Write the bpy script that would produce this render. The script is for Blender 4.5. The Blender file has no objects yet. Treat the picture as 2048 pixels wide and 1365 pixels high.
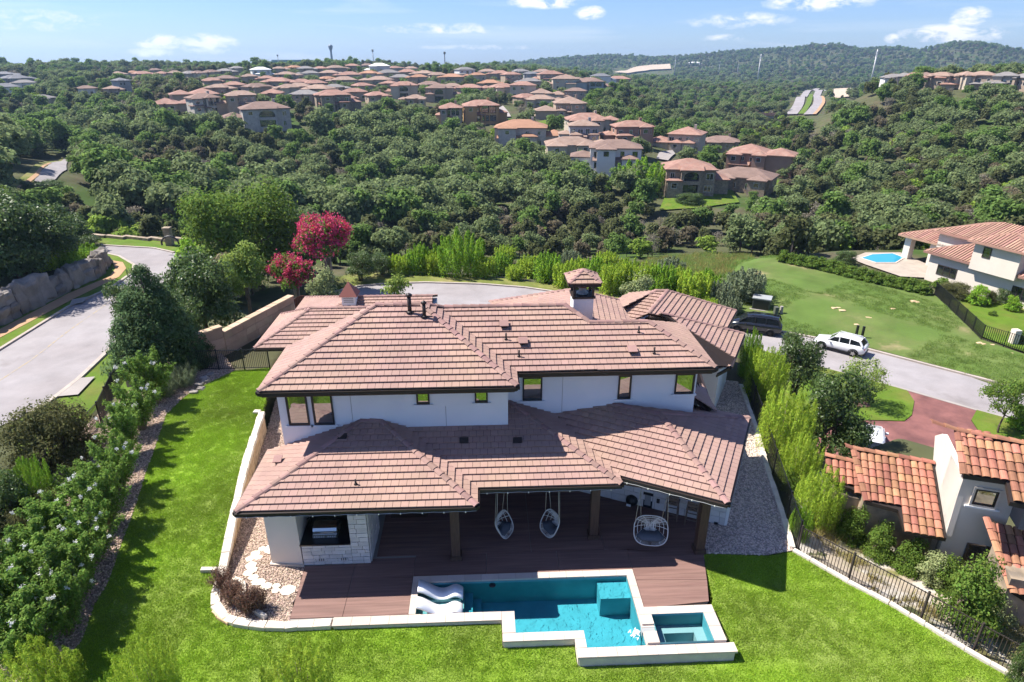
import bpy, bmesh, math, random
import numpy as np
from mathutils import Vector, Matrix
from mathutils.geometry import delaunay_2d_cdt

# ------------------------------------------------------------------ camera, sky, sun, exposure
SC = bpy.context.scene
COL = SC.collection
CAM_H = 17.0
FPX, CX, CY = 1280.0, 1024.0, 682.5
PITCH = math.atan((CY - 125.0) / FPX)
YAW = math.atan(64.0 / (FPX / math.cos(PITCH)))
cam_d = bpy.data.cameras.new('camera')
cam_d.sensor_width = 36.0
cam_d.lens = 36.0 * FPX / 2048.0
cam_d.clip_start = 0.5
cam_d.clip_end = 20000.0
cam = bpy.data.objects.new('camera', cam_d)
cam.location = (0, 0, CAM_H)
cam.rotation_euler = (math.pi / 2 - PITCH, 0, -YAW)
COL.objects.link(cam)
SC.camera = cam

SUN_DIR = Vector((-1.84, 0.63, 2.80)).normalized()      # towards the sun
SUN_EL = math.asin(SUN_DIR.z)
SUN_AZ = math.atan2(SUN_DIR.x, SUN_DIR.y)
sun_d = bpy.data.lights.new('sun', 'SUN')
sun_d.energy = 4.2
sun_d.angle = math.radians(0.5)
sun_d.color = (1.0, 0.95, 0.87)
sun = bpy.data.objects.new('sun', sun_d)
sun.rotation_euler = SUN_DIR.to_track_quat('Z', 'Y').to_euler()
sun.location = (0, 0, 100)
COL.objects.link(sun)

world = bpy.data.worlds.new('World')
SC.world = world
world.use_nodes = True
wn = world.node_tree.nodes
wl = world.node_tree.links
wn.clear()


def wnode(t, **kw):
    n = wn.new(t)
    for k, v in kw.items():
        if k.startswith('i_'):
            kk = k[2:]
            n.inputs[int(kk) if kk.isdigit() else kk].default_value = v
        else:
            setattr(n, k, v)
    return n


sky = wnode('ShaderNodeTexSky', sky_type='NISHITA', sun_disc=False, sun_elevation=SUN_EL, sun_rotation=SUN_AZ,
            altitude=250.0, air_density=1.0, dust_density=0.4, ozone_density=3.0)
tc = wnode('ShaderNodeTexCoord')
# clouds live in the sky itself, by view direction, all the way round
mp1 = wnode('ShaderNodeMapping')
mp1.inputs['Scale'].default_value = (1.2, 1.2, 16.0)
wl.new(tc.outputs['Generated'], mp1.inputs[0])
ns1 = wnode('ShaderNodeTexNoise', i_Scale=2.6, i_Detail=7.0, i_Roughness=0.55, i_Distortion=0.6)
wl.new(mp1.outputs[0], ns1.inputs[0])
rp1 = wnode('ShaderNodeMapRange', i_1=0.54, i_2=0.82, i_3=0.0, i_4=0.35)
wl.new(ns1.outputs[0], rp1.inputs[0])
mp2 = wnode('ShaderNodeMapping')
mp2.inputs['Scale'].default_value = (1.0, 1.0, 3.2)
mp2.inputs['Location'].default_value = (0.37, 0.11, 0.0)
wl.new(tc.outputs['Generated'], mp2.inputs[0])
ns2 = wnode('ShaderNodeTexNoise', i_Scale=7.0, i_Detail=9.0, i_Roughness=0.56, i_Distortion=0.2)
wl.new(mp2.outputs[0], ns2.inputs[0])
rp2 = wnode('ShaderNodeMapRange', i_1=0.585, i_2=0.66, i_3=0.0, i_4=0.9)
wl.new(ns2.outputs[0], rp2.inputs[0])
CLOUDS = [(318, 84, 48, 15, 1.0), (415, 88, 60, 19, 1.0), (300, 106, 44, 9, .8), (1180, 26, 34, 14, 1.0), (1090, 4, 80, 14, 1.0), (1640, 4, 100, 17, 1.0), (1905, 68, 90, 17, 1.0), (1940, 36, 34, 19, .9), (1785, 77, 16, 9, .9),
          (1480, 42, 110, 17, .62), (900, 58, 170, 12, .58), (960, 95, 150, 6, .5), (1450, 76, 60, 8, .5), (80, 40, 120, 20, .5)]
puff = None


def wmath(op, a, b=None, clamp=False):
    n = wn.new('ShaderNodeMath')
    n.operation = op
    n.use_clamp = clamp
    for i, v in enumerate((a, b)):
        if v is None:
            continue
        if isinstance(v, (int, float)):
            n.inputs[i].default_value = v
        else:
            wl.new(v, n.inputs[i])
    return n.outputs[0]


def wdir(px, py):
    d = (Vector((math.cos(YAW), -math.sin(YAW), 0)) * ((px - CX) / FPX) + Vector((math.sin(YAW) * math.cos(PITCH), math.cos(YAW) * math.cos(PITCH), -math.sin(PITCH)))
         + Vector((math.sin(YAW) * math.sin(PITCH), math.cos(YAW) * math.sin(PITCH), math.cos(PITCH))) * (-(py - CY) / FPX))
    return d.normalized()


for px, py, sx, sy, amt in CLOUDS:
    c = wdir(px, py)
    h = Vector((c.y, -c.x, 0)).normalized()
    v = h.cross(c).normalized()
    terms = []
    for ax, sz in ((h, sx / FPX), (v, sy / FPX)):
        n = wn.new('ShaderNodeVectorMath')
        n.operation = 'DOT_PRODUCT'
        wl.new(tc.outputs['Generated'], n.inputs[0])
        n.inputs[1].default_value = ax
        q = wmath('DIVIDE', wmath('SUBTRACT', n.outputs['Value'], c.dot(ax)), sz)
        terms.append(wmath('MULTIPLY', q, q))
    n = wn.new('ShaderNodeVectorMath')
    n.operation = 'DOT_PRODUCT'
    wl.new(tc.outputs['Generated'], n.inputs[0])
    n.inputs[1].default_value = c
    front = wmath('GREATER_THAN', n.outputs['Value'], 0.3)
    f = wmath('MULTIPLY', wmath('MULTIPLY', wmath('SUBTRACT', 1.0, wmath('ADD', terms[0], terms[1]), True), amt), front)
    puff = f if puff is None else wmath('MAXIMUM', puff, f)
mpp = wnode('ShaderNodeMapping')
mpp.inputs['Scale'].default_value = (1.0, 1.0, 2.2)
wl.new(tc.outputs['Generated'], mpp.inputs[0])
nsp = wnode('ShaderNodeTexNoise', i_Scale=38.0, i_Detail=9.0, i_Roughness=0.62, i_Distortion=0.3)
wl.new(mpp.outputs[0], nsp.inputs[0])
pf = wmath('MULTIPLY', puff, wmath('ADD', wmath('MULTIPLY', nsp.outputs[0], 4.2), -1.35))
rp3 = wnode('ShaderNodeMapRange', i_1=0.16, i_2=0.75, i_3=0.0, i_4=1.0)
wl.new(pf, rp3.inputs[0])
mx = wnode('ShaderNodeMath', operation='MAXIMUM')
wl.new(rp1.outputs[0], mx.inputs[0])
wl.new(rp3.outputs[0], mx.inputs[1])
# further off to the sides and overhead the same small clouds go on
sep = wnode('ShaderNodeSeparateXYZ')
wl.new(tc.outputs['Generated'], sep.inputs[0])
mx2 = wnode('ShaderNodeMath', operation='MAXIMUM')
wl.new(mx.outputs[0], mx2.inputs[0])
wl.new(wmath('MULTIPLY', rp2.outputs[0], wmath('GREATER_THAN', sep.outputs['Z'], 0.12)), mx2.inputs[1])
tint = wnode('ShaderNodeMix', data_type='RGBA', blend_type='MULTIPLY')
tint.inputs['Factor'].default_value = 1.0
wl.new(sky.outputs[0], tint.inputs['A'])
tint.inputs['B'].default_value = (0.68, 0.82, 1.20, 1)
mixc = wnode('ShaderNodeMix', data_type='RGBA')
wl.new(mx2.outputs[0], mixc.inputs['Factor'])
wl.new(tint.outputs['Result'], mixc.inputs['A'])
mixc.inputs['B'].default_value = (8.2, 8.3, 8.5, 1)
bg = wnode('ShaderNodeBackground', i_Strength=0.057)
wl.new(mixc.outputs['Result'], bg.inputs[0])
wo = wnode('ShaderNodeOutputWorld')
wl.new(bg.outputs[0], wo.inputs[0])

SC.view_settings.view_transform = 'Standard'
SC.view_settings.look = 'None'
SC.view_settings.gamma = 1.0
SC.view_settings.use_curve_mapping = False
SC.view_settings.exposure = 1.33
SC.render.engine = 'CYCLES'
SC.cycles.max_bounces = 8
SC.cycles.diffuse_bounces = 3
SC.cycles.transparent_max_bounces = 12
SC.cycles.transmission_bounces = 4
SC.cycles.volume_bounces = 0
SC.cycles.caustics_reflective = False
SC.cycles.caustics_refractive = False
SC.cycles.use_denoising = True
SC.cycles.use_adaptive_sampling = True
SC.cycles.adaptive_threshold = 0.02

# ------------------------------------------------------------------ sight lines of the photograph (2048 x 1365)
_f = np.array([math.sin(YAW) * math.cos(PITCH), math.cos(YAW) * math.cos(PITCH), -math.sin(PITCH)])
_r = np.array([math.cos(YAW), -math.sin(YAW), 0.0])
_u = np.cross(_r, _f)


def ray(px, py):
    return _r * ((px - CX) / FPX) + _u * (-(py - CY) / FPX) + _f


def P(px, py, z):
    """point at height z seen at a pixel"""
    d = ray(px, py)
    t = (z - CAM_H) / d[2]
    return Vector((d[0] * t, d[1] * t, z))


def PY(px, py, y):
    d = ray(px, py)
    t = y / d[1]
    return Vector((d[0] * t, y, CAM_H + d[2] * t))


def DIST(px, py, dist):
    d = ray(px, py)
    t = dist / math.hypot(d[0], d[1])
    return Vector((d[0] * t, d[1] * t, CAM_H + d[2] * t))


def PLANE(px, py, p0, nrm):
    d = Vector(ray(px, py))
    o = Vector((0, 0, CAM_H))
    t = (Vector(p0) - o).dot(nrm) / d.dot(nrm)
    return o + d * t


def proj(p):
    v = np.array([p[0], p[1], p[2] - CAM_H])
    z = v @ _f
    return CX + FPX * (v @ _r) / z, CY - FPX * (v @ _u) / z, z


# ------------------------------------------------------------------ object helpers
def thing(name, label, cat, loc=(0, 0, 0), rotz=0.0, group=None, kind=None):
    o = bpy.data.objects.new(name, None)
    o.empty_display_size = 0.2
    COL.objects.link(o)
    o.location = loc
    o.rotation_euler = (0, 0, rotz)
    return tag(o, label, cat, group, kind)


def tag(o, label=None, cat=None, group=None, kind=None):
    if label:
        o['label'] = label
    if cat:
        o['category'] = cat
    if group:
        o['group'] = group
    if kind:
        o['kind'] = kind
    return o


def link(name, me, mat=None, parent=None, local=False):
    if mat is not None and not me.materials:
        me.materials.append(mat)
    o = bpy.data.objects.new(name, me)
    COL.objects.link(o)
    if parent is not None:
        o.parent = parent
        if not local:
            o.matrix_parent_inverse = WORLDM(parent).inverted()
    return o


def WORLDM(o):
    m = o.matrix_basis.copy()
    while o.parent is not None:
        m = o.parent.matrix_basis @ (o.matrix_parent_inverse @ m)
        o = o.parent
    return m


def dup(root, loc=None, rotz=None, scale=None, label=None, group=None):
    r = root.copy()
    COL.objects.link(r)
    if loc is not None:
        r.location = loc
    if rotz is not None:
        r.rotation_euler = (0, 0, rotz)
    if scale is not None:
        r.scale = (scale, scale, scale) if not hasattr(scale, '__len__') else scale
    if label:
        r['label'] = label
    if group:
        r['group'] = group
    for ch in list(root.children):
        c = ch.copy()
        COL.objects.link(c)
        c.parent = r
        for g in list(ch.children):
            d = g.copy()
            COL.objects.link(d)
            d.parent = c
    return r


def mesh_np(name, verts, faces, mat=None, smooth=False):
    """fast mesh from numpy arrays; faces (M,3) or (M,4)"""
    verts = np.asarray(verts, dtype=np.float32)
    faces = np.asarray(faces, dtype=np.int32)
    me = bpy.data.meshes.new(name)
    k = faces.shape[1]
    me.vertices.add(len(verts))
    me.vertices.foreach_set('co', verts.ravel())
    me.loops.add(faces.size)
    me.loops.foreach_set('vertex_index', faces.ravel())
    me.polygons.add(len(faces))
    me.polygons.foreach_set('loop_start', np.arange(0, faces.size, k, dtype=np.int32))
    me.polygons.foreach_set('loop_total', np.full(len(faces), k, dtype=np.int32))
    if smooth:
        me.polygons.foreach_set('use_smooth', np.ones(len(faces), dtype=bool))
    me.update(calc_edges=True)
    if mat is not None:
        me.materials.append(mat)
    return me


class MB:
    """collects polygons, then builds one mesh"""

    def __init__(self):
        self.v = []
        self.f = []
        self.s = []

    def add(self, pts, faces, smooth=False):
        b = len(self.v)
        self.v.extend([tuple(p) for p in pts])
        for f in faces:
            self.f.append(tuple(b + i for i in f))
            self.s.append(smooth)
        return self

    def poly(self, pts):
        return self.add(pts, [tuple(range(len(pts)))])

    def box(self, x0, x1, y0, y1, z0, z1):
        p = [(x0, y0, z0), (x1, y0, z0), (x1, y1, z0), (x0, y1, z0), (x0, y0, z1), (x1, y0, z1), (x1, y1, z1), (x0, y1, z1)]
        return self.add(p, [(3, 2, 1, 0), (4, 5, 6, 7), (0, 1, 5, 4), (1, 2, 6, 5), (2, 3, 7, 6), (3, 0, 4, 7)])

    def obox(self, c, ax, ay, az, hx, hy, hz):
        """oriented box: centre, three unit axes, half sizes"""
        c, ax, ay, az = Vector(c), Vector(ax) * hx, Vector(ay) * hy, Vector(az) * hz
        p = [c - ax - ay - az, c + ax - ay - az, c + ax + ay - az, c - ax + ay - az,
             c - ax - ay + az, c + ax - ay + az, c + ax + ay + az, c - ax + ay + az]
        return self.add(p, [(3, 2, 1, 0), (4, 5, 6, 7), (0, 1, 5, 4), (1, 2, 6, 5), (2, 3, 7, 6), (3, 0, 4, 7)])

    def prism(self, poly, z0, z1):
        n = len(poly)
        a = sum(poly[i][0] * poly[(i + 1) % n][1] - poly[(i + 1) % n][0] * poly[i][1] for i in range(n))
        if a < 0:
            poly = poly[::-1]
        p = [(q[0], q[1], z0) for q in poly] + [(q[0], q[1], z1) for q in poly]
        fs = [tuple(range(n - 1, -1, -1)), tuple(range(n, 2 * n))]
        fs += [(i, (i + 1) % n, n + (i + 1) % n, n + i) for i in range(n)]
        return self.add(p, fs)

    def wall(self, a, b, th, z0, z1):
        """straight upright slab from a to b in plan"""
        a, b = Vector((a[0], a[1], 0)), Vector((b[0], b[1], 0))
        d = (b - a).normalized()
        n = Vector((-d.y, d.x, 0)) * th * 0.5
        return self.prism([(a - n)[:2], (b - n)[:2], (b + n)[:2], (a + n)[:2]], z0, z1)

    def beam(self, a, b, w, h=None):
        a, b = Vector(a), Vector(b)
        d = b - a
        L = d.length
        if L < 1e-6:
            return self
        d.normalize()
        up = Vector((0, 0, 1)) if abs(d.z) < 0.95 else Vector((0, 1, 0))
        s = d.cross(up).normalized()
        t = s.cross(d)
        return self.obox((a + b) / 2, d, s, t, L / 2, w / 2, (h or w) / 2)

    def tube(self, pts, r, n=6, closed=False):
        pts = [Vector(p) for p in pts]
        rr = r if hasattr(r, '__len__') else [r] * len(pts)
        rings = []
        up = None
        for i, p in enumerate(pts):
            if closed:
                d = pts[(i + 1) % len(pts)] - pts[i - 1]
            else:
                d = pts[min(i + 1, len(pts) - 1)] - pts[max(i - 1, 0)]
            d.normalize()
            if up is None:
                up = Vector((0, 0, 1)) if abs(d.z) < 0.9 else Vector((1, 0, 0))
            s = d.cross(up)
            if s.length < 1e-4:
                s = d.cross(Vector((0.3, 1, 0.1)))
            s.normalize()
            t = s.cross(d).normalized()
            up = t
            rings.append([p + (s * math.cos(2 * math.pi * k / n) + t * math.sin(2 * math.pi * k / n)) * rr[i] for k in range(n)])
        b = len(self.v)
        for ring in rings:
            self.v.extend([tuple(q) for q in ring])
        m = len(rings)
        for i in range(m if closed else m - 1):
            j = (i + 1) % m
            for k in range(n):
                self.f.append((b + i * n + k, b + i * n + (k + 1) % n, b + j * n + (k + 1) % n, b + j * n + k))
                self.s.append(True)
        if not closed:
            self.f.append(tuple(b + k for k in range(n - 1, -1, -1)))
            self.f.append(tuple(b + (m - 1) * n + k for k in range(n)))
            self.s += [False, False]
        return self

    def lathe(self, prof, c=(0, 0, 0), n=12, smooth=True):
        """profile of (radius, z) turned about the vertical through c"""
        b = len(self.v)
        for r, z in prof:
            for k in range(n):
                a = 2 * math.pi * k / n
                self.v.append((c[0] + r * math.cos(a), c[1] + r * math.sin(a), c[2] + z))
        for i in range(len(prof) - 1):
            for k in range(n):
                self.f.append((b + i * n + k, b + i * n + (k + 1) % n, b + (i + 1) * n + (k + 1) % n, b + (i + 1) * n + k))
                self.s.append(smooth)
        self.f.append(tuple(b + k for k in range(n - 1, -1, -1)))
        self.f.append(tuple(b + (len(prof) - 1) * n + k for k in range(n)))
        self.s += [False, False]
        return self

    def mesh(self, name, mat=None):
        me = bpy.data.meshes.new(name)
        me.from_pydata(self.v, [], self.f)
        me.polygons.foreach_set('use_smooth', self.s)
        me.update()
        if mat is not None:
            me.materials.append(mat)
        return me

    def obj(self, name, mat=None, parent=None):
        return link(name, self.mesh(name, mat), None, parent)


# ------------------------------------------------------------------ materials
def M(name, col, rough=0.8, spec=0.3, metal=0.0, var=0.0, scale=1.0, col2=None, mixr=(0.4, 0.6), mscale=1.0,
      rnd=0.0, hue=0.0, bump=0.0, bscale=20.0, stretch=(1, 1, 1), trans=0.0, coat=0.0, detail=5.0, col3=None, m3=(0.55, 0.7), m3s=0.3):
    m = bpy.data.materials.new(name)
    m.use_nodes = True
    nt = m.node_tree
    N, L = nt.nodes, nt.links
    N.clear()
    out = N.new('ShaderNodeOutputMaterial')
    pb = N.new('ShaderNodeBsdfPrincipled')
    pb.inputs['Roughness'].default_value = rough
    pb.inputs['Specular IOR Level'].default_value = spec
    pb.inputs['Metallic'].default_value = metal
    pb.inputs['Coat Weight'].default_value = coat
    pb.inputs['Base Color'].default_value = (*col, 1)
    geo = N.new('ShaderNodeNewGeometry')
    mpn = N.new('ShaderNodeMapping')
    mpn.inputs['Scale'].default_value = stretch
    L.new(geo.outputs['Position'], mpn.inputs[0])
    cur = None

    def noise(sc, det=detail, rg=0.6):
        n = N.new('ShaderNodeTexNoise')
        n.inputs['Scale'].default_value = sc
        n.inputs['Detail'].default_value = det
        n.inputs['Roughness'].default_value = rg
        L.new(mpn.outputs[0], n.inputs[0])
        return n

    def mixcol(fac, a, b):
        x = N.new('ShaderNodeMix')
        x.data_type = 'RGBA'
        L.new(fac, x.inputs['Factor'])
        if a is None:
            x.inputs['A'].default_value = (*col, 1)
        else:
            L.new(a, x.inputs['A'])
        x.inputs['B'].default_value = (*b, 1)
        return x.outputs['Result']

    def maprange(src, a, b, c, d):
        r = N.new('ShaderNodeMapRange')
        r.inputs[1].default_value, r.inputs[2].default_value, r.inputs[3].default_value, r.inputs[4].default_value = a, b, c, d
        L.new(src, r.inputs[0])
        return r.outputs[0]

    if col2 is not None:
        cur = mixcol(maprange(noise(mscale).outputs[0], mixr[0], mixr[1], 0, 1), cur, col2)
    if col3 is not None:
        cur = mixcol(maprange(noise(m3s, 6.0).outputs[0], m3[0], m3[1], 0, 1), cur, col3)
    if var > 0 or rnd > 0 or hue > 0:
        hs = N.new('ShaderNodeHueSaturation')
        if cur is None:
            hs.inputs['Color'].default_value = (*col, 1)
        else:
            L.new(cur, hs.inputs['Color'])
        val = None
        if rnd > 0 or hue > 0:
            oi = N.new('ShaderNodeObjectInfo')
            ad = N.new('ShaderNodeMath')
            ad.operation = 'ADD'
            L.new(oi.outputs['Random'], ad.inputs[0])
            L.new(geo.outputs['Random Per Island'], ad.inputs[1])
            fr = N.new('ShaderNodeMath')
            fr.operation = 'FRACT'
            L.new(ad.outputs[0], fr.inputs[0])
            val = maprange(fr.outputs[0], 0, 1, 1 - rnd, 1 + rnd)
            if hue > 0:
                m7 = N.new('ShaderNodeMath')
                m7.operation = 'MULTIPLY'
                L.new(fr.outputs[0], m7.inputs[0])
                m7.inputs[1].default_value = 7.31
                f7 = N.new('ShaderNodeMath')
                f7.operation = 'FRACT'
                L.new(m7.outputs[0], f7.inputs[0])
                L.new(maprange(f7.outputs[0], 0, 1, 0.5 - hue, 0.5 + hue), hs.inputs['Hue'])
        if var > 0:
            nv = maprange(noise(scale).outputs[0], 0.25, 0.75, 1 - var, 1 + var)
            if val is None:
                val = nv
            else:
                mm = N.new('ShaderNodeMath')
                mm.operation = 'MULTIPLY'
                L.new(val, mm.inputs[0])
                L.new(nv, mm.inputs[1])
                val = mm.outputs[0]
        if val is not None:
            L.new(val, hs.inputs['Value'])
        cur = hs.outputs[0]
    if cur is not None:
        L.new(cur, pb.inputs['Base Color'])
    if bump > 0:
        bn = N.new('ShaderNodeBump')
        bn.inputs['Strength'].default_value = 1.0
        bn.inputs['Distance'].default_value = bump
        L.new(noise(bscale, 4.0).outputs[0], bn.inputs['Height'])
        L.new(bn.outputs[0], pb.inputs['Normal'])
    sh = pb.outputs[0]
    if trans > 0:
        tr = N.new('ShaderNodeBsdfTranslucent')
        if cur is not None:
            L.new(cur, tr.inputs[0])
        else:
            tr.inputs[0].default_value = (*col, 1)
        ms = N.new('ShaderNodeMixShader')
        ms.inputs[0].default_value = trans
        L.new(sh, ms.inputs[1])
        L.new(tr.outputs[0], ms.inputs[2])
        sh = ms.outputs[0]
    L.new(sh, out.inputs[0])
    return m


def leafmat(name, col, rnd=0.35, hue=0.02, trans=0.5, spec=0.06, rough=0.7, var=0.25, scale=0.6, **kw):
    return M(name, col, rough=rough, spec=spec, rnd=rnd, hue=hue, trans=trans, var=var, scale=scale, **kw)


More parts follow.
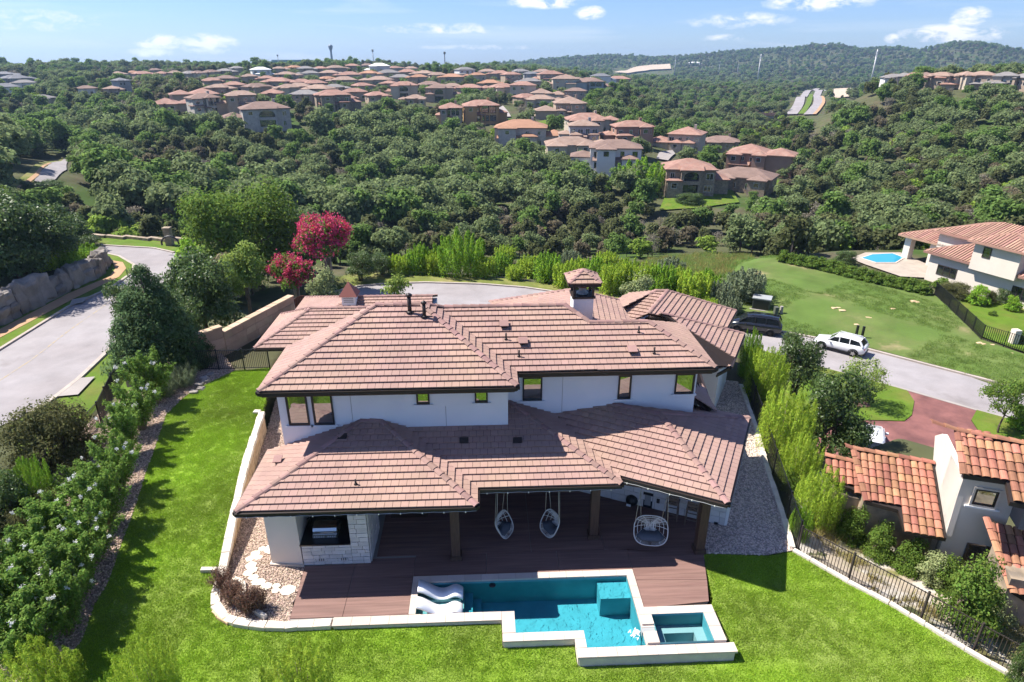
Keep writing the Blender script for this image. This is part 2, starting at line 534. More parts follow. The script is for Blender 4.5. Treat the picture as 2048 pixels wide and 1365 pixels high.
MT = dict(
    stucco=M('white_stucco', (0.74, 0.74, 0.735), 0.9, 0.2, var=0.04, scale=0.8, bump=0.004, bscale=60),
    stucco_warm=M('warm_white_stucco', (0.72, 0.66, 0.58), 0.9, 0.2, var=0.05, scale=0.7),
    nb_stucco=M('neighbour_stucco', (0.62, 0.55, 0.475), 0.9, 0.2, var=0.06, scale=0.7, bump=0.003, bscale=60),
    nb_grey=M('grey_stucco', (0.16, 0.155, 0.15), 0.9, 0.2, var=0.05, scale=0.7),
    tile=M('flat_roof_tile', (0.318, 0.202, 0.170), 0.75, 0.25, var=0.12, scale=0.55, rnd=0.065, hue=0.004, bump=0.004, bscale=45,
           col2=(0.335, 0.222, 0.168), mixr=(0.42, 0.68), mscale=0.35),
    ridge=M('ridge_tile', (0.27, 0.165, 0.142), 0.75, 0.25, var=0.12, scale=1.5, rnd=0.18, hue=0.012),
    underlay=M('roof_underlay', (0.03, 0.022, 0.02), 0.9, 0.1),
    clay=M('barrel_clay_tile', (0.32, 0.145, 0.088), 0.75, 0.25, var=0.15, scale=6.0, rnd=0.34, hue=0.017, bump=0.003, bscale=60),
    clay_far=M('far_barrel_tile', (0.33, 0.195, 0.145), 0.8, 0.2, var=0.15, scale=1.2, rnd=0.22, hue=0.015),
    dkbrown=M('dark_brown_trim', (0.026, 0.018, 0.015), 0.5, 0.4),
    timber=M('stained_timber', (0.085, 0.05, 0.035), 0.7, 0.3, var=0.3, scale=3.0, stretch=(6, 6, 1)),
    ceiling=M('porch_ceiling', (0.10, 0.06, 0.042), 0.7, 0.2, var=0.2, scale=4.0),
    black=M('black_metal', (0.012, 0.012, 0.013), 0.45, 0.5),
    bronze=M('bronze_metal', (0.045, 0.035, 0.03), 0.45, 0.5),
    concrete=M('concrete', (0.30, 0.27, 0.25), 0.9, 0.2, var=0.15, scale=0.4, bump=0.003, bscale=30),
    kerb=M('kerb_concrete', (0.36, 0.31, 0.27), 0.9, 0.2, var=0.2, scale=1.2),
    asphalt=M('pale_asphalt', (0.245, 0.222, 0.222), 0.92, 0.2, var=0.13, scale=0.5, col2=(0.285, 0.265, 0.268), mixr=(0.4, 0.65), mscale=0.12, col3=(0.19, 0.17, 0.165), m3=(0.60, 0.74), m3s=0.22,
              bump=0.003, bscale=40),
    footpath=M('tan_footpath', (0.38, 0.24, 0.14), 0.9, 0.2, var=0.12, scale=0.8),
    deck=M('stamped_deck', (0.205, 0.122, 0.100), 0.7, 0.3, var=0.28, scale=1.3, stretch=(0.35, 7, 1), rnd=0.06, bump=0.006, bscale=2.2,
           col2=(0.165, 0.093, 0.078), mixr=(0.35, 0.65), mscale=0.7),
    red_drive=M('red_stained_drive', (0.20, 0.085, 0.075), 0.75, 0.3, var=0.25, scale=0.5, col2=(0.14, 0.06, 0.055), mixr=(0.4, 0.62), mscale=0.6),
    limestone=M('limestone_block', (0.62, 0.55, 0.46), 0.9, 0.2, var=0.12, scale=2.5, rnd=0.10, bump=0.012, bscale=9),
    coping=M('coping_stone', (0.50, 0.415, 0.355), 0.8, 0.3, var=0.08, scale=1.8, rnd=0.10, bump=0.003, bscale=20),
    tanwall=M('tan_cut_stone', (0.52, 0.37, 0.23), 0.9, 0.2, var=0.18, scale=2.5, rnd=0.15, bump=0.01, bscale=12, stretch=(1, 1, 4)),
    flag=M('flagstone', (0.66, 0.58, 0.46), 0.9, 0.2, var=0.10, scale=3.0, rnd=0.08, bump=0.006, bscale=9),
    ashlar=M('white_ashlar', (0.66, 0.63, 0.60), 0.9, 0.2, var=0.10, scale=3.0, rnd=0.10, bump=0.01, bscale=14),
    mortar=M('mortar', (0.30, 0.28, 0.26), 0.95, 0.1),
    sandwall=M('sandstone_slab', (0.46, 0.33, 0.23), 0.9, 0.2, var=0.2, scale=1.0, rnd=0.15, hue=0.01, bump=0.01, bscale=8),
    boulder=M('quarry_boulder', (0.255, 0.225, 0.200), 0.95, 0.15, var=0.35, scale=0.7, rnd=0.22, bump=0.05, bscale=2.5),
    stonehouse=M('rubble_stone', (0.33, 0.255, 0.18), 0.9, 0.2, var=0.35, scale=1.4, col2=(0.22, 0.18, 0.14), mixr=(0.4, 0.62), mscale=2.2),
    pebble=M('river_pebble', (0.40, 0.30, 0.235), 0.8, 0.3, var=0.1, scale=0.5, rnd=0.42, hue=0.02),
    pebble_grey=M('grey_pebble', (0.52, 0.42, 0.35), 0.8, 0.3, var=0.1, scale=0.5, rnd=0.45, hue=0.02),
    gravelbase=M('gravel_bed', (0.24, 0.175, 0.13), 0.95, 0.1, var=0.4, scale=14.0, bump=0.02, bscale=18),
    gravelgrey=M('gravel_bed_grey', (0.30, 0.26, 0.245), 0.95, 0.1, var=0.4, scale=14.0, bump=0.02, bscale=18),
    limestone_dull=M('terrace_paving', (0.34, 0.29, 0.24), 0.9, 0.2, var=0.15, scale=0.8),
    plaster=M('pool_plaster', (0.10, 0.32, 0.37), 0.6, 0.3, var=0.14, scale=1.4),
    plaster_lite=M('pool_ledge_plaster', (0.30, 0.36, 0.36), 0.6, 0.3, var=0.06, scale=2.0),
    chrome=M('stainless_steel', (0.55, 0.55, 0.54), 0.28, 0.5, metal=1.0),
    granite=M('black_granite', (0.012, 0.012, 0.014), 0.3, 0.5, var=0.4, scale=30),
    rattan=M('pale_rattan', (0.62, 0.60, 0.56), 0.6, 0.3, rnd=0.08),
    rope=M('rope', (0.42, 0.37, 0.30), 0.8, 0.2),
    stoolwood=M('stool_wood', (0.17, 0.125, 0.095), 0.6, 0.3, var=0.2, scale=8),
    cushion=M('grey_cushion', (0.10, 0.11, 0.13), 0.9, 0.2, var=0.1, scale=9),
    lounger=M('white_lounger', (0.78, 0.78, 0.80), 0.45, 0.4),
    bulb=M('glass_bulb', (0.7, 0.68, 0.6), 0.2, 0.5),
    cedarfence=M('red_cedar_board', (0.17, 0.06, 0.04), 0.8, 0.2, rnd=0.2, var=0.2, scale=2.0),
    bark=M('bark', (0.13, 0.10, 0.08), 0.95, 0.1, var=0.3, scale=6.0),
    barkpale=M('pale_bark', (0.24, 0.19, 0.15), 0.9, 0.1, var=0.2, scale=6.0),
    bloom_white=M('white_bloom', (0.72, 0.72, 0.68), 0.8, 0.2, rnd=0.10, trans=0.25),
    bloom_pink=M('crimson_bloom', (0.58, 0.07, 0.155), 0.7, 0.2, rnd=0.35, hue=0.02, trans=0.25),
    leaf_crape=leafmat('crape_leaf', (0.165, 0.270, 0.055)),
    leaf_dark=leafmat('dark_leaf', (0.10, 0.155, 0.045), spec=0.4, rough=0.4),
    leaf_olive=leafmat('olive_leaf', (0.135, 0.140, 0.058)),
    leaf_mid=leafmat('mid_leaf', (0.145, 0.225, 0.042)),
    leaf_bright=leafmat('bright_leaf', (0.22, 0.37, 0.04), trans=0.4),
    leaf_feather=leafmat('feathery_leaf', (0.33, 0.45, 0.052), trans=0.4, rnd=0.3),
    leaf_lime=leafmat('lime_leaf', (0.23, 0.31, 0.07), trans=0.4),
    leaf_pale=leafmat('pale_leaf', (0.27, 0.31, 0.14), trans=0.35),
    leaf_red=leafmat('bronze_leaf', (0.15, 0.085, 0.06), trans=0.3),
    leaf_blue=leafmat('bluegrey_leaf', (0.19, 0.23, 0.13), trans=0.3),
    leaf_conifer=leafmat('conifer_leaf', (0.085, 0.140, 0.055), trans=0.25),
    w_oak=leafmat('woodland_oak_leaf', (0.185, 0.235, 0.100), rnd=0.40, hue=0.012),
    w_oak2=leafmat('woodland_green_leaf', (0.150, 0.235, 0.060), rnd=0.40, hue=0.012),
    w_cedar=leafmat('woodland_cedar_leaf', (0.125, 0.142, 0.058), rnd=0.40, hue=0.015),
    w_brown=leafmat('woodland_brown_leaf', (0.185, 0.160, 0.100), rnd=0.40, hue=0.015),
    w_bright=leafmat('woodland_bright_leaf', (0.24, 0.34, 0.06), rnd=0.35, hue=0.012),
    grass=leafmat('turf_blade', (0.29, 0.445, 0.042), rnd=0.30, hue=0.012, trans=0.35, var=0.28, scale=0.35, col2=(0.275, 0.40, 0.05), mixr=(0.42, 0.62), mscale=0.3, col3=(0.36, 0.34, 0.13), m3=(0.66, 0.80), m3s=0.5),
    lawn=M('lawn_turf', (0.18, 0.278, 0.027), 0.9, 0.15, var=0.22, scale=0.35, col2=(0.19, 0.25, 0.05), mixr=(0.42, 0.62), mscale=0.3, col3=(0.27, 0.25, 0.10), m3=(0.66, 0.80), m3s=0.5, bump=0.03, bscale=25),
    w_grey=leafmat('woodland_grey_twig', (0.24, 0.215, 0.17), rnd=0.3, hue=0.01),
    grass_dull=leafmat('rough_grass_blade', (0.20, 0.29, 0.07), rnd=0.3, trans=0.4),
    dry=leafmat('dry_grass_blade', (0.300, 0.255, 0.090), rnd=0.35, trans=0.3),
    carpaint_w=M('white_car_paint', (0.72, 0.72, 0.72), 0.25, 0.5, coat=0.6),
    carpaint_b=M('black_car_paint', (0.010, 0.011, 0.014), 0.2, 0.5, coat=0.8),
    carglass=M('car_glass', (0.01, 0.013, 0.016), 0.06, 0.8),
    tyre=M('tyre_rubber', (0.012, 0.012, 0.012), 0.9, 0.2),
    lamp=M('headlamp', (0.6, 0.62, 0.65), 0.12, 0.6),
    redlamp=M('tail_lamp', (0.30, 0.01, 0.01), 0.2, 0.6),
    steelgreen=M('utility_green', (0.09, 0.10, 0.08), 0.6, 0.3),
    greymetal=M('grey_metal', (0.30, 0.31, 0.31), 0.5, 0.4),
    rust=M('rusty_metal', (0.15, 0.06, 0.035), 0.8, 0.3),
    copper=M('red_metal_roof', (0.20, 0.065, 0.05), 0.6, 0.4),
    screed=M('caliche', (0.42, 0.34, 0.26), 0.95, 0.1, var=0.2, scale=1.5),
)


def glassmat(name, base, refl):
    m = bpy.data.materials.new(name)
    m.use_nodes = True
    N, L = m.node_tree.nodes, m.node_tree.links
    N.clear()
    o = N.new('ShaderNodeOutputMaterial')
    d = N.new('ShaderNodeBsdfPrincipled')
    d.inputs['Base Color'].default_value = (*base, 1)
    d.inputs['Roughness'].default_value = 0.3
    g = N.new('ShaderNodeBsdfGlossy')
    g.inputs['Roughness'].default_value = 0.02
    g.inputs['Color'].default_value = (0.85, 0.92, 0.92, 1)
    x = N.new('ShaderNodeMixShader')
    x.inputs[0].default_value = refl
    L.new(d.outputs[0], x.inputs[1])
    L.new(g.outputs[0], x.inputs[2])
    L.new(x.outputs[0], o.inputs[0])
    return m


MT['pane'] = glassmat('window_glass', (0.015, 0.02, 0.02), 0.42)
MT['pane_far'] = glassmat('far_window_glass', (0.012, 0.014, 0.016), 0.18)


def watermat(name, tint, rough_scale, depth_bump, refl=1.0):
    """clear water: tinted see-through surface with a Fresnel mirror on rippled normals"""
    m = bpy.data.materials.new(name)
    m.use_nodes = True
    N, L = m.node_tree.nodes, m.node_tree.links
    N.clear()
    o = N.new('ShaderNodeOutputMaterial')
    t = N.new('ShaderNodeBsdfTransparent')
    t.inputs[0].default_value = (*tint, 1)
    g = N.new('ShaderNodeBsdfGlossy')
    g.inputs['Roughness'].default_value = 0.03
    fr = N.new('ShaderNodeFresnel')
    fr.inputs['IOR'].default_value = 1.33
    geo = N.new('ShaderNodeNewGeometry')
    n = N.new('ShaderNodeTexNoise')
    n.inputs['Scale'].default_value = rough_scale
    n.inputs['Detail'].default_value = 3.0
    n.inputs['Distortion'].default_value = 1.2
    L.new(geo.outputs['Position'], n.inputs[0])
    b = N.new('ShaderNodeBump')
    b.inputs['Distance'].default_value = depth_bump
    L.new(n.outputs[0], b.inputs['Height'])
    L.new(b.outputs[0], g.inputs['Normal'])
    L.new(b.outputs[0], fr.inputs['Normal'])
    x = N.new('ShaderNodeMixShader')
    L.new(fr.outputs[0], x.inputs[0])
    L.new(t.outputs[0], x.inputs[1])
    L.new(g.outputs[0], x.inputs[2])
    L.new(x.outputs[0], o.inputs[0])
    return m


MT['water'] = watermat('pool_water', (0.60, 0.93, 0.965), 4.5, 0.045)
MT['water_calm'] = watermat('spa_water', (0.75, 0.95, 0.98), 2.0, 0.004)
RNG = random.Random(11)

# ------------------------------------------------------------------ lie of the land
ZL, ZR, ZLOT = -6.0, -8.0, -7.6         # left road, right street, building lot


def ctl(px, py, dist, sink=0.0):
    p = DIST(px, py, dist)
    return (p.x, p.y, p.z - sink)


CT = []
for px, py, d, s in [
    (1000, 545, 88, 0.5), (1000, 490, 112, 4), (1000, 430, 150, 5), (1000, 360, 190, 5), (1000, 300, 222, 5), (1000, 250, 262, 2),
    (1000, 200, 345, 2), (1000, 160, 480, 2), (1000, 141, 800, 4), (1000, 134, 1500, 5), (1000, 131, 3200, 0),
    (700, 470, 112, 4), (700, 420, 145, 5), (700, 350, 185, 5), (700, 290, 220, 5), (700, 240, 262, 2), (700, 190, 350, 2),
    (700, 152, 520, 2), (700, 134, 760, 3), (700, 129, 1100, 3), (700, 129, 3200, 0),
    (430, 440, 125, 5), (430, 380, 158, 5), (430, 300, 205, 5), (430, 235, 265, 2), (430, 190, 345, 3), (430, 158, 480, 2), (430, 138, 700, 3),
    (430, 131, 1100, 4), (430, 131, 3200, 0),
    (150, 420, 130, 5), (110, 345, 168, 0), (150, 290, 230, 5), (150, 230, 320, 5), (150, 185, 420, 4), (150, 150, 620, 4), (100, 134, 850, 4), (100, 130, 3200, 0),
    (-150, 480, 72, 6), (-150, 330, 130, 7), (-150, 230, 260, 7), (-150, 160, 480, 5), (-150, 136, 850, 4),
    (60, 540, 72, 0), (20, 430, 85, 6),
    (1230, 300, 216, 2), (1230, 430, 150, 5), (1230, 240, 300, 3), (1230, 185, 440, 3), (1230, 160, 700, 6), (1240, 134, 2000, 8), (1230, 124, 2600, 0),
    (1400, 440, 140, 5), (1400, 385, 185, 0), (1400, 300, 260, 4), (1400, 240, 400, 5), (1400, 200, 620, 6), (1400, 165, 1100, 8), (1400, 140, 1800, 8), (1400, 116, 2500, 0),
    (1600, 460, 128, 5), (1600, 380, 175, 5), (1600, 300, 260, 5), (1530, 250, 420, 3), (1620, 205, 620, 1), (1600, 170, 1100, 8), (1600, 130, 1900, 8), (1640, 100, 2500, 0),
    (1850, 445, 132, 5), (1850, 380, 175, 5), (1850, 300, 235, 5), (1850, 235, 290, 5), (1850, 177, 345, 0), (1750, 174, 360, 0), (1970, 184, 340, 0), (1660, 208, 385, 5), (1560, 238, 420, 5), (1850, 172, 480, 12), (1850, 164, 1000, 8), (1850, 130, 1900, 8), (1780, 97, 2500, 0),
    (1930, 88, 2500, 0), (2048, 108, 2500, 0), (2048, 160, 1000, 8),
    (2200, 445, 120, 5), (2200, 340, 180, 5), (2200, 250, 260, 5), (2200, 180, 350, 3), (2200, 165, 1000, 8), (2200, 120, 2500, 0),
]:
    CT.append(ctl(px, py, d, s))
for x, y, z in [(-33, 45, ZL), (-38, 70, ZL), (-44, 40, ZL), (-46, 78, ZL), (-30, 20, ZL), (-40, 10, ZL), (-8, 68, ZR), (8, 66, ZR), (30, 52, ZR), (40, 40, ZR),
                (50, 28, ZR), (60, 10, ZR), (35, 70, ZLOT), (48, 66, ZLOT), (48, 50, ZLOT), (60, 55, ZLOT), (62, 75, ZLOT), (75, 50, ZLOT), (20, 80, -9), (25, 25, -4), (24, 5, -5),
                (-25, 0, -4), (0, -10, -1.5), (0, 8, -0.8)]:
    CT.append((x, y, z))
CT = np.array(CT)


def polar(x, y):
    r = np.maximum(np.hypot(x, y + 2.0), 4.0)
    return np.stack([np.arctan2(x, y + 2.0) * 1.7, np.log(r) * 1.0], -1)


_U = polar(CT[:, 0], CT[:, 1])


def _tps(a, b):
    d = np.linalg.norm(a[:, None] - b[None], axis=-1)
    return np.where(d > 0, d * d * np.log(d + 1e-9), 0)


_n = len(CT)
_A = np.zeros((_n + 3, _n + 3))
_A[:_n, :_n] = _tps(_U, _U) + np.eye(_n) * 2e-4
_A[:_n, _n:] = np.c_[np.ones(_n), _U]
_A[_n:, :_n] = _A[:_n, _n:].T
# heights are fitted as the drop below eye level over distance, so that far and near weigh alike
_rc = np.hypot(CT[:, 0], CT[:, 1]) + 15.0
_W = np.linalg.solve(_A, np.r_[(CT[:, 2] - CAM_H) / _rc, 0, 0, 0])


def sdist(poly, x, y):
    """distance outside a polygon (0 inside)"""
    p = np.array([(q[0], q[1]) for q in poly], float)
    d = np.full(x.shape, 1e9)
    ins = np.zeros(x.shape, bool)
    for i in range(len(p)):
        a, b = p[i], p[(i + 1) % len(p)]
        e = b - a
        t = np.clip(((x - a[0]) * e[0] + (y - a[1]) * e[1]) / max(e @ e, 1e-9), 0, 1)
        d = np.minimum(d, np.hypot(x - a[0] - t * e[0], y - a[1] - t * e[1]))
        if a[1] != b[1]:
            c = (a[1] > y) != (b[1] > y)
            ins ^= c & (x < (b[0] - a[0]) * (y - a[1]) / (b[1] - a[1]) + a[0])
    return np.where(ins, 0, d)


def lawn_z(x, y):
    """the yard: level by the pool, a metre higher along the left side"""
    x, y = np.asarray(x, float), np.asarray(y, float)
    up = np.interp(y, [15.0, 17.2, 20.5, 24, 30], [-0.28, 0.12, 0.80, 1.05, 1.05])
    left = np.clip((-8.0 - x) / 2.5, 0, 1) * np.clip((y - 14.6) / 2.0, 0, 1)
    low = np.interp(y, [10, 14, 15.0, 15.9, 17.0, 18.4], [-0.55, -0.36, -0.20, -0.09, -0.12, -0.02])
    return low + (up - low) * left


PAD = [(-17.5, 36), (-19.5, 30), (-18.5, 20), (-16.5, 9), (-14, 4), (20, 4), (17.3, 12.8), (11.6, 18.6), (13.2, 24), (16, 34), (15, 40), (-12, 44), (-16, 42)]
ROADL = [tuple(P(q[0], q[1], ZL)[:2]) for q in [(-120, 1000), (-140, 735), (0, 658), (100, 607), (205, 556), (205, 500), (150, 470), (330, 472), (420, 520), (360, 560), (240, 720), (60, 960)]]
ROADR = [tuple(P(q[0], q[1], ZR)[:2]) for q in [(560, 580), (720, 548), (1000, 556), (1180, 580), (1500, 620), (2120, 760), (2160, 960), (1950, 965), (1640, 965), (1560, 850), (1500, 700), (1100, 640), (640, 640)]]
LOT = [tuple(P(q[0], q[1], ZLOT)[:2]) for q in [(1560, 560), (1560, 520), (1700, 505), (2200, 500), (2200, 760), (2048, 720), (1800, 640)]]
NBR = [(16.5, 25.5), (15.2, 21.8), (17.5, 17.0), (20, 11), (30, 8), (30, 22), (22, 28)]
BANK = [tuple(P(q[0], q[1], -2.6)[:2]) for q in [(-160, 640), (0, 566), (110, 537), (190, 517), (180, 500), (100, 505), (0, 525), (-160, 590)]]
FLAT = [(BANK, -2.6, 4.0), (ROADL, ZL - 0.12, 5.0), (ROADR, ZR - 0.12, 6.0), (LOT, ZLOT, 10.0), (NBR, -1.3, 2.5)]
POOLPIT = [(-2.9, 18.1), (7.6, 18.1), (7.8, 14.0), (2.6, 13.9), (0.3, 14.7), (-2.9, 15.7)]


SKYLINE = [(-400, 128, 900), (0, 124, 800), (60, 121, 800), (160, 124, 820), (240, 127, 850), (330, 127, 850), (420, 128, 900), (540, 130, 900), (640, 126, 900), (760, 121, 850), (860, 131, 1000),
           (960, 133, 1300), (1010, 127, 2300), (1080, 121, 2500), (1180, 112, 2500), (1260, 112, 2500), (1300, 117, 2600), (1370, 113, 2600), (1480, 103, 2600), (1590, 97, 2500), (1625, 91, 2500), (1680, 92, 2500),
           (1720, 101, 2700), (1760, 97, 2800), (1800, 98, 2800), (1835, 104, 2800), (1870, 96, 2600), (1900, 88, 2500), (1940, 86, 2500), (1990, 92, 2500), (2040, 102, 2600), (2150, 100, 2600), (2500, 115, 2600)]
_sk = [ray(a, b) for a, b, c in SKYLINE]
SKY_AZ = np.array([math.atan2(d[0], d[1]) for d in _sk])
SKY_T = np.array([d[2] / math.hypot(d[0], d[1]) for d in _sk])
SKY_D = np.array([float(c) for a, b, c in SKYLINE])


def height(x, y):
    x, y = np.atleast_1d(np.asarray(x, float)), np.atleast_1d(np.asarray(y, float))
    z = np.empty(x.shape)
    xf, yf, zf = x.ravel(), y.ravel(), np.empty(x.size)
    for k in range(0, xf.size, 20000):
        u = polar(xf[k:k + 20000], yf[k:k + 20000])
        zf[k:k + 20000] = CAM_H + (_tps(u, _U) @ _W[:_n] + _W[_n] + u @ _W[_n + 1:]) * (np.hypot(xf[k:k + 20000], yf[k:k + 20000]) + 15.0)
    z = zf.reshape(x.shape)
    far = np.hypot(x, y) > 140
    for poly, h, bl in FLAT:
        d = sdist(poly, x, y)
        w = np.clip(1 - d / bl, 0, 1)
        w = w * w * (3 - 2 * w)
        z = np.where(far, z, z + (h - z) * w)
    d = sdist(PAD, x, y)
    w = np.clip(1 - d / 5.5, 0, 1)
    w = w * w * (3 - 2 * w)
    z = np.where(far, z, z + (np.minimum(lawn_z(x, y), 0.0 + 20 * (x < np.interp(y, [16, 17.9, 21.4, 28.2], [-10.4, -10.4, -11.0, -12.1]))) - 0.22 - z) * w)
    w = np.clip(1 - sdist(POOLPIT, x, y) / 0.8, 0, 1)
    z = np.where(far, z, z + (-2.2 - z) * w)
    rel = np.hypot(x, y)
    az = np.arctan2(x, y)
    tn = np.interp(az, SKY_AZ, SKY_T)
    sd = np.interp(az, SKY_AZ, SKY_D)
    tree = np.interp(rel, [300, 900, 2600], [7, 9, 6])
    top = CAM_H + sd * tn - np.interp(sd, [300, 900, 2600], [7, 9, 6])
    w = np.clip(1 - np.abs(np.log(rel / sd)) / 0.32, 0, 1)
    w = w * w * (3 - 2 * w)
    z = z + (top - z) * w
    z = np.where(rel > 280, np.minimum(z, CAM_H + rel * tn - tree), z)
    z = np.where(rel > sd, np.minimum(z, top - (rel - sd) * 0.05), z)
    bumps = np.clip((rel - 110) / 200, 0, 1) * (np.sin(x * 0.031 + 1.3 * np.sin(y * 0.017)) + np.sin(y * 0.027 + 2.0 * np.sin(x * 0.013))) * 1.2
    return z + bumps


_AZ = np.linspace(math.radians(-62), math.radians(64), 300)
_RR = np.r_[np.linspace(2.0, 90, 150), np.geomspace(91, 4200, 190)]
_ga, _gr = np.meshgrid(_AZ, _RR)
_gx, _gy = _gr * np.sin(_ga), _gr * np.cos(_ga)
_GZ = height(_gx, _gy)


def ground(x, y):
    """height of the built ground mesh (bilinear)"""
    x, y = np.asarray(x, float), np.asarray(y, float)
    a, r = np.arctan2(x, y), np.hypot(x, y)
    fa = np.clip((a - _AZ[0]) / (_AZ[1] - _AZ[0]), 0, len(_AZ) - 1.001)
    fr = np.clip(np.interp(r, _RR, np.arange(len(_RR))), 0, len(_RR) - 1.001)
    i, j = fr.astype(int), fa.astype(int)
    u, v = fr - i, fa - j
    return (_GZ[i, j] * (1 - u) * (1 - v) + _GZ[i + 1, j] * u * (1 - v) + _GZ[i, j + 1] * (1 - u) * v + _GZ[i + 1, j + 1] * u * v)


def HIT(px, py, lo=20.0, hi=4000.0):
    """where the sight line through a pixel meets the ground"""
    d = ray(px, py)
    k = math.hypot(d[0], d[1])
    ds = np.geomspace(lo, hi, 900)
    x, y, z = d[0] / k * ds, d[1] / k * ds, CAM_H + d[2] / k * ds
    below = z < ground(x, y)
    i = int(np.argmax(below)) if below.any() else len(ds) - 1
    return Vector((x[i], y[i], float(ground(x[i], y[i]))))


terrain_mat = M('hill_soil', (0.075, 0.080, 0.038), 0.95, 0.1, var=0.3, scale=0.25, col2=(0.085, 0.075, 0.045), mixr=(0.45, 0.62), mscale=0.09,
                col3=(0.05, 0.085, 0.02), m3=(0.5, 0.62), m3s=0.05)
ii, jj = np.meshgrid(np.arange(len(_RR) - 1), np.arange(len(_AZ) - 1), indexing='ij')
_w = len(_AZ)
_q = np.stack([ii * _w + jj, ii * _w + jj + 1, (ii + 1) * _w + jj + 1, (ii + 1) * _w + jj], -1).reshape(-1, 4)[:, ::-1]
tag(link('terrain', mesh_np('terrain', np.stack([_gx, _gy, _GZ], -1).reshape(-1, 3), _q, terrain_mat, True)), kind='structure')


def cdt(poly, step, holes=()):
    """triangulated polygon with inner points every step metres"""
    def dens(pl):
        out = []
        for i in range(len(pl)):
            a, b = Vector(pl[i][:2]), Vector(pl[(i + 1) % len(pl)][:2])
            n = max(1, int((b - a).length / step))
            out += [a + (b - a) * (k / n) for k in range(n)]
        return out
    pts, edges = [], []
    loops = [dens(poly)] + [dens(h) for h in holes]
    for lp in loops:
        b = len(pts)
        pts += lp
        edges += [(b + i, b + (i + 1) % len(lp)) for i in range(len(lp))]
    arr = np.array([(p.x, p.y) for p in loops[0]])
    gx, gy = np.meshgrid(np.arange(arr[:, 0].min() + step * .5, arr[:, 0].max(), step), np.arange(arr[:, 1].min() + step * .5, arr[:, 1].max(), step))
    gx, gy = gx.ravel(), gy.ravel()
    keep = sdist(poly, gx, gy) <= 0
    inv = [(-q[0], q[1]) for q in poly]
    for i in range(len(arr)):
        a, b = arr[i], arr[(i + 1) % len(arr)]
        e = b - a
        t = np.clip(((gx - a[0]) * e[0] + (gy - a[1]) * e[1]) / max(e @ e, 1e-9), 0, 1)
        keep &= np.hypot(gx - a[0] - t * e[0], gy - a[1] - t * e[1]) > step * 0.4
    for h in holes:
        keep &= sdist(h, gx, gy) > step * 0.3
    pts += [Vector((a, b)) for a, b in zip(gx[keep], gy[keep])]
    r = delaunay_2d_cdt([Vector((p[0], p[1])) for p in pts], edges, [], 1 if not holes else 1, 1e-4)
    vs, fs = np.array([(v.x, v.y) for v in r[0]]), [tuple(f) for f in r[2]]
    if holes:
        c = np.array([vs[list(f)].mean(0) for f in fs])
        ok = np.ones(len(fs), bool)
        for h in holes:
            ok &= sdist(h, c[:, 0], c[:, 1]) > 0
        fs = [f for f, k in zip(fs, ok) if k]
    return vs, fs


def sheet(name, poly, zfun, step, mat, holes=(), parent=None, kind='structure'):
    vs, fs = cdt(poly, step, holes)
    z = zfun(vs[:, 0], vs[:, 1]) if callable(zfun) else np.full(len(vs), zfun)
    f3 = []
    for f in fs:
        a, b, c = (vs[i] for i in f[:3])
        if (b[0] - a[0]) * (c[1] - a[1]) - (b[1] - a[1]) * (c[0] - a[0]) < 0:
            f = f[::-1]
        f3.append(f[:3])
    o = link(name, mesh_np(name, np.c_[vs, z], np.array(f3), mat, True), None, parent)
    if kind:
        o['kind'] = kind
    return o


def over(off):
    return lambda x, y: ground(x, y) + off


def pxy(lst, z):
    return [tuple(P(a, b, z)[:2]) for a, b in lst]


def lz(px, py):
    """point on the yard's lawn surface seen at a pixel"""
    z = 0.5
    for _ in range(25):
        p = P(px, py, z)
        z = 0.5 * z + 0.5 * float(lawn_z(p.x, p.y))
    return P(px, py, z)


def lxy(lst):
    return [tuple(lz(a, b)[:2]) for a, b in lst]


def smooth_loop(pts, n=4):
    """Catmull-Rom through an open polyline"""
    pts = [Vector(p) for p in pts]
    out = []
    for i in range(len(pts) - 1):
        p0, p1, p2, p3 = pts[max(i - 1, 0)], pts[i], pts[i + 1], pts[min(i + 2, len(pts) - 1)]
        for k in range(n):
            t = k / n
            out.append(0.5 * ((2 * p1) + (p2 - p0) * t + (2 * p0 - 5 * p1 + 4 * p2 - p3) * t * t + (3 * p1 - p0 - 3 * p2 + p3) * t ** 3))
    out.append(pts[-1])
    return out


# ------------------------------------------------------------------ yard surfaces
WALL_IN = [(-11.13, 28.2), (-10.98, 27.1), (-10.55, 24.2), (-10.08, 21.4), (-9.75, 19.2), (-9.55, 17.9), (-9.5, 17.2), (-9.2, 16.6), (-8.6, 16.2), (-7.9, 15.98), (-6.7, 15.85)]
BED_L = lxy([(388, 782), (366, 797), (332, 831), (306, 908), (287, 962), (262, 1039), (243, 1088), (217, 1164), (187, 1214), (164, 1281)])   # right edge of the planting bed
lawn_poly = [(-11.13, 28.2)] + WALL_IN[1:] + [(-5.2, 15.85), (0.36, 15.74), (0.36, 14.87), (2.68, 14.87), (2.68, 14.16), (7.72, 14.16), (7.78, 14.5), (7.55, 16.1),
             (7.75, 16.5), (8.08, 18.52), (8.2, 18.62), (10.4, 18.35), (11.55, 18.55), (12.7, 17.1), (14.2, 15.3), (16.3, 12.9), (18.5, 10.2), (19, 6), (-13, 6), (-13.6, 11.5)] + \
            [BED_L[k] for k in range(len(BED_L) - 1, -1, -1)] + lxy([(420, 765), (470, 742), (530, 738)]) + [(-11.9, 33.4), (-11.6, 31.0)]
lawn = sheet('lawn', lawn_poly, lambda x, y: lawn_z(x, y), 0.5, MT['lawn'])
LAWN_POLY = lawn_poly
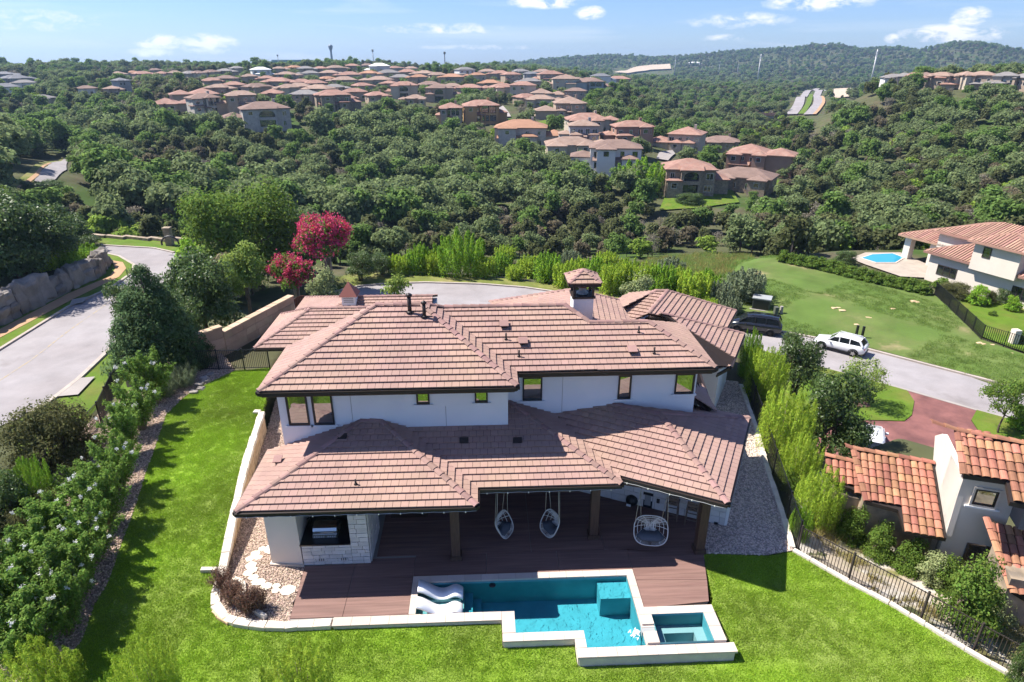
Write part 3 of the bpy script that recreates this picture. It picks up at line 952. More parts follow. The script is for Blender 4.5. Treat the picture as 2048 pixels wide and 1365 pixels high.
bed_left_poly = BED_L + [(-14.6, 11.0), (-17.6, 11), (-18.2, 20), (-19.2, 28), (-18.4, 34.8), (-16.5, 36.5), (-15.0, 34.5)] + lxy([(470, 742), (420, 765)])
sheet('planting_bed', bed_left_poly, lambda x, y: lawn_z(x, y) + 0.012, 0.6, MT['gravelbase'])
gravel_poly = [(-11.05, 28.3), (-11.5, 31.2), (-11.7, 33.4), (-9.0, 33.6), (-7.85, 21.7), (-6.86, 18.6), (-6.76, 18.56), (-6.66, 16.0), (-7.9, 16.02), (-8.6, 16.25), (-9.15, 16.65),
               (-9.42, 17.2), (-9.45, 17.9), (-9.65, 19.2), (-9.98, 21.4), (-10.45, 24.2), (-10.88, 27.1)]
sheet('gravel_bed', gravel_poly, lambda x, y: 0 * x + 0.0, 0.8, MT['gravelbase'])
gravel_r_poly = [(8.1, 18.6), (10.4, 18.4), (11.55, 18.6), (12.0, 20.5), (12.6, 23.5), (13.6, 27.5), (14.6, 32.5), (12.6, 33), (11.2, 28), (9.4, 22.5), (8.6, 20.2)]
sheet('gravel_bed', gravel_r_poly, lambda x, y: 0 * x + 0.004, 0.8, MT['gravelgrey'])

# ------------------------------------------------------------------ deck
deck_base = MB().prism([(-6.7, 16.0), (-2.75, 16.0), (-2.75, 17.85), (5.22, 17.85), (5.22, 16.05), (7.5, 16.3), (8.1, 18.6), (9.6, 22.0), (9.0, 24), (-7.0, 24), (-6.85, 18.6)], -0.3, 0.0)
deck_root = tag(deck_base.obj('deck', MT['mortar']), kind='structure')


def deck_slab(poly, z=0.03):
    c = Vector((sum(p[0] for p in poly) / len(poly), sum(p[1] for p in poly) / len(poly)))
    q = []
    for p in poly:
        d = c - Vector(p)
        q.append(Vector(p) + Vector((math.copysign(0.008, d.x), math.copysign(0.008, d.y))))
    return MB().prism([tuple(p) for p in q], 0.001, z).obj('deck_slab', MT['deck'], deck_root)


def rect(x0, x1, y0, y1):
    return [(x0, y0), (x1, y0), (x1, y1), (x0, y1)]


deck_slab([(-6.67, 16.15), (-4.93, 16.15), (-4.93, 18.62), (-6.76, 18.58)])
deck_slab(rect(-4.93, -2.74, 16.15, 17.86))
deck_slab(rect(-4.93, -2.74, 17.86, 18.86))
for a, b in ((-2.74, -0.1), (-0.1, 2.55), (2.55, 5.22)):
    deck_slab(rect(a, b, 17.86, 18.96))
deck_slab([(5.22, 16.05), (7.52, 16.25), (7.78, 17.25), (5.22, 17.35)])
deck_slab([(5.22, 17.35), (7.78, 17.25), (8.06, 18.5), (5.22, 18.96)])
for a, b in ((-4.2, -1.2), (-1.2, 1.6), (1.6, 4.4)):
    deck_slab(rect(a, b, 18.96, 20.9))
    deck_slab(rect(a, b, 20.9, 23.2))
deck_slab([(4.4, 19.0), (8.08, 18.5), (8.7, 20.3), (4.4, 20.9)])
deck_slab([(4.4, 20.9), (8.7, 20.3), (9.2, 21.6), (6.2, 23.2), (4.4, 23.2)])

# ------------------------------------------------------------------ pool, spa
PO = [(-2.5, 17.55), (4.93, 17.55), (4.93, 14.52), (3.04, 14.52), (3.04, 15.2), (0.82, 15.2), (0.82, 16.1), (-2.5, 16.1)]
pool = thing('swimming_pool', 'long stepped swimming pool of teal water with pale stone coping', 'swimming pool', (1.2, 16, 0))


def basin(poly, z0, z1):
    mb = MB()
    n = len(poly)
    a = sum(poly[i][0] * poly[(i + 1) % n][1] - poly[(i + 1) % n][0] * poly[i][1] for i in range(n))
    pl = poly if a > 0 else poly[::-1]
    for i in range(n):
        p, q = pl[i], pl[(i + 1) % n]
        mb.add([(p[0], p[1], z1), (q[0], q[1], z1), (q[0], q[1], z0), (p[0], p[1], z0)], [(0, 1, 2, 3)])
    mb.add([(p[0], p[1], z0) for p in pl], [tuple(range(n))])
    return mb


basin(PO, -1.0, 0.0).obj('basin', MT['plaster'], pool)
MB().box(-2.498, -0.9, 16.102, 17.548, -0.99, -0.24).obj('tanning_ledge', MT['plaster_lite'], pool)
MB().box(-0.898, -0.6, 16.102, 17.548, -0.99, -0.5).obj('step', MT['plaster'], pool)
MB().box(-0.598, -0.3, 16.102, 17.548, -0.99, -0.8).obj('step', MT['plaster'], pool)
MB().box(3.87, 4.928, 16.75, 17.548, -0.99, -0.2).obj('bench', MT['plaster'], pool)
_vs, _fs = cdt(PO, 0.6)
link('water', mesh_np('water', np.c_[_vs, np.full(len(_vs), -0.075)], np.array([f[:3] if np.cross(_vs[f[1]] - _vs[f[0]], _vs[f[2]] - _vs[f[0]]) > 0 else f[:3][::-1] for f in _fs]), MT['water'], False), None, pool)
MB().lathe([(0.10, 0), (0.12, 0.02), (0.02, 0.03)], (0.1, 17.42, -0.075), 12).obj('skimmer_float', MT['black'], pool)


def coping_run(parent, x0, x1, y0, y1, z0, z1, along, step=0.62):
    a, b = (x0, x1) if along == 'x' else (y0, y1)
    n = max(1, round((b - a) / step))
    for i in range(n):
        s, e = a + (b - a) * i / n + 0.004, a + (b - a) * (i + 1) / n - 0.004
        dz = RNG.uniform(-0.003, 0.003)
        mb = MB()
        if along == 'x':
            mb.box(s, e, y0, y1, z0, z1 + dz)
        else:
            mb.box(x0, x1, s, e, z0, z1 + dz)
        mb.obj('coping_stone', MT['coping'], parent)


coping_run(pool, -2.73, 5.21, 17.56, 17.84, 0.0, 0.07, 'x')
coping_run(pool, -2.73, -2.5, 16.12, 17.555, 0.0, 0.07, 'y')
coping_run(pool, 4.94, 5.21, 15.98, 17.555, 0.0, 0.07, 'y')
coping_run(pool, -5.2, 0.38, 15.745, 16.105, 0.0, 0.07, 'x')
coping_run(pool, 0.385, 0.815, 15.21, 16.1, 0.0, 0.07, 'y')
coping_run(pool, 0.385, 3.035, 14.875, 15.195, 0.0, 0.07, 'x')
coping_run(pool, 2.695, 3.035, 14.53, 14.87, 0.0, 0.07, 'y')
coping_run(pool, 2.695, 7.74, 14.165, 14.515, 0.0, 0.075, 'x')
# outer face of the pool shell below the coping
mb = MB()
for a, b in (((-5.15, 15.80), (0.43, 15.80)), ((0.43, 15.80), (0.43, 14.93)), ((0.43, 14.93), (2.75, 14.93)), ((2.75, 14.93), (2.75, 14.22)), ((2.75, 14.22), (7.66, 14.22)), ((7.45, 14.3), (7.45, 15.9))):
    mb.wall(a, b, 0.08, -1.0, -0.001)
mb.obj('outer_wall', MT['limestone'], pool)

spa = thing('spa', 'raised square spa with teal water and wide stone rim beside pool', 'hot tub', (6.2, 15.1, 0))
SZ = 0.17
SPI = [(5.36, 15.66), (7.10, 15.66), (7.10, 14.53), (5.36, 14.53)]
basin(SPI, -0.95, SZ).obj('basin', MT['plaster'], spa)
mb = MB()
mb.box(5.362, 5.72, 14.532, 15.658, -0.94, -0.36).box(6.75, 7.098, 14.532, 15.658, -0.94, -0.36).box(5.722, 6.748, 15.33, 15.658, -0.94, -0.36)
mb.obj('seat', MT['plaster_lite'], spa)
MB().poly([(5.36, 14.53, SZ - 0.09), (7.1, 14.53, SZ - 0.09), (7.1, 15.66, SZ - 0.09), (5.36, 15.66, SZ - 0.09)]).obj('water', MT['water_calm'], spa)
for seg in ((4.965, 7.5, 15.665, 15.98, 'x'), (7.105, 7.5, 14.525, 15.66, 'y'), (4.965, 5.355, 15.27, 15.66, 'y'), (4.965, 5.355, 14.525, 14.98, 'y')):
    coping_run(spa, seg[0], seg[1], seg[2], seg[3], 0.1, SZ, seg[4])
mb = MB().box(4.935, 5.355, 15.2, 15.97, -0.2, 0.099).box(4.935, 5.355, 14.52, 15.0, -0.2, 0.099).box(5.36, 7.49, 15.668, 15.97, -0.2, 0.099).box(7.108, 7.49, 14.53, 15.66, -0.2, 0.099)
mb.obj('rim_wall', MT['coping'], spa)
MB().box(4.9, 5.35, 15.005, 15.195, -0.2, SZ - 0.08).obj('spillway', MT['greymetal'], spa)
foam_r = random.Random(4)
mb = MB()
for k in range(46):
    c = Vector((4.86 - abs(foam_r.gauss(0, 0.16)), 15.1 + foam_r.gauss(0, 0.10), -0.06))
    s = foam_r.uniform(0.012, 0.035)
    mb.obox(c, Vector((foam_r.random(), foam_r.random(), 0.2)).normalized(), Vector((0.2, -0.6, 0.5)).normalized(), Vector((0.1, 0.3, 0.9)).normalized(), s, s, s * 0.5)
tag(mb.obj('splash_foam', MT['lounger']), 'white splash where spa spillway falls into pool', 'splash', kind='stuff')


# two in-pool loungers on the ledge
def lounger(y0, y1, label):
    t = thing('pool_lounger', label, 'lounger', (-1.7, (y0 + y1) / 2, -0.24), group='loungers on the tanning ledge')
    prof = [(-2.48, 0.46), (-2.30, 0.40), (-2.12, 0.28), (-1.95, 0.15), (-1.8, 0.06), (-1.65, 0.03), (-1.5, 0.06), (-1.36, 0.13), (-1.24, 0.18), (-1.12, 0.17), (-1.0, 0.10), (-0.93, 0.03)]
    prof = [(p.x, p.y) for p in smooth_loop([(a, b, 0) for a, b in prof], 3)]
    mb = MB()
    n = len(prof)
    top = [(x, y0, z + 0.0) for x, z in prof] + [(x, y1, z) for x, z in prof]
    bot = [(x, y0, z - 0.085) for x, z in prof] + [(x, y1, z - 0.085) for x, z in prof]
    pts = [(p[0], p[1], p[2] - 0.10) for p in top + bot]
    fs = []
    for i in range(n - 1):
        fs.append((i, i + 1, n + i + 1, n + i))
        fs.append((2 * n + i + 1, 2 * n + i, 3 * n + i, 3 * n + i + 1))
        fs.append((i + 1, i, 2 * n + i, 2 * n + i + 1))
        fs.append((n + i, n + i + 1, 3 * n + i + 1, 3 * n + i))
    fs += [(0, n, 3 * n, 2 * n), (n - 1, 3 * n - 1, 4 * n - 1, 2 * n - 1)]
    mb.add(pts, fs, True)
    o = mb.obj('shell', MT['lounger'], t)
    mb = MB()
    mb.wall((-2.3, y0 + 0.06), (-1.0, y0 + 0.06), 0.05, -0.239, -0.15).wall((-2.3, y1 - 0.06), (-1.0, y1 - 0.06), 0.05, -0.239, -0.15)
    mb.obj('base', MT['lounger'], t)


lounger(16.86, 17.40, 'white wavy pool lounger shaded under the deck edge, beside the far coping')
lounger(16.15, 16.62, 'white wavy pool lounger half in sun next to front coping')


# ------------------------------------------------------------------ low limestone wall round the lawn
wall = thing('retaining_wall', 'low curved retaining wall of tan stone with white limestone caps between lawn and gravel', 'wall', (-10, 20, 0))


def edge_blocks(parent, line, z, w, h, L0, L1, mat, name='cap_block', rnd=RNG, off=0.0):
    pts = [Vector((p[0], p[1])) for p in line]
    acc = 0
    segs = []
    for a, b in zip(pts, pts[1:]):
        segs.append((acc, a, b, (b - a).length))
        acc += (b - a).length

    def at(s):
        for st, a, b, l in segs:
            if s <= st + l + 1e-6:
                return a + (b - a) * ((s - st) / max(l, 1e-6))
        return pts[-1]
    s = 0.0
    while s < acc - 0.1:
        e = min(acc, s + rnd.uniform(L0, L1))
        if acc - e < 0.2:
            e = acc
        a, b = at(s), at(e)
        d = (b - a).normalized()
        n = Vector((-d.y, d.x))
        a2, b2 = a + d * 0.006, b - d * 0.006
        za, zb = z(a2.x, a2.y), z(b2.x, b2.y)
        w0, w1 = w * rnd.uniform(0.88, 1.1), w * rnd.uniform(0.88, 1.1)
        j = lambda: rnd.uniform(-0.012, 0.012)
        q = []
        for (p, zz, ww) in ((a2, za, w0), (b2, zb, w1)):
            for sd in (-0.5, 0.5):
                c = p + n * (sd * ww + off)
                q.append((c.x + j(), c.y + j(), zz))
        k = [q[0], q[2], q[3], q[1]]
        ins = [Vector((p[0], p[1])) * 1.0 for p in k]
        cen = sum(ins, Vector((0, 0))) / 4
        top = [((cen + (i - cen) * 0.93).x, (cen + (i - cen) * 0.93).y) for i in ins]
        pts8 = [(p[0], p[1], p[2] - h) for p in k] + [(p[0], p[1], p[2] - 0.02) for p in k] + [(t[0], t[1], p[2] + j() * 0.6) for t, p in zip(top, k)]
        fs = [(3, 2, 1, 0), (8, 9, 10, 11)] + [(i, (i + 1) % 4, 4 + (i + 1) % 4, 4 + i) for i in range(4)] + [(4 + i, 4 + (i + 1) % 4, 8 + (i + 1) % 4, 8 + i) for i in range(4)]
        MB().add(pts8, fs).obj(name, mat, parent)
        s = e


wl_line = [tuple(p[:2]) for p in smooth_loop([(p[0], p[1], 0) for p in WALL_IN], 3)]
topz = lambda x, y: float(lawn_z(x - 0.25, y + 0.0)) + 0.10 if y > 16.3 else 0.07
edge_blocks(wall, [(-11.55, 28.3), (-11.2, 28.25)], lambda x, y: 1.15, 0.26, 0.16, 0.4, 0.6, MT['limestone'])
edge_blocks(wall, wl_line, topz, 0.30, 0.17, 0.42, 0.80, MT['limestone'], off=0.02)
edge_blocks(wall, [(-6.72, 15.88), (-5.24, 15.92)], lambda x, y: 0.07, 0.30, 0.17, 0.4, 0.7, MT['limestone'])
# stacked courses of tan stone under the caps, on the house side
core = [p for p in wl_line if p[1] > 16.2]
for k in range(5):
    edge_blocks(wall, core, lambda x, y, k=k: max(topz(x, y) - 0.175 - 0.205 * k, 0.012 - 0.001 * k), 0.24, 0.2, 0.55, 1.1, MT['tanwall'], 'course_stone', off=-0.03)
# small inner planter ring
ring = smooth_loop([(-9.15, 18.0, 0), (-8.72, 17.8, 0), (-8.55, 17.35, 0), (-8.45, 16.9, 0), (-8.1, 16.55, 0), (-7.6, 16.4, 0), (-7.45, 16.2, 0)], 3)
pring = thing('planter_edging', 'low white stone edging of small planter at corner of gravel', 'edging', (-8.3, 17, 0))
edge_blocks(pring, [tuple(p[:2]) for p in ring], lambda x, y: 0.16, 0.16, 0.2, 0.3, 0.5, MT['limestone'], 'edging_stone')
bl = MB()
lz_ = lz(423, 1143)
edge_blocks(wall, [(lz_.x - 0.35, lz_.y - .02), (lz_.x + 0.3, lz_.y + 0.05)], lambda x, y: float(lawn_z(x, y)) + 0.12, 0.16, 0.2, 0.6, 0.8, MT['limestone'])

# flagstone path through the gravel
fl_rng = random.Random(7)
FORD = ['first', 'second', 'third', 'fourth', 'fifth', 'sixth', 'seventh', 'eighth', 'ninth', 'tenth', 'eleventh', 'twelfth', 'thirteenth', 'fourteenth']
for fi, (px, py, sx, sy) in enumerate([(540, 1098, .30, .28), (524, 1098, .22, .16), (511, 1108, .25, .17), (516, 1115, .22, .15), (500, 1118, .22, .18), (502, 1132, .28, .24), (509, 1141, .15, .17), (497, 1147, .22, .19),
                         (507, 1156, .26, .17), (517, 1165, .36, .18), (533, 1173, .27, .19), (553, 1173, .22, .14), (551, 1182, .20, .15), (576, 1181, .34, .26)]):
    c = P(px, py, 0.03)
    n = fl_rng.randint(5, 7)
    a0 = fl_rng.random() * 6.28
    pl = []
    for k in range(n):
        a = a0 + 2 * math.pi * k / n
        r = fl_rng.uniform(0.85, 1.08)
        pl.append((c.x + math.cos(a) * sx * r * 0.82, c.y + math.sin(a) * sy * r * 0.98))
    o = MB().prism(pl, 0.0, fl_rng.uniform(0.04, 0.06)).obj('flagstone', MT['flag'])
    tag(o, FORD[fi] + ' pale stepping stone along the gravel path, counted from the white pillar', 'stepping stone', 'stepping stones through the gravel')

# stone kerb along the fence on the right, and its gravel border
kr = thing('stone_kerb', 'low pale stone kerb under iron fence along right lawn edge', 'kerb', (14, 15, 0))
edge_blocks(kr, [(11.55, 18.6), (12.75, 17.15), (14.25, 15.35), (16.35, 12.95), (18.6, 10.2)], lambda x, y: float(lawn_z(x, y)) + 0.10, 0.18, 0.3, 0.45, 0.8, MT['limestone'], 'kerb_stone')
kg = thing('stone_kerb', 'grey stone kerb between gravel strip and right boundary fence', 'kerb', (12.5, 24, 0))
edge_blocks(kg, [(11.55, 18.7), (12.0, 20.5), (12.65, 23.5), (13.65, 27.5), (14.6, 32.0)], lambda x, y: 0.10, 0.22, 0.3, 0.45, 0.8, MT['limestone'], 'kerb_stone')

# ------------------------------------------------------------------ left road, verges, footpath
def strip(name, line, z0, z1, w, mat, parent=None, kind='structure'):
    mb = MB()
    pts = [Vector((p[0], p[1])) for p in line]
    L, R = [], []
    for i, p in enumerate(pts):
        d = (pts[min(i + 1, len(pts) - 1)] - pts[max(i - 1, 0)]).normalized()
        n = Vector((-d.y, d.x)) * w / 2
        L.append(p + n)
        R.append(p - n)
    for i in range(len(pts) - 1):
        a, b, c, d = R[i], R[i + 1], L[i + 1], L[i]
        mb.add([(a.x, a.y, z1), (b.x, b.y, z1), (c.x, c.y, z1), (d.x, d.y, z1)], [(0, 1, 2, 3)])
        mb.add([(a.x, a.y, z0), (b.x, b.y, z0), (b.x, b.y, z1), (a.x, a.y, z1)], [(0, 1, 2, 3)])
        mb.add([(d.x, d.y, z1), (c.x, c.y, z1), (c.x, c.y, z0), (d.x, d.y, z0)], [(0, 1, 2, 3)])
    o = mb.obj(name, mat, parent)
    if kind:
        o['kind'] = kind
    return o


verge_mat = M('verge_turf', (0.085, 0.145, 0.014), 0.9, 0.15, var=0.2, scale=0.8, col2=(0.13, 0.14, 0.03), mixr=(0.45, 0.7), mscale=0.35, bump=0.03, bscale=15)
dry_mat = M('dry_verge', (0.13, 0.15, 0.035), 0.9, 0.15, var=0.25, scale=0.7, col2=(0.24, 0.20, 0.085), mixr=(0.46, 0.66), mscale=0.3, bump=0.03, bscale=12)
road_px = [(-120, 900), (60, 828), (92, 812), (157, 761), (246, 676), (300, 605), (350, 530), (395, 528), (392, 510), (349, 506), (308, 497), (202, 491),
           (203, 506), (239, 514), (268, 531), (266, 546), (222, 577), (137, 615), (0, 700), (-120, 772)]
sheet('road', pxy(road_px, ZL), ZL, 3.0, MT['asphalt'])
sheet('verge', pxy([(92, 812), (157, 761), (246, 676), (300, 605), (330, 690), (280, 800), (200, 900), (60, 960), (20, 850)], ZL), lambda x, y: ground(x, y) + 0.14, 1.2, verge_mat)
sheet('verge', pxy([(-120, 772), (0, 700), (137, 615), (222, 577), (266, 546), (268, 531), (239, 514), (203, 506), (190, 505), (208, 521), (246, 527), (253, 539), (239, 556), (147, 601), (0, 679), (-120, 742)], ZL), lambda x, y: 0 * x + ZL + 0.12, 2.0, verge_mat)
sheet('verge', pxy([(-120, 735), (0, 662), (137, 590), (219, 556), (232, 539), (222, 522), (205, 519), (190, 528), (0, 645), (-120, 715)], ZL), lambda x, y: 0 * x + ZL + 0.11, 2.0, verge_mat)
sheet('footpath', pxy([(-120, 742), (0, 679), (147, 601), (239, 556), (253, 539), (246, 527), (208, 520), (222, 522), (232, 539), (219, 556), (137, 590), (0, 662), (-120, 725)], ZL), ZL + 0.15, 2.0, MT['footpath'])
sheet('inlet_pad', pxy([(157, 760), (191, 757), (157, 793), (113, 797)], ZL), ZL + 0.16, 1.0, MT['concrete'])
sheet('inlet_pad', pxy([(145, 602), (178, 596), (166, 608), (140, 613)], ZL), ZL + 0.16, 1.0, MT['concrete'])
sheet('verge', pxy([(190, 479), (205, 477), (345, 484), (420, 492), (430, 508), (349, 504), (308, 496), (202, 490)], ZL), lambda x, y: 0 * x + ZL + 0.08, 2.0, verge_mat)
strip('kerb', pxy([(-120, 772), (0, 700), (137, 615), (222, 577), (266, 546), (268, 531), (239, 514), (203, 506)], ZL), ZL - 0.1, ZL + 0.14, 0.3, MT['kerb'])
strip('kerb', pxy([(60, 828), (92, 812), (157, 761), (246, 676), (300, 605)], ZL), ZL - 0.1, ZL + 0.17, 0.35, MT['kerb'])
strip('kerb', pxy([(202, 491), (308, 497), (349, 506)], ZL), ZL - 0.1, ZL + 0.12, 0.3, MT['kerb'])
cl = pxy([(-60, 800), (60, 722), (140, 660), (200, 618), (262, 572)], ZL)
line_mat = M('worn_yellow_paint', (0.34, 0.27, 0.17), 0.9, 0.2, var=0.1, scale=3, col2=(0.27, 0.25, 0.245), mixr=(0.35, 0.6), mscale=2.5)
strip('centre_line', cl, ZL, ZL + 0.006, 0.16, line_mat)
# the road seen again further off on the left
FARPOLY = []


def hxy(lst, lo=60):
    q = [tuple(HIT(a, b, lo)[:2]) for a, b in lst]
    if max(math.hypot(*p) for p in q) > 140:
        FARPOLY.append(q)
    return q


sheet('road', hxy([(70, 366), (96, 336), (128, 320), (136, 322), (134, 342), (112, 362), (90, 372)]), over(0.25), 3.0, MT['asphalt'])
sheet('verge', hxy([(20, 378), (60, 345), (92, 325), (124, 317), (128, 320), (96, 336), (70, 366), (50, 384)]), over(0.2), 3.0, dry_mat)
sheet('footpath', hxy([(30, 382), (72, 352), (100, 329), (104, 330), (78, 355), (40, 386)]), over(0.32), 3.0, MT['footpath'])

# ------------------------------------------------------------------ street in front, cul-de-sac, drive
st = [(560, 600), (640, 590), (690, 580), (720, 573), (780, 568), (850, 566), (960, 569), (1050, 576), (1120, 586), (1250, 606), (1400, 636), (1560, 664), (1629, 677), (1740, 701), (2048, 781), (2140, 806),
      (2140, 880), (2048, 846), (1953, 821), (1814, 781), (1703, 751), (1620, 729), (1500, 694), (1250, 660), (1000, 640), (560, 640)]
sheet('street', pxy(st, ZR), ZR, 3.0, MT['asphalt'])
strip('kerb', pxy(st[1:15], ZR), ZR - 0.1, ZR + 0.14, 0.3, MT['kerb'])
strip('kerb', pxy(st[17:22], ZR), ZR - 0.1, ZR + 0.06, 0.3, MT['concrete'])
sheet('driveway', pxy([(1814, 781), (1953, 821), (1942, 842), (1990, 915), (1900, 990), (1640, 960), (1630, 880), (1694, 841), (1808, 844), (1823, 832), (1828, 804)], ZR), ZR + 0.03, 2.0, MT['red_drive'])
sheet('verge', pxy([(1620, 730), (1703, 752), (1814, 783), (1828, 804), (1823, 832), (1808, 844), (1694, 841), (1630, 880), (1570, 850), (1560, 740)], ZR), ZR + 0.09, 2.0, verge_mat)
sheet('verge', pxy([(1953, 822), (2048, 848), (2100, 866), (2100, 930), (1990, 915), (1942, 842)], ZR), ZR + 0.09, 2.0, verge_mat)
sheet('mulch_ring', pxy([(1700, 806), (1716, 802), (1738, 810), (1740, 816), (1722, 818), (1704, 813)], ZR), ZR + 0.13, 1.0, M('mulch', (0.10, 0.06, 0.045), 0.95, 0.1, var=0.4, scale=8))
sheet('verge', pxy([(660, 560), (700, 548), (830, 543), (960, 552), (1110, 572), (1260, 596), (1250, 606), (1120, 586), (1050, 576), (960, 569), (850, 566), (720, 573), (690, 580)], ZR), lambda x, y: ground(x, y) + 0.2, 2.0, dry_mat)
lot_mat = M('lot_grass', (0.085, 0.135, 0.030), 0.95, 0.1, var=0.22, scale=0.35, col2=(0.115, 0.14, 0.045), mixr=(0.42, 0.66), mscale=0.16, col3=(0.27, 0.22, 0.12), m3=(0.60, 0.72), m3s=0.16, bump=0.05, bscale=4)
lotp = [(1430, 600), (1440, 570), (1500, 520), (1560, 524), (1700, 556), (1868, 592), (1905, 625), (1960, 682), (2048, 712), (2140, 740), (2140, 806), (2048, 781), (1740, 701), (1629, 677), (1560, 664)]
LOT_XY = hxy(lotp, 30)
sheet('vacant_lot', LOT_XY, over(0.12), 2.5, lot_mat)
sheet('scrub_patch', hxy([(1250, 605), (1230, 580), (1300, 520), (1400, 512), (1505, 516), (1440, 572), (1430, 600)], 30), over(0.10), 2.5, M('scrub_ground', (0.10, 0.105, 0.05), 0.95, 0.1, var=0.3, scale=0.5, col2=(0.16, 0.13, 0.09), mixr=(0.42, 0.62), mscale=0.25))
sheet('garden_lawn', hxy([(1885, 584), (1960, 596), (2140, 640), (2140, 738), (2048, 710), (1962, 678)], 30), over(0.16), 2.5, verge_mat)
sheet('rock_shelf', [(11.9, 18.6), (13.0, 17.2), (14.5, 15.4), (16.6, 13.0), (19.5, 9.5), (22, 12), (18.5, 18), (17.0, 21.5), (15.6, 24.5), (13.4, 23.2), (12.4, 20.5)], over(0.05), 0.9,
      M('caliche_rock', (0.36, 0.30, 0.23), 0.95, 0.1, var=0.3, scale=1.2, col2=(0.16, 0.15, 0.06), mixr=(0.47, 0.6), mscale=0.6, col3=(0.45, 0.41, 0.36), m3=(0.5, 0.6), m3s=0.8, bump=0.08, bscale=3))
# winding road on the far hillside and the bridge
def ribbon(name, pxs, w, off, mat):
    c = [Vector(HIT(a, b, 300)[:2]) for a, b in pxs]
    c = [Vector(p[:2]) for p in smooth_loop([(p.x, p.y, 0) for p in c], 3)]
    L, R = [], []
    for i, p in enumerate(c):
        d = (c[min(i + 1, len(c) - 1)] - c[max(i - 1, 0)]).normalized()
        n = Vector((-d.y, d.x)) * w / 2
        L.append(tuple(p + n))
        R.append(tuple(p - n))
    q = L + R[::-1]
    FARPOLY.append(q)
    sheet(name, q, over(off), 6.0, mat)


ribbon('road', [(1582, 232), (1597, 211), (1602, 196), (1614, 185), (1634, 179)], 7.5, 1.0, MT['asphalt'])
ribbon('road', [(1618, 232), (1631, 217), (1637, 205), (1633, 194), (1646, 182)], 7.5, 1.0, MT['asphalt'])
ribbon('road_median', [(1602, 230), (1614, 213), (1619, 201), (1622, 190)], 4.0, 0.8, verge_mat)
ribbon('footpath', [(1628, 232), (1641, 217), (1647, 205), (1643, 195)], 2.2, 1.1, MT['footpath'])
sheet('cut_bank', hxy([(1655, 190), (1668, 180), (1700, 178), (1725, 184), (1700, 196), (1670, 200)], 360), over(1.2), 8.0, MT['screed'])
sheet('cut_bank', hxy([(1228, 148), (1262, 140), (1300, 133), (1340, 131), (1342, 141), (1300, 143), (1255, 150)], 700), over(4.0), 20.0, MT['screed'])
sheet('side_street', hxy([(1318, 309), (1345, 304), (1350, 311), (1336, 325), (1312, 322)], 100), over(0.6), 4.0, MT['concrete'])
sheet('side_street', hxy([(996, 219), (1006, 214), (1016, 226), (1022, 237), (1010, 237)], 100), over(0.6), 4.0, MT['concrete'])
hl = hxy([(1318, 425), (1330, 395), (1420, 372), (1465, 384), (1478, 408), (1400, 420)], 100)
sheet('hillside_lawn', hl, over(0.4), 4.0, verge_mat)
sheet('hillside_lawn', hxy([(1536, 378), (1550, 362), (1580, 374), (1590, 390), (1560, 392)], 100), over(0.4), 4.0, verge_mat)
sheet('hillside_lawn', hxy([(1060, 252), (1090, 242), (1110, 250), (1085, 262)], 100), over(0.4), 4.0, verge_mat)

# ------------------------------------------------------------------ the main house
house = thing('house', 'large white stucco house with brown tiled hip roofs in two tiers above the pool', 'house', (0, 22, 0))
TILE_W, TILE_E = 0.275, 0.292
CAMV = Vector((0, 0, CAM_H))
TILES = []          # (distance, roof object, u, v, basis matrix, clipped polygon or None)


def clip(poly, conv):
    out = poly
    n = len(conv)
    for i in range(n):
        a, b = conv[i], conv[(i + 1) % n]
        inp, out = out, []
        if not inp:
            return []
        side = lambda p: (b[0] - a[0]) * (p[1] - a[1]) - (b[1] - a[1]) * (p[0] - a[0])
        for k in range(len(inp)):
            p, q = inp[k], inp[(k + 1) % len(inp)]
            sp, sq = side(p), side(q)
            if sp >= 0:
                out.append(p)
            if (sp >= 0) != (sq >= 0):
                t = sp / (sp - sq)
                out.append((p[0] + (q[0] - p[0]) * t, p[1] + (q[1] - p[1]) * t))
    return out


def area2(p):
    return sum(p[i][0] * p[(i + 1) % len(p)][1] - p[(i + 1) % len(p)][0] * p[i][1] for i in range(len(p)))


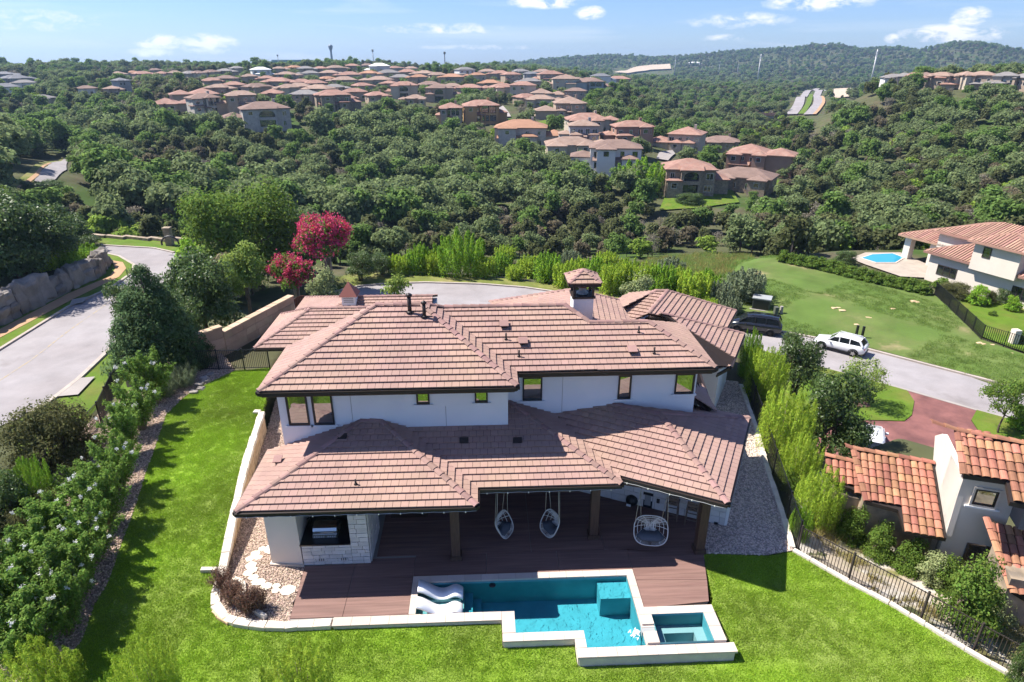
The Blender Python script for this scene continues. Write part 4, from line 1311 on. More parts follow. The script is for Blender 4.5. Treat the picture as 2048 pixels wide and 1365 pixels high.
def roof_plane(poly3, eave_dir, parent, store, tw=TILE_W, te=TILE_E, mat=None, seed=0, deck_thick=0.10):
    """lays tile courses on one convex roof plane; eave_dir runs along the eave with upslope to its left"""
    poly3 = [Vector(p) for p in poly3]
    nrm = Vector((0, 0, 0))
    for i in range(1, len(poly3) - 1):
        nrm += (poly3[i] - poly3[0]).cross(poly3[i + 1] - poly3[0])
    nrm.normalize()
    if nrm.z < 0:
        nrm = -nrm
        poly3 = poly3[::-1]
    u = Vector((eave_dir[0], eave_dir[1], 0)).normalized()
    v = nrm.cross(u).normalized()
    if v.z < 0:
        u = -u
        v = nrm.cross(u).normalized()
    o = poly3[0]
    loc = [((p - o).dot(u), (p - o).dot(v)) for p in poly3]
    if area2(loc) < 0:
        loc = loc[::-1]
    v0 = min(p[1] for p in loc)
    u0, u1 = min(p[0] for p in loc), max(p[0] for p in loc)
    v1 = max(p[1] for p in loc)
    # boarding under the tiles
    n = len(poly3)
    dk = MB().add([tuple(p) for p in poly3] + [tuple(p - nrm * deck_thick) for p in poly3],
                  [tuple(range(n)), tuple(range(2 * n - 1, n - 1, -1))] + [(i, n + i, n + (i + 1) % n, (i + 1) % n) for i in range(n)])
    roof = dk.obj('roof', MT['underlay'], parent)
    basis = Matrix((u, v, nrm)).transposed().to_4x4()
    rr = 0
    v_ = v0 - 0.03
    while v_ < v1 - 0.02:
        off = (0.5 * tw if rr % 2 else 0.0) + 0.0
        a = math.floor((u0 - off) / tw)
        b = math.ceil((u1 - off) / tw)
        for k in range(a, b):
            q = [(off + k * tw + 0.006, v_), (off + (k + 1) * tw - 0.006, v_), (off + (k + 1) * tw - 0.006, v_ + te), (off + k * tw + 0.006, v_ + te)]
            big = [(p[0], p[1] - 0.035 if p[1] < v0 + 1e-3 else p[1]) for p in loc]
            c = clip(q, big)
            if len(c) < 3 or abs(area2(c)) < 0.012:
                continue
            full = abs(abs(area2(c)) - abs(area2(q))) < 1e-5
            cen = o + u * sum(p[0] for p in c) / len(c) + v * sum(p[1] for p in c) / len(c)
            store.append(((cen - CAMV).length, roof, o + u * q[0][0] + v * v_, basis, None if full else [(p[0] - q[0][0], p[1] - v_) for p in c], (tw, te)))
        v_ += te
        rr += 1
    return roof


def tile_geo(c, te, lo=0.016, hi=0.074, top=None):
    """slab over polygon c, thick at its lower edge"""
    f = lambda y: hi + (lo - hi) * min(max(y / te, 0), 1)
    n = len(c)
    pts = [(p[0], p[1], 0.004) for p in c] + [(p[0], p[1], f(p[1])) for p in c]
    fs = [tuple(range(n, 2 * n))] + [(i, (i + 1) % n, n + (i + 1) % n, n + i) for i in range(n)]
    return pts, fs


def lay_tiles(store, mat, n_single, parent_stuff, geo=tile_geo, name='tile'):
    """the largest in view become parts of their own, the rest one part per roof"""
    seen = []
    for t in store:
        px, py, z = proj(t[2])
        inv = -20 < px < 2068 and -20 < py < 1385 and z > 0
        seen.append((t[0] + (0 if inv else 1000)))
    order = np.argsort(seen)
    shared = {}
    rest = MB()
    for rank, idx in enumerate(order):
        d, roof, org, basis, c, (tw, te) = store[idx]
        m = Matrix.Translation(org) @ basis
        if c is None:
            c2 = [(0, 0), (tw - 0.012, 0), (tw - 0.012, te), (0, te)]
        else:
            c2 = c
        if rank < n_single:
            if c is None:
                if (tw, te) not in shared:
                    shared[(tw, te)] = MB().add(*geo(c2, te)).mesh(name, mat)
                me = shared[(tw, te)]
            else:
                me = MB().add(*geo(c2, te)).mesh(name, mat)
            o = bpy.data.objects.new(name, me)
            COL.objects.link(o)
            o.parent = roof
            o.matrix_parent_inverse = WORLDM(roof).inverted()
            o.matrix_basis = m
        else:
            pts, fs = geo(c2, te)
            rest.add([m @ Vector(p) for p in pts], fs)
    o = rest.obj('tile_field', mat, parent_stuff)
    o['kind'] = 'stuff'
    return o


CAPS = []


def hip_caps(a, b, parent, step=0.36, r=0.13, mat=None, rise=0.05):
    a, b = Vector(a), Vector(b)
    d = b - a
    L = d.length
    d.normalize()
    n = max(1, round(L / step))
    s = d.cross(Vector((0, 0, 1))).normalized()
    t = s.cross(d)
    for i in range(n):
        p0, p1 = a + d * (L * i / n - 0.02), a + d * (L * (i + 1) / n + 0.02)
        prof = []
        for k in range(5):
            ang = math.pi * (0.5 + (k - 2) / 4 * 0.86)
            prof.append((math.cos(ang), math.sin(ang)))
        r0, r1 = r * 1.08, r * 0.92
        pts = [p0 + s * (c * r0) + t * (sn * r0 * 0.62 + rise - 0.03) for c, sn in prof] + [p1 + s * (c * r1) + t * (sn * r1 * 0.62 + rise - 0.05) for c, sn in prof]
        low = [p0 + s * (c * r0 * 0.8) + t * (sn * r0 * 0.4 + rise - 0.05) for c, sn in prof]
        pts += low
        fs = [(k, k + 1, 6 + k, 5 + k) for k in range(4)] + [(k + 1, k, 10 + k, 11 + k) for k in range(4)]
        o = MB().add([tuple(p) for p in pts], fs).obj('ridge_tile', mat or MT['ridge'], parent)
        CAPS.append(o)


def eave_trim(parent, a, b, z, depth=0.17, th=0.10, out=(0, -1)):
    """fascia board with a half-round gutter in front"""
    a, b = Vector((a[0], a[1], 0)), Vector((b[0], b[1], 0))
    n = Vector((out[0], out[1], 0)).normalized()
    d = (b - a).normalized()
    c = (a + b) / 2 + Vector((0, 0, z - depth / 2 - 0.012))
    L = (b - a).length
    MB().obox(c - n * 0.03, d, n, (0, 0, 1), L / 2, 0.03, depth / 2 + 0.02).obj('fascia', MT['dkbrown'], parent)
    MB().obox(c + n * 0.06 + Vector((0, 0, 0.02)), d, n, (0, 0, 1), L / 2 + 0.03, 0.055, 0.06).obj('gutter', MT['dkbrown'], parent)


ZE, PL = 3.17, 0.345
ZU = 6.25
YL, YR = 21.45, 22.6
lower = []
LS = [(-8.46, 17.80), (-0.40, 17.76)]
pkL, pkR = 3.65, 3.69
zt = ZE + PL * 3.67
A0, A1 = Vector((-8.46, 17.8, ZE)), Vector((-0.40, 17.78, ZE))
B0, B1 = Vector((-4.80, 21.45, zt)), Vector((-4.07, 21.45, zt))
roof_plane([A0, A1, B1, B0], (1, 0), house, lower)
roof_plane([A0, B0, Vector((-8.46, 21.5, ZE))], (0, 1), house, lower)
V0, V1 = Vector((-0.40, 18.76, ZE)), Vector((-3.09, 21.45, ZE + PL * 2.69))
roof_plane([A1, V0, V1, B1], (0, 1), house, lower)
M1 = Vector((4.76, 18.76, ZE))
H1 = Vector((2.07, 21.45, ZE + PL * 2.69))
H2 = Vector((0.92, 22.6, ZE + PL * 3.84))
roof_plane([V0, M1, H1, V1], (1, 0), house, lower)
roof_plane([Vector((0.83, 21.45, ZE + PL * 2.69)), H1, H2, Vector((0.83, 22.6, ZE + PL * 3.84))], (1, 0), house, lower)
# angled wing
we, wnn = Vector((0.887, -0.462, 0)), Vector((0.462, 0.887, 0))
C1 = Vector((8.18, 17.5, ZE))


def wz(x, y):
    return ZE + PL * ((x - C1.x) * wnn.x + (y - C1.y) * wnn.y)


VB = Vector((4.76, 19.28, ZE))
VB.z = ZE
VT = Vector((2.75, 22.6, ZE + PL * 2.01))
roof_plane([M1, VB, VT, H2], (0, 1), house, lower)
AP = C1 + wnn * 3.15 - we * 3.15
AP.z = ZE + PL * 3.15
RW = AP - we * 1.9
RW.z = AP.z
C2 = C1 + wnn * 6.3
VT2 = Vector((VT.x, VT.y, wz(VT.x, VT.y)))
roof_plane([Vector((4.76, 19.28, wz(4.76, 19.28))), C1, AP, RW, VT2], (we.x, we.y), house, lower)
roof_plane([C1, C2, AP], (wnn.x, wnn.y), house, lower)
roof_plane([C2, C2 - we * 5.4, RW, AP], (-we.x, -we.y), house, lower)
for a, b in ((A0, B0), (A1, B1), (M1, H2), (C1, AP), (C2, AP), (B0, B1), (AP, RW)):
    hip_caps(a, b, house)
eave_trim(house, A0, A1, ZE, out=(0, -1))
eave_trim(house, A0, (-8.46, 21.5), ZE, out=(-1, 0))
eave_trim(house, A1, V0, ZE, out=(1, 0))
eave_trim(house, V0, M1, ZE, out=(0, -1))
eave_trim(house, M1, VB, ZE, out=(1, 0))
eave_trim(house, VB, C1, ZE, out=(-wnn.x, -wnn.y))
eave_trim(house, C1, C2, ZE, out=(we.x, we.y))

# porch ceiling
MB().prism([(-8.3, 17.95), (-0.55, 17.95), (-0.55, 18.9), (4.62, 18.9), (4.62, 19.5), (8.1, 17.7), (10.7, 22.6), (6, 25.5), (-8.3, 21.6)], 2.80, 2.88).obj('porch_ceiling', MT['ceiling'], house)
# beams over the posts
MB().box(-8.0, -0.9, 18.55, 18.8, 2.55, 2.80).box(-0.95, 4.2, 19.55, 19.8, 2.55, 2.80).obj('beam', MT['timber'], house)
pb0 = Vector((4.3, 19.9, 2.68))
MB().beam(pb0, Vector((7.95, 18.65, 2.68)), 0.22, 0.25).obj('beam', MT['timber'], house)
# posts
for x, y, r in ((-1.22, 18.78, 0), (4.06, 19.7, 0), (7.93, 18.72, 0)):
    p = MB().box(x - .16, x + .16, y - .16, y + .16, 0.20, 2.56).obj('post', MT['timber'], house)
    MB().box(x - .21, x + .21, y - .21, y + .21, 0.03, 0.22).obj('plinth', MT['timber'], p)

# ------------------------------------------------------------------ upper storey
upper = []
PU = 0.485
uL0, uL1 = Vector((-8.1, 20.59, ZU)), Vector((1.12, 20.59, ZU))
aL0, aL1 = Vector((-4.35, 24.35, ZU + PU * 3.76)), Vector((-2.55, 24.35, ZU + PU * 3.76))
roof_plane([uL0, uL1, aL1, aL0], (1, 0), house, upper)
uLb = Vector((-8.1, 24.45, ZU))
roof_plane([uL0, aL0 + Vector((0, 0.1, 0)), uLb], (0, 1), house, upper)
uR0, uR1 = Vector((1.12, 21.74, ZU)), Vector((8.82, 21.76, ZU))
ridz = ZU + PU * 3.1
kx = (3.1)
rR0 = Vector((-1.98, 24.84, ridz))
rR1 = Vector((3.33, 24.84, ridz))
lowr = 2.2
rS0, rS1 = Vector((4.25, 21.75 + lowr, ZU + PU * lowr)), Vector((6.63, 21.75 + lowr, ZU + PU * lowr))
eS = Vector((rS0.x, uR0.y + 0.004, ZU))
roof_plane([uR0, eS, rS0, rR1, rR0], (1, 0), house, upper)
roof_plane([eS, uR1, rS1, rS0], (1, 0), house, upper)
roof_plane([uL1, uR0, rR0, aL1], (0, 1), house, upper)
uRb = Vector((8.82, 26.2, ZU))
roof_plane([uR1, uRb, rS1 + Vector((0, .05, 0))], (0, 1), house, upper)
# far slopes, so that the roof is whole from every side
bk = [Vector((-8.1, 28.0, ZU)), Vector((8.82, 28.0, ZU))]
roof_plane([aL0, aL1, Vector((-1.2, 28, ZU))], (-1, 0), house, upper)
MB().add([(-8.0, 24.40, ZU - 0.12), (aL0.x, 24.40, aL0.z - 0.12), (aL0.x, 24.40, ZU - 0.2), (-8.0, 24.46, ZU - 0.12), (aL0.x, 24.46, aL0.z - 0.12), (aL0.x, 24.46, ZU - 0.2)], [(0, 1, 2), (5, 4, 3)]).obj('gable_wall', MT['stucco'], house)
_b = Vector((3.33, 28, ZU))
roof_plane([rR0, Vector((-2.2, 28, ZU)), _b, rR1], (-1, 0), house, upper)
roof_plane([rS1, rS0, Vector((4.25, 26.2, ZU)), uRb], (-1, 0), house, upper)
MB().poly([rR1 - Vector((0, 0, .1)), _b - Vector((0, 0, .1)), Vector((3.33, 24.84, ZU - .2))]).obj('gable_wall', MT['stucco'], house)
for a, b in ((uL0, aL0), (uL1, aL1), (aL0, aL1), (aL1, rR0 + Vector((0.3, 0, 0))), (rR0, rR1), (rR1, rS0), (rS0, rS1), (uR1, rS1)):
    hip_caps(a, b, house)
eave_trim(house, uL0, uL1, ZU, 0.2, out=(0, -1))
eave_trim(house, uL0, uLb, ZU, 0.2, out=(-1, 0))
eave_trim(house, uL1, uR0, ZU, 0.2, out=(1, 0))
eave_trim(house, uR0, uR1, ZU, 0.2, out=(0, -1))
eave_trim(house, uR1, uRb, ZU, 0.2, out=(1, 0))
# soffits
MB().box(-8.05, 1.05, 20.66, 24.38, ZU - 0.30, ZU - 0.24).box(1.05, 8.76, 21.82, 26.1, ZU - 0.30, ZU - 0.24).obj('soffit', MT['ceiling'], house)
# walls
MB().box(-7.81, 0.83, 21.45, 24.39, 2.9, ZU - 0.30).obj('wall', MT['stucco'], house)
MB().box(0.8301, 8.47, 22.6, 26.0, 2.9, ZU - 0.30).obj('wall', MT['stucco'], house)
MB().box(-7.80, 8.46, 24.6, 27.79, -0.3, 2.899).box(-7.80, -6.86, 21.46, 24.599, -0.3, 2.899).obj('wall', MT['stucco_warm'], house)
for x, zl, zh in ((-5.1, 3.6, 5.9), (-1.55, 3.6, 5.0), ):
    MB().box(x - .008, x + .008, 21.444, 21.452, zl, zh).obj('control_joint', MT['mortar'], house)
MB().box(3.05, 3.066, 22.594, 22.602, 3.7, 5.9).obj('control_joint', MT['mortar'], house)


def window(parent, c, u, w, h, frame=0.06, out=None, mat_f=None, pane=None, sill=True, name='window', mull=()):
    """framed window centred at c on a wall; u runs along the wall, out points outdoors"""
    c, u, out = Vector(c), Vector(u).normalized(), Vector(out).normalized()
    z = Vector((0, 0, 1))
    fm = MB()
    for s in (-1, 1):
        fm.obox(c + u * s * (w / 2 - frame / 2) + out * 0.02, u, out, z, frame / 2, 0.04, h / 2)
        fm.obox(c + z * s * (h / 2 - frame / 2) + out * 0.02, u, out, z, w / 2 - frame, 0.04, frame / 2)
    for k in mull:
        fm.obox(c + u * (k * w) + out * 0.018, u, out, z, frame * 0.35, 0.03, h / 2 - frame)
    f = fm.obj(name, mat_f or MT['black'], parent)
    MB().obox(c + out * 0.006, u, out, z, w / 2 - frame * 0.9, 0.008, h / 2 - frame * 0.9).obj('pane', pane or MT['pane'], f)
    if sill:
        MB().obox(c - z * (h / 2 + 0.05) + out * 0.04, u, out, z, w / 2 + 0.12, 0.04, 0.035).obj('sill', MT['stucco'], f)
    return f


S_ = (0, -1, 0)
for xx, ww in ((-5.0, 1.6), (-2.2, 2.2), (1.2, 2.6)):
    window(house, (xx, 24.6, 1.25), (1, 0, 0), ww, 2.3, 0.08, (0, -1, 0), MT['bronze'], MT['pane_far'], sill=False, name='glass_door', mull=(0.0,))
for x0, x1, z0, z1 in ((-7.50, -6.72, 4.33, 5.62), (-6.55, -5.78, 4.33, 5.62), (-2.63, -2.14, 5.12, 5.66), (-0.43, 0.06, 5.14, 5.68)):
    window(house, ((x0 + x1) / 2, 21.45, (z0 + z1) / 2), (1, 0, 0), x1 - x0, z1 - z0, out=S_)
for x0, x1, z0, z1 in ((1.46, 2.24, 4.54, 5.58), (5.30, 5.82, 4.52, 5.58), (7.60, 8.38, 4.70, 5.60)):
    window(house, ((x0 + x1) / 2, 22.6, (z0 + z1) / 2), (1, 0, 0), x1 - x0, z1 - z0, out=S_)

# stone-faced walls and pier of the porch
def ashlar(parent, a, b, z0, z1, out, seed=1, mat=None, hmin=0.13, hmax=0.24, lmin=0.25, lmax=0.62, th=0.05, core=0.10, name='stone'):
    """coursed stones, each a part, on a mortar core running from a to b"""
    r = random.Random(seed)
    a, b, out = Vector((a[0], a[1], 0)), Vector((b[0], b[1], 0)), Vector((out[0], out[1], 0)).normalized()
    d = (b - a).normalized()
    L = (b - a).length
    o = MB().obox((a + b) / 2 - out * core / 2 + Vector((0, 0, (z0 + z1) / 2)), d, out, (0, 0, 1), L / 2, core / 2, (z1 - z0) / 2).obj('stone_wall', MT['mortar'], parent)
    z = z0
    while z < z1 - 0.04:
        h = r.uniform(hmin, hmax)
        if z1 - z - h < 0.10:
            h = z1 - z
        s = 0.0
        while s < L - 0.02:
            l = r.uniform(lmin, lmax)
            if L - s - l < 0.16:
                l = L - s
            pr = th * r.uniform(0.6, 1.0)
            cc = a + d * (s + l / 2) + out * (pr / 2 + 0.001) + Vector((0, 0, z + h / 2))
            MB().obox(cc, d, out, (0, 0, 1), l / 2 - 0.008, pr / 2, h / 2 - 0.008).obj(name, mat or MT['ashlar'], o)
            s += l
        z += h
    return o


bar = Vector((3.54, -1.61, 0)).normalized()
bout = Vector((bar.y, -bar.x, 0))
W0, W1 = Vector((2.95, 23.06, 0)), Vector((9.79, 19.95, 0))
W1 = W0 + bar * 7.1
ashlar(house, W0, W1, 0.03, 2.8, bout, 5, hmin=0.24, hmax=0.42, lmin=0.4, lmax=0.9)
for s, w in ((0.9, 0.9), (2.35, 0.7), (3.75, 1.25)):
    c = W0 + bar * s + bout * 0.06
    window(house, (c.x, c.y, 1.95), bar, w, 0.85, 0.05, bout, MT['bronze'], MT['pane_far'], sill=False)
for s, z in ((2.9, 1.15), (4.45, 0.5), (6.0, 0.55)):
    c = W0 + bar * s + bout * 0.075
    MB().obox((c.x, c.y, z), bar, bout, (0, 0, 1), 0.06, 0.03, 0.09).obj('outlet_box', MT['bronze'], house)
# gable end of that wall toward the gravel strip
MB().wall((W1.x, W1.y), (W1.x + 1.5, W1.y + 2.9), 0.2, -0.3, 2.8).obj('wall', MT['stucco'], house)
# white stucco end wall of the outdoor kitchen (left) and its pale toe
MB().prism([(-7.99, 18.74), (-6.83, 18.62), (-7.0, 21.44), (-7.81, 21.44), (-7.95, 20.5)], 0.10, 2.80).obj('wall', MT['stucco_warm'], house)
MB().prism([(-8.05, 18.66), (-6.79, 18.54), (-6.9, 21.2), (-8.05, 21.2)], -0.05, 0.10).obj('plinth', MT['limestone'], house)
# kitchen pier and island fronts of white stone
pier = thing('outdoor_kitchen', 'white stone outdoor kitchen with black counter under left porch roof', 'kitchen island', (-5.8, 19.3, 0))
ashlar(pier, (-6.80, 18.66), (-5.02, 18.68), 0.03, 0.92, (0, -1), 3, hmin=0.11, hmax=0.19, lmin=0.22, lmax=0.5)
ashlar(pier, (-5.02, 18.66), (-4.36, 18.66), 0.03, 2.55, (0, -1), 8, hmin=0.14, hmax=0.22, lmin=0.2, lmax=0.42)
ashlar(pier, (-4.36, 18.70), (-4.36, 20.6), 0.03, 2.55, (1, 0), 9, hmin=0.14, hmax=0.24, lmin=0.3, lmax=0.6)
MB().box(-5.02, -4.47, 18.78, 20.6, 0.03, 2.79).obj('pier_core', MT['ashlar'], pier)
MB().box(-6.85, -5.03, 18.60, 20.5, 0.93, 0.985).obj('counter', MT['granite'], pier)
MB().box(-6.8, -5.04, 18.77, 20.5, 0.03, 0.925).obj('island_core', MT['mortar'], pier)
for xa in (-6.22, -5.42):
    vt = MB()
    for k in range(3):
        vt.box(xa + k * 0.075, xa + k * 0.075 + 0.022, 18.602, 18.61, 0.22, 0.33)
    vt.obj('vent_slot', MT['black'], pier)
ashlar(house, (-6.85, 21.44), (-3.3, 21.44), 0.03, 2.8, (0, -1), 12, hmin=0.26, hmax=0.4, lmin=0.4, lmax=0.9)
sconce = thing('wall_sconce', 'small black lamp on the white wall above the grill', 'wall lamp', (-6.8, 19.3, 2.4))
MB().lathe([(0.03, 0.1), (0.05, 0.06), (0.06, -0.08), (0.02, -0.1)], (-6.78, 19.35, 2.45), 8).obj('shade', MT['black'], sconce)
MB().box(-6.9, -6.78, 19.33, 19.37, 2.5, 2.53).obj('bracket', MT['black'], sconce)

# ------------------------------------------------------------------ rear roofs: left front wing, cross wing, right garage wing
rear = []


def hip_from_px(corner, apex, z, sx, sy):
    c = P(corner[0], corner[1], z)
    r = ray(*apex)
    t, d = np.linalg.solve(np.array([[r[0], -sx], [r[1], -sy]]), np.array([c.x, c.y]))
    return c, Vector((r[0] * t, r[1] * t, CAM_H + r[2] * t))


ZB = 3.0
# left front wing
c0, ap = hip_from_px((509, 697), (622, 617), ZB, 1, 1)
w = ap.x - c0.x
roof_plane([c0, Vector((c0.x + 3.2, c0.y, ZB)), Vector((c0.x + 3.2 + w, ap.y, ap.z)), ap], (1, 0), house, rear)
roof_plane([c0, ap, Vector((c0.x, c0.y + 2 * w, ZB))], (0, 1), house, rear)
hip_caps(c0, ap, house)
hip_caps(ap, Vector((c0.x, c0.y + 2 * w, ZB)), house)
hip_caps(ap, Vector((c0.x + 3.4 + w, ap.y, ap.z)), house)
roof_plane([ap, Vector((c0.x + 3.2 + w, ap.y, ap.z)), Vector((c0.x + 3.2, c0.y + 2 * w, ZB)), Vector((c0.x, c0.y + 2 * w, ZB))], (-1, 0), house, rear)
eave_trim(house, c0, (c0.x + 2.4, c0.y), ZB, out=(0, -1))
eave_trim(house, c0, (c0.x, c0.y + 2 * w), ZB, out=(-1, 0))
MB().box(c0.x + 1.25, -7.82, c0.y + 0.6, c0.y + 2 * w, -0.5, ZB - 0.12).obj('wall', MT['stucco'], house)
# second, higher block behind it, its ridge seen above
ap2 = PY(707, 594, c0.y + 7.0)
hw = 4.2
z2 = ap2.z - PL * hw
roof_plane([Vector((ap2.x - hw, ap2.y - hw, z2)), Vector((ap2.x + 5, ap2.y - hw, z2)), Vector((ap2.x + 5, ap2.y, ap2.z)), ap2], (1, 0), house, rear)
roof_plane([Vector((ap2.x - hw, ap2.y - hw, z2)), ap2, Vector((ap2.x - hw, ap2.y + hw, z2))], (0, 1), house, rear)
roof_plane([ap2, Vector((ap2.x + 5, ap2.y, ap2.z)), Vector((ap2.x + 5, ap2.y + hw, z2)), Vector((ap2.x - hw, ap2.y + hw, z2))], (-1, 0), house, rear)
hip_caps(ap2, Vector((ap2.x - hw, ap2.y + hw, z2)), house)
hip_caps(Vector((ap2.x - hw, ap2.y - hw, z2)), ap2, house)
hip_caps(ap2, Vector((ap2.x + 5, ap2.y, ap2.z)), house)
MB().box(ap2.x - hw + .6, ap2.x + 5, ap2.y - hw + .6, ap2.y + hw - .6, -1.5, z2).obj('wall', MT['stucco'], house)


def roof_px(p0, up, pitch, pxs, store, trim=None):
    """one slope through p0 rising along up; its outline is given by sight lines onto that slope"""
    up = Vector((up[0], up[1], 0)).normalized()
    n = Vector((-up.x * pitch, -up.y * pitch, 1)).normalized()
    q = [PLANE(a, b, p0, n) for a, b in pxs]
    roof_plane(q, (up.y, -up.x), house, store)
    return q


# garage wing, near block: one broad slope to the right, one short slope towards the yard
ZG = 3.1
gN, gF = P(1461, 733, ZG), P(1487, 668, ZG)
gd = (gF - gN).normalized()
gs = Vector((gd.y, -gd.x, 0))
qb = roof_px(gN, -gs, 0.40, [(1461, 733), (1487, 668), (1322, 627), (1366, 654)], rear)
hip_caps(qb[1], qb[2], house)
eave_trim(house, qb[0], qb[1], ZG, out=(gs.x, gs.y))
q = [qb[0], qb[3], PY(1302, 641, qb[3].y - 1.2), PY(1436, 732, qb[0].y - 0.8)]
roof_plane([qb[0], qb[3], q[2]], (gs.x, gs.y), house, rear)
roof_plane([qb[0], q[2], q[3]], (gs.x, gs.y), house, rear)
eave_trim(house, q[3], qb[0], ZG, out=(-gd.x, -gd.y))
far_ = qb[1] - gs * 5.6
roof_plane([qb[1], far_, Vector((qb[2].x, qb[2].y, qb[2].z))], (-gs.x, -gs.y), house, rear)
wq = [gN - gs * .55 + gd * .5, gF - gs * .55 - gd * .1, gF - gs * 4.2, gN - gs * 2.6 + gd * .5]
MB().prism([(v.x, v.y) for v in wq], -0.5, ZG - 0.12).obj('wall', MT['stucco'], house)
# garage wing, far block
aF = P(1471, 622, ZG)
qa = roof_px(aF, -gs, 0.40, [(1471, 622), (1335, 582), (1296, 628), (1330, 634), (1453, 657)], rear)
qm = roof_px(qa[1], gd, 0.40, [(1312, 582), (1335, 582), (1296, 628), (1262, 642), (1244, 617)], rear)
ql = roof_px(qm[0], gs, 0.40, [(1312, 582), (1244, 617), (1232, 601), (1258, 587)], rear)
hip_caps(qa[1], qa[2], house)
hip_caps(qm[0], qm[4], house)
hip_caps(qm[0], qm[1], house)
hip_caps(qa[0], qa[1], house)
eave_trim(house, qa[4], qa[0], ZG, out=(gs.x, gs.y))
wq = [aF - gs * .6 - gd * .4, aF - gs * 6 - gd * .4, aF - gs * 6 - gd * 5, aF - gs * .6 - gd * 5]
MB().prism([(v.x, v.y) for v in wq], -4.0, ZG - 0.12).obj('wall', MT['stucco'], house)
# cross wing behind the chimney
cr = PY(1160, 586, 30.0)
qc = roof_px(cr, (1, -0.1), 0.36, [(980, 604), (1060, 591), (1142, 580), (1165, 592), (1160, 616), (985, 616)], rear)
qd = roof_px(cr, (-1, 0.1), 0.36, [(1160, 586), (1190, 590), (1237, 601), (1260, 642), (1186, 645), (1160, 640)], rear)
hip_caps(qc[0], qc[2], house)
hip_caps(qd[1], qd[2], house)
MB().box(cr.x - 4, cr.x + 3, cr.y - 2.5, cr.y + 1.5, -2, cr.z - 2.2).obj('wall', MT['stucco'], house)
MB().box(-4.0, 8.4, 28.02, 32.5, -3.5, 3.1).obj('wall', MT['stucco'], house)
MB().box(-4.1, 8.5, 27.6, 32.6, 3.1, 3.3).obj('flat_roof', MT['ridge'], house)
# low lean-to beside the upper wall
zl0, zl1 = 4.3, 3.3
q = [Vector((8.48, 23.2, zl0)), Vector((9.6, 23.2, zl1)), Vector((10.3, 27.5, zl1)), Vector((8.48, 27.5, zl0))]
roof_plane(q, (0, 1), house, rear)
eave_trim(house, q[1], q[2], zl1, out=(1, -0.16))
MB().prism([(8.48, 23.6), (9.2, 23.6), (9.8, 27.5), (8.48, 27.5)], -0.3, 3.1).obj('wall', MT['stucco'], house)

lay_tiles(lower + upper + rear, MT['tile'], 300, house)

# pipes, vents, flashings, chimney, cupola, string lights
def on_roof(px, py, p0, slope_dir, p):
    """point on a slope through p0 rising along slope_dir with pitch p"""
    n = Vector((-slope_dir[0] * p, -slope_dir[1] * p, 1)).normalized()
    return PLANE(px, py, p0, n)


def vent_pipe(q, h, r, cap=False):
    t = MB().tube([q - Vector((0, 0, 0.05)), q + Vector((0, 0, h))], r, 8).obj('vent_pipe', MT['dkbrown'], house)
    MB().lathe([(r * 2.0, 0.06), (r * 1.2, 0.12)], q, 8).obj('collar', MT['dkbrown'], t)
    if cap:
        MB().lathe([(r * 1.6, h), (r * 1.7, h + 0.05), (r * 0.4, h + 0.12)], q, 8).obj('cap', MT['dkbrown'], t)


def box_vent(q, s=0.26):
    t = MB().obox(q + Vector((0, 0, 0.10)), (1, 0, 0), (0, 1, 0), (0, 0, 1), s / 2, s / 2, 0.06).obj('roof_vent', MT['dkbrown'], house)
    MB().obox(q + Vector((0, -0.02, 0.185)), (1, 0, 0), (0, 0.95, 0.3), (0, -0.3, 0.95), s / 2 + 0.05, s / 2 + 0.06, 0.018).obj('hood', MT['ridge'], t)


for px, py, h, r, cp in ((820, 628, 0.75, 0.08, True), (849, 637, 0.62, 0.07, True)):
    vent_pipe(on_roof(px, py, uL0, (0, 1), PU), h, r, cp)
for px, py in ((1012, 682), (1038, 716), (1277, 668), (1308, 710)):
    vent_pipe(on_roof(px, py, uR0, (0, 1), PU), 0.32, 0.035)
for px, py in ((1008, 655), (1046, 689), (1264, 706)):
    box_vent(on_roof(px, py, uR0, (0, 1), PU))
vent_pipe(on_roof(712, 972, A0, (0, 1), PL), 0.26, 0.035)
box_vent(on_roof(557, 926, A0, (1, 0), PL), 0.2)
for px in (928, 1035):
    q = on_roof(px, 884, V0, (0, 1), PL)
    MB().obox(q + Vector((0, 0, 0.075)), (1, 0, 0), (0, 0.945, 0.33), (0, -0.33, 0.945), 0.17, 0.13, 0.012).obj('skylight_flashing', MT['dkbrown'], house)
q = on_roof(685, 876, A0, (0, 1), PL)
MB().obox(q + Vector((0, 0, 0.075)), (1, 0, 0), (0, 0.945, 0.33), (0, -0.33, 0.945), 0.17, 0.13, 0.012).obj('skylight_flashing', MT['dkbrown'], house)

cb = PY(1162, 640, 26.6)
cz = PY(1162, 591, 26.6).z
chim = thing('chimney', 'white chimney stack with small tiled hip roof on dark posts', 'chimney', (cb.x, cb.y, 6))
hw = 0.44
MB().box(cb.x - hw, cb.x + hw, cb.y - hw, cb.y + hw, 4.5, cz).obj('stack', MT['stucco'], chim)
MB().box(cb.x - hw - .06, cb.x + hw + .06, cb.y - hw - .06, cb.y + hw + .06, cz + .002, cz + 0.09).obj('ledge', MT['dkbrown'], chim)
for sx in (-1, 1):
    for sy in (-1, 1):
        MB().box(cb.x + sx * (hw - .03) - .05, cb.x + sx * (hw - .03) + .05, cb.y + sy * (hw - .03) - .05, cb.y + sy * (hw - .03) + .05, cz + .091, cz + 0.76).obj('post', MT['dkbrown'], chim)
MB().lathe([(0.26, 0.09), (0.26, 0.16), (0.15, 0.2), (0.15, 0.34), (0.20, 0.36), (0.20, 0.46), (0.05, 0.52)], (cb.x, cb.y, cz), 12).obj('flue', MT['greymetal'], chim)
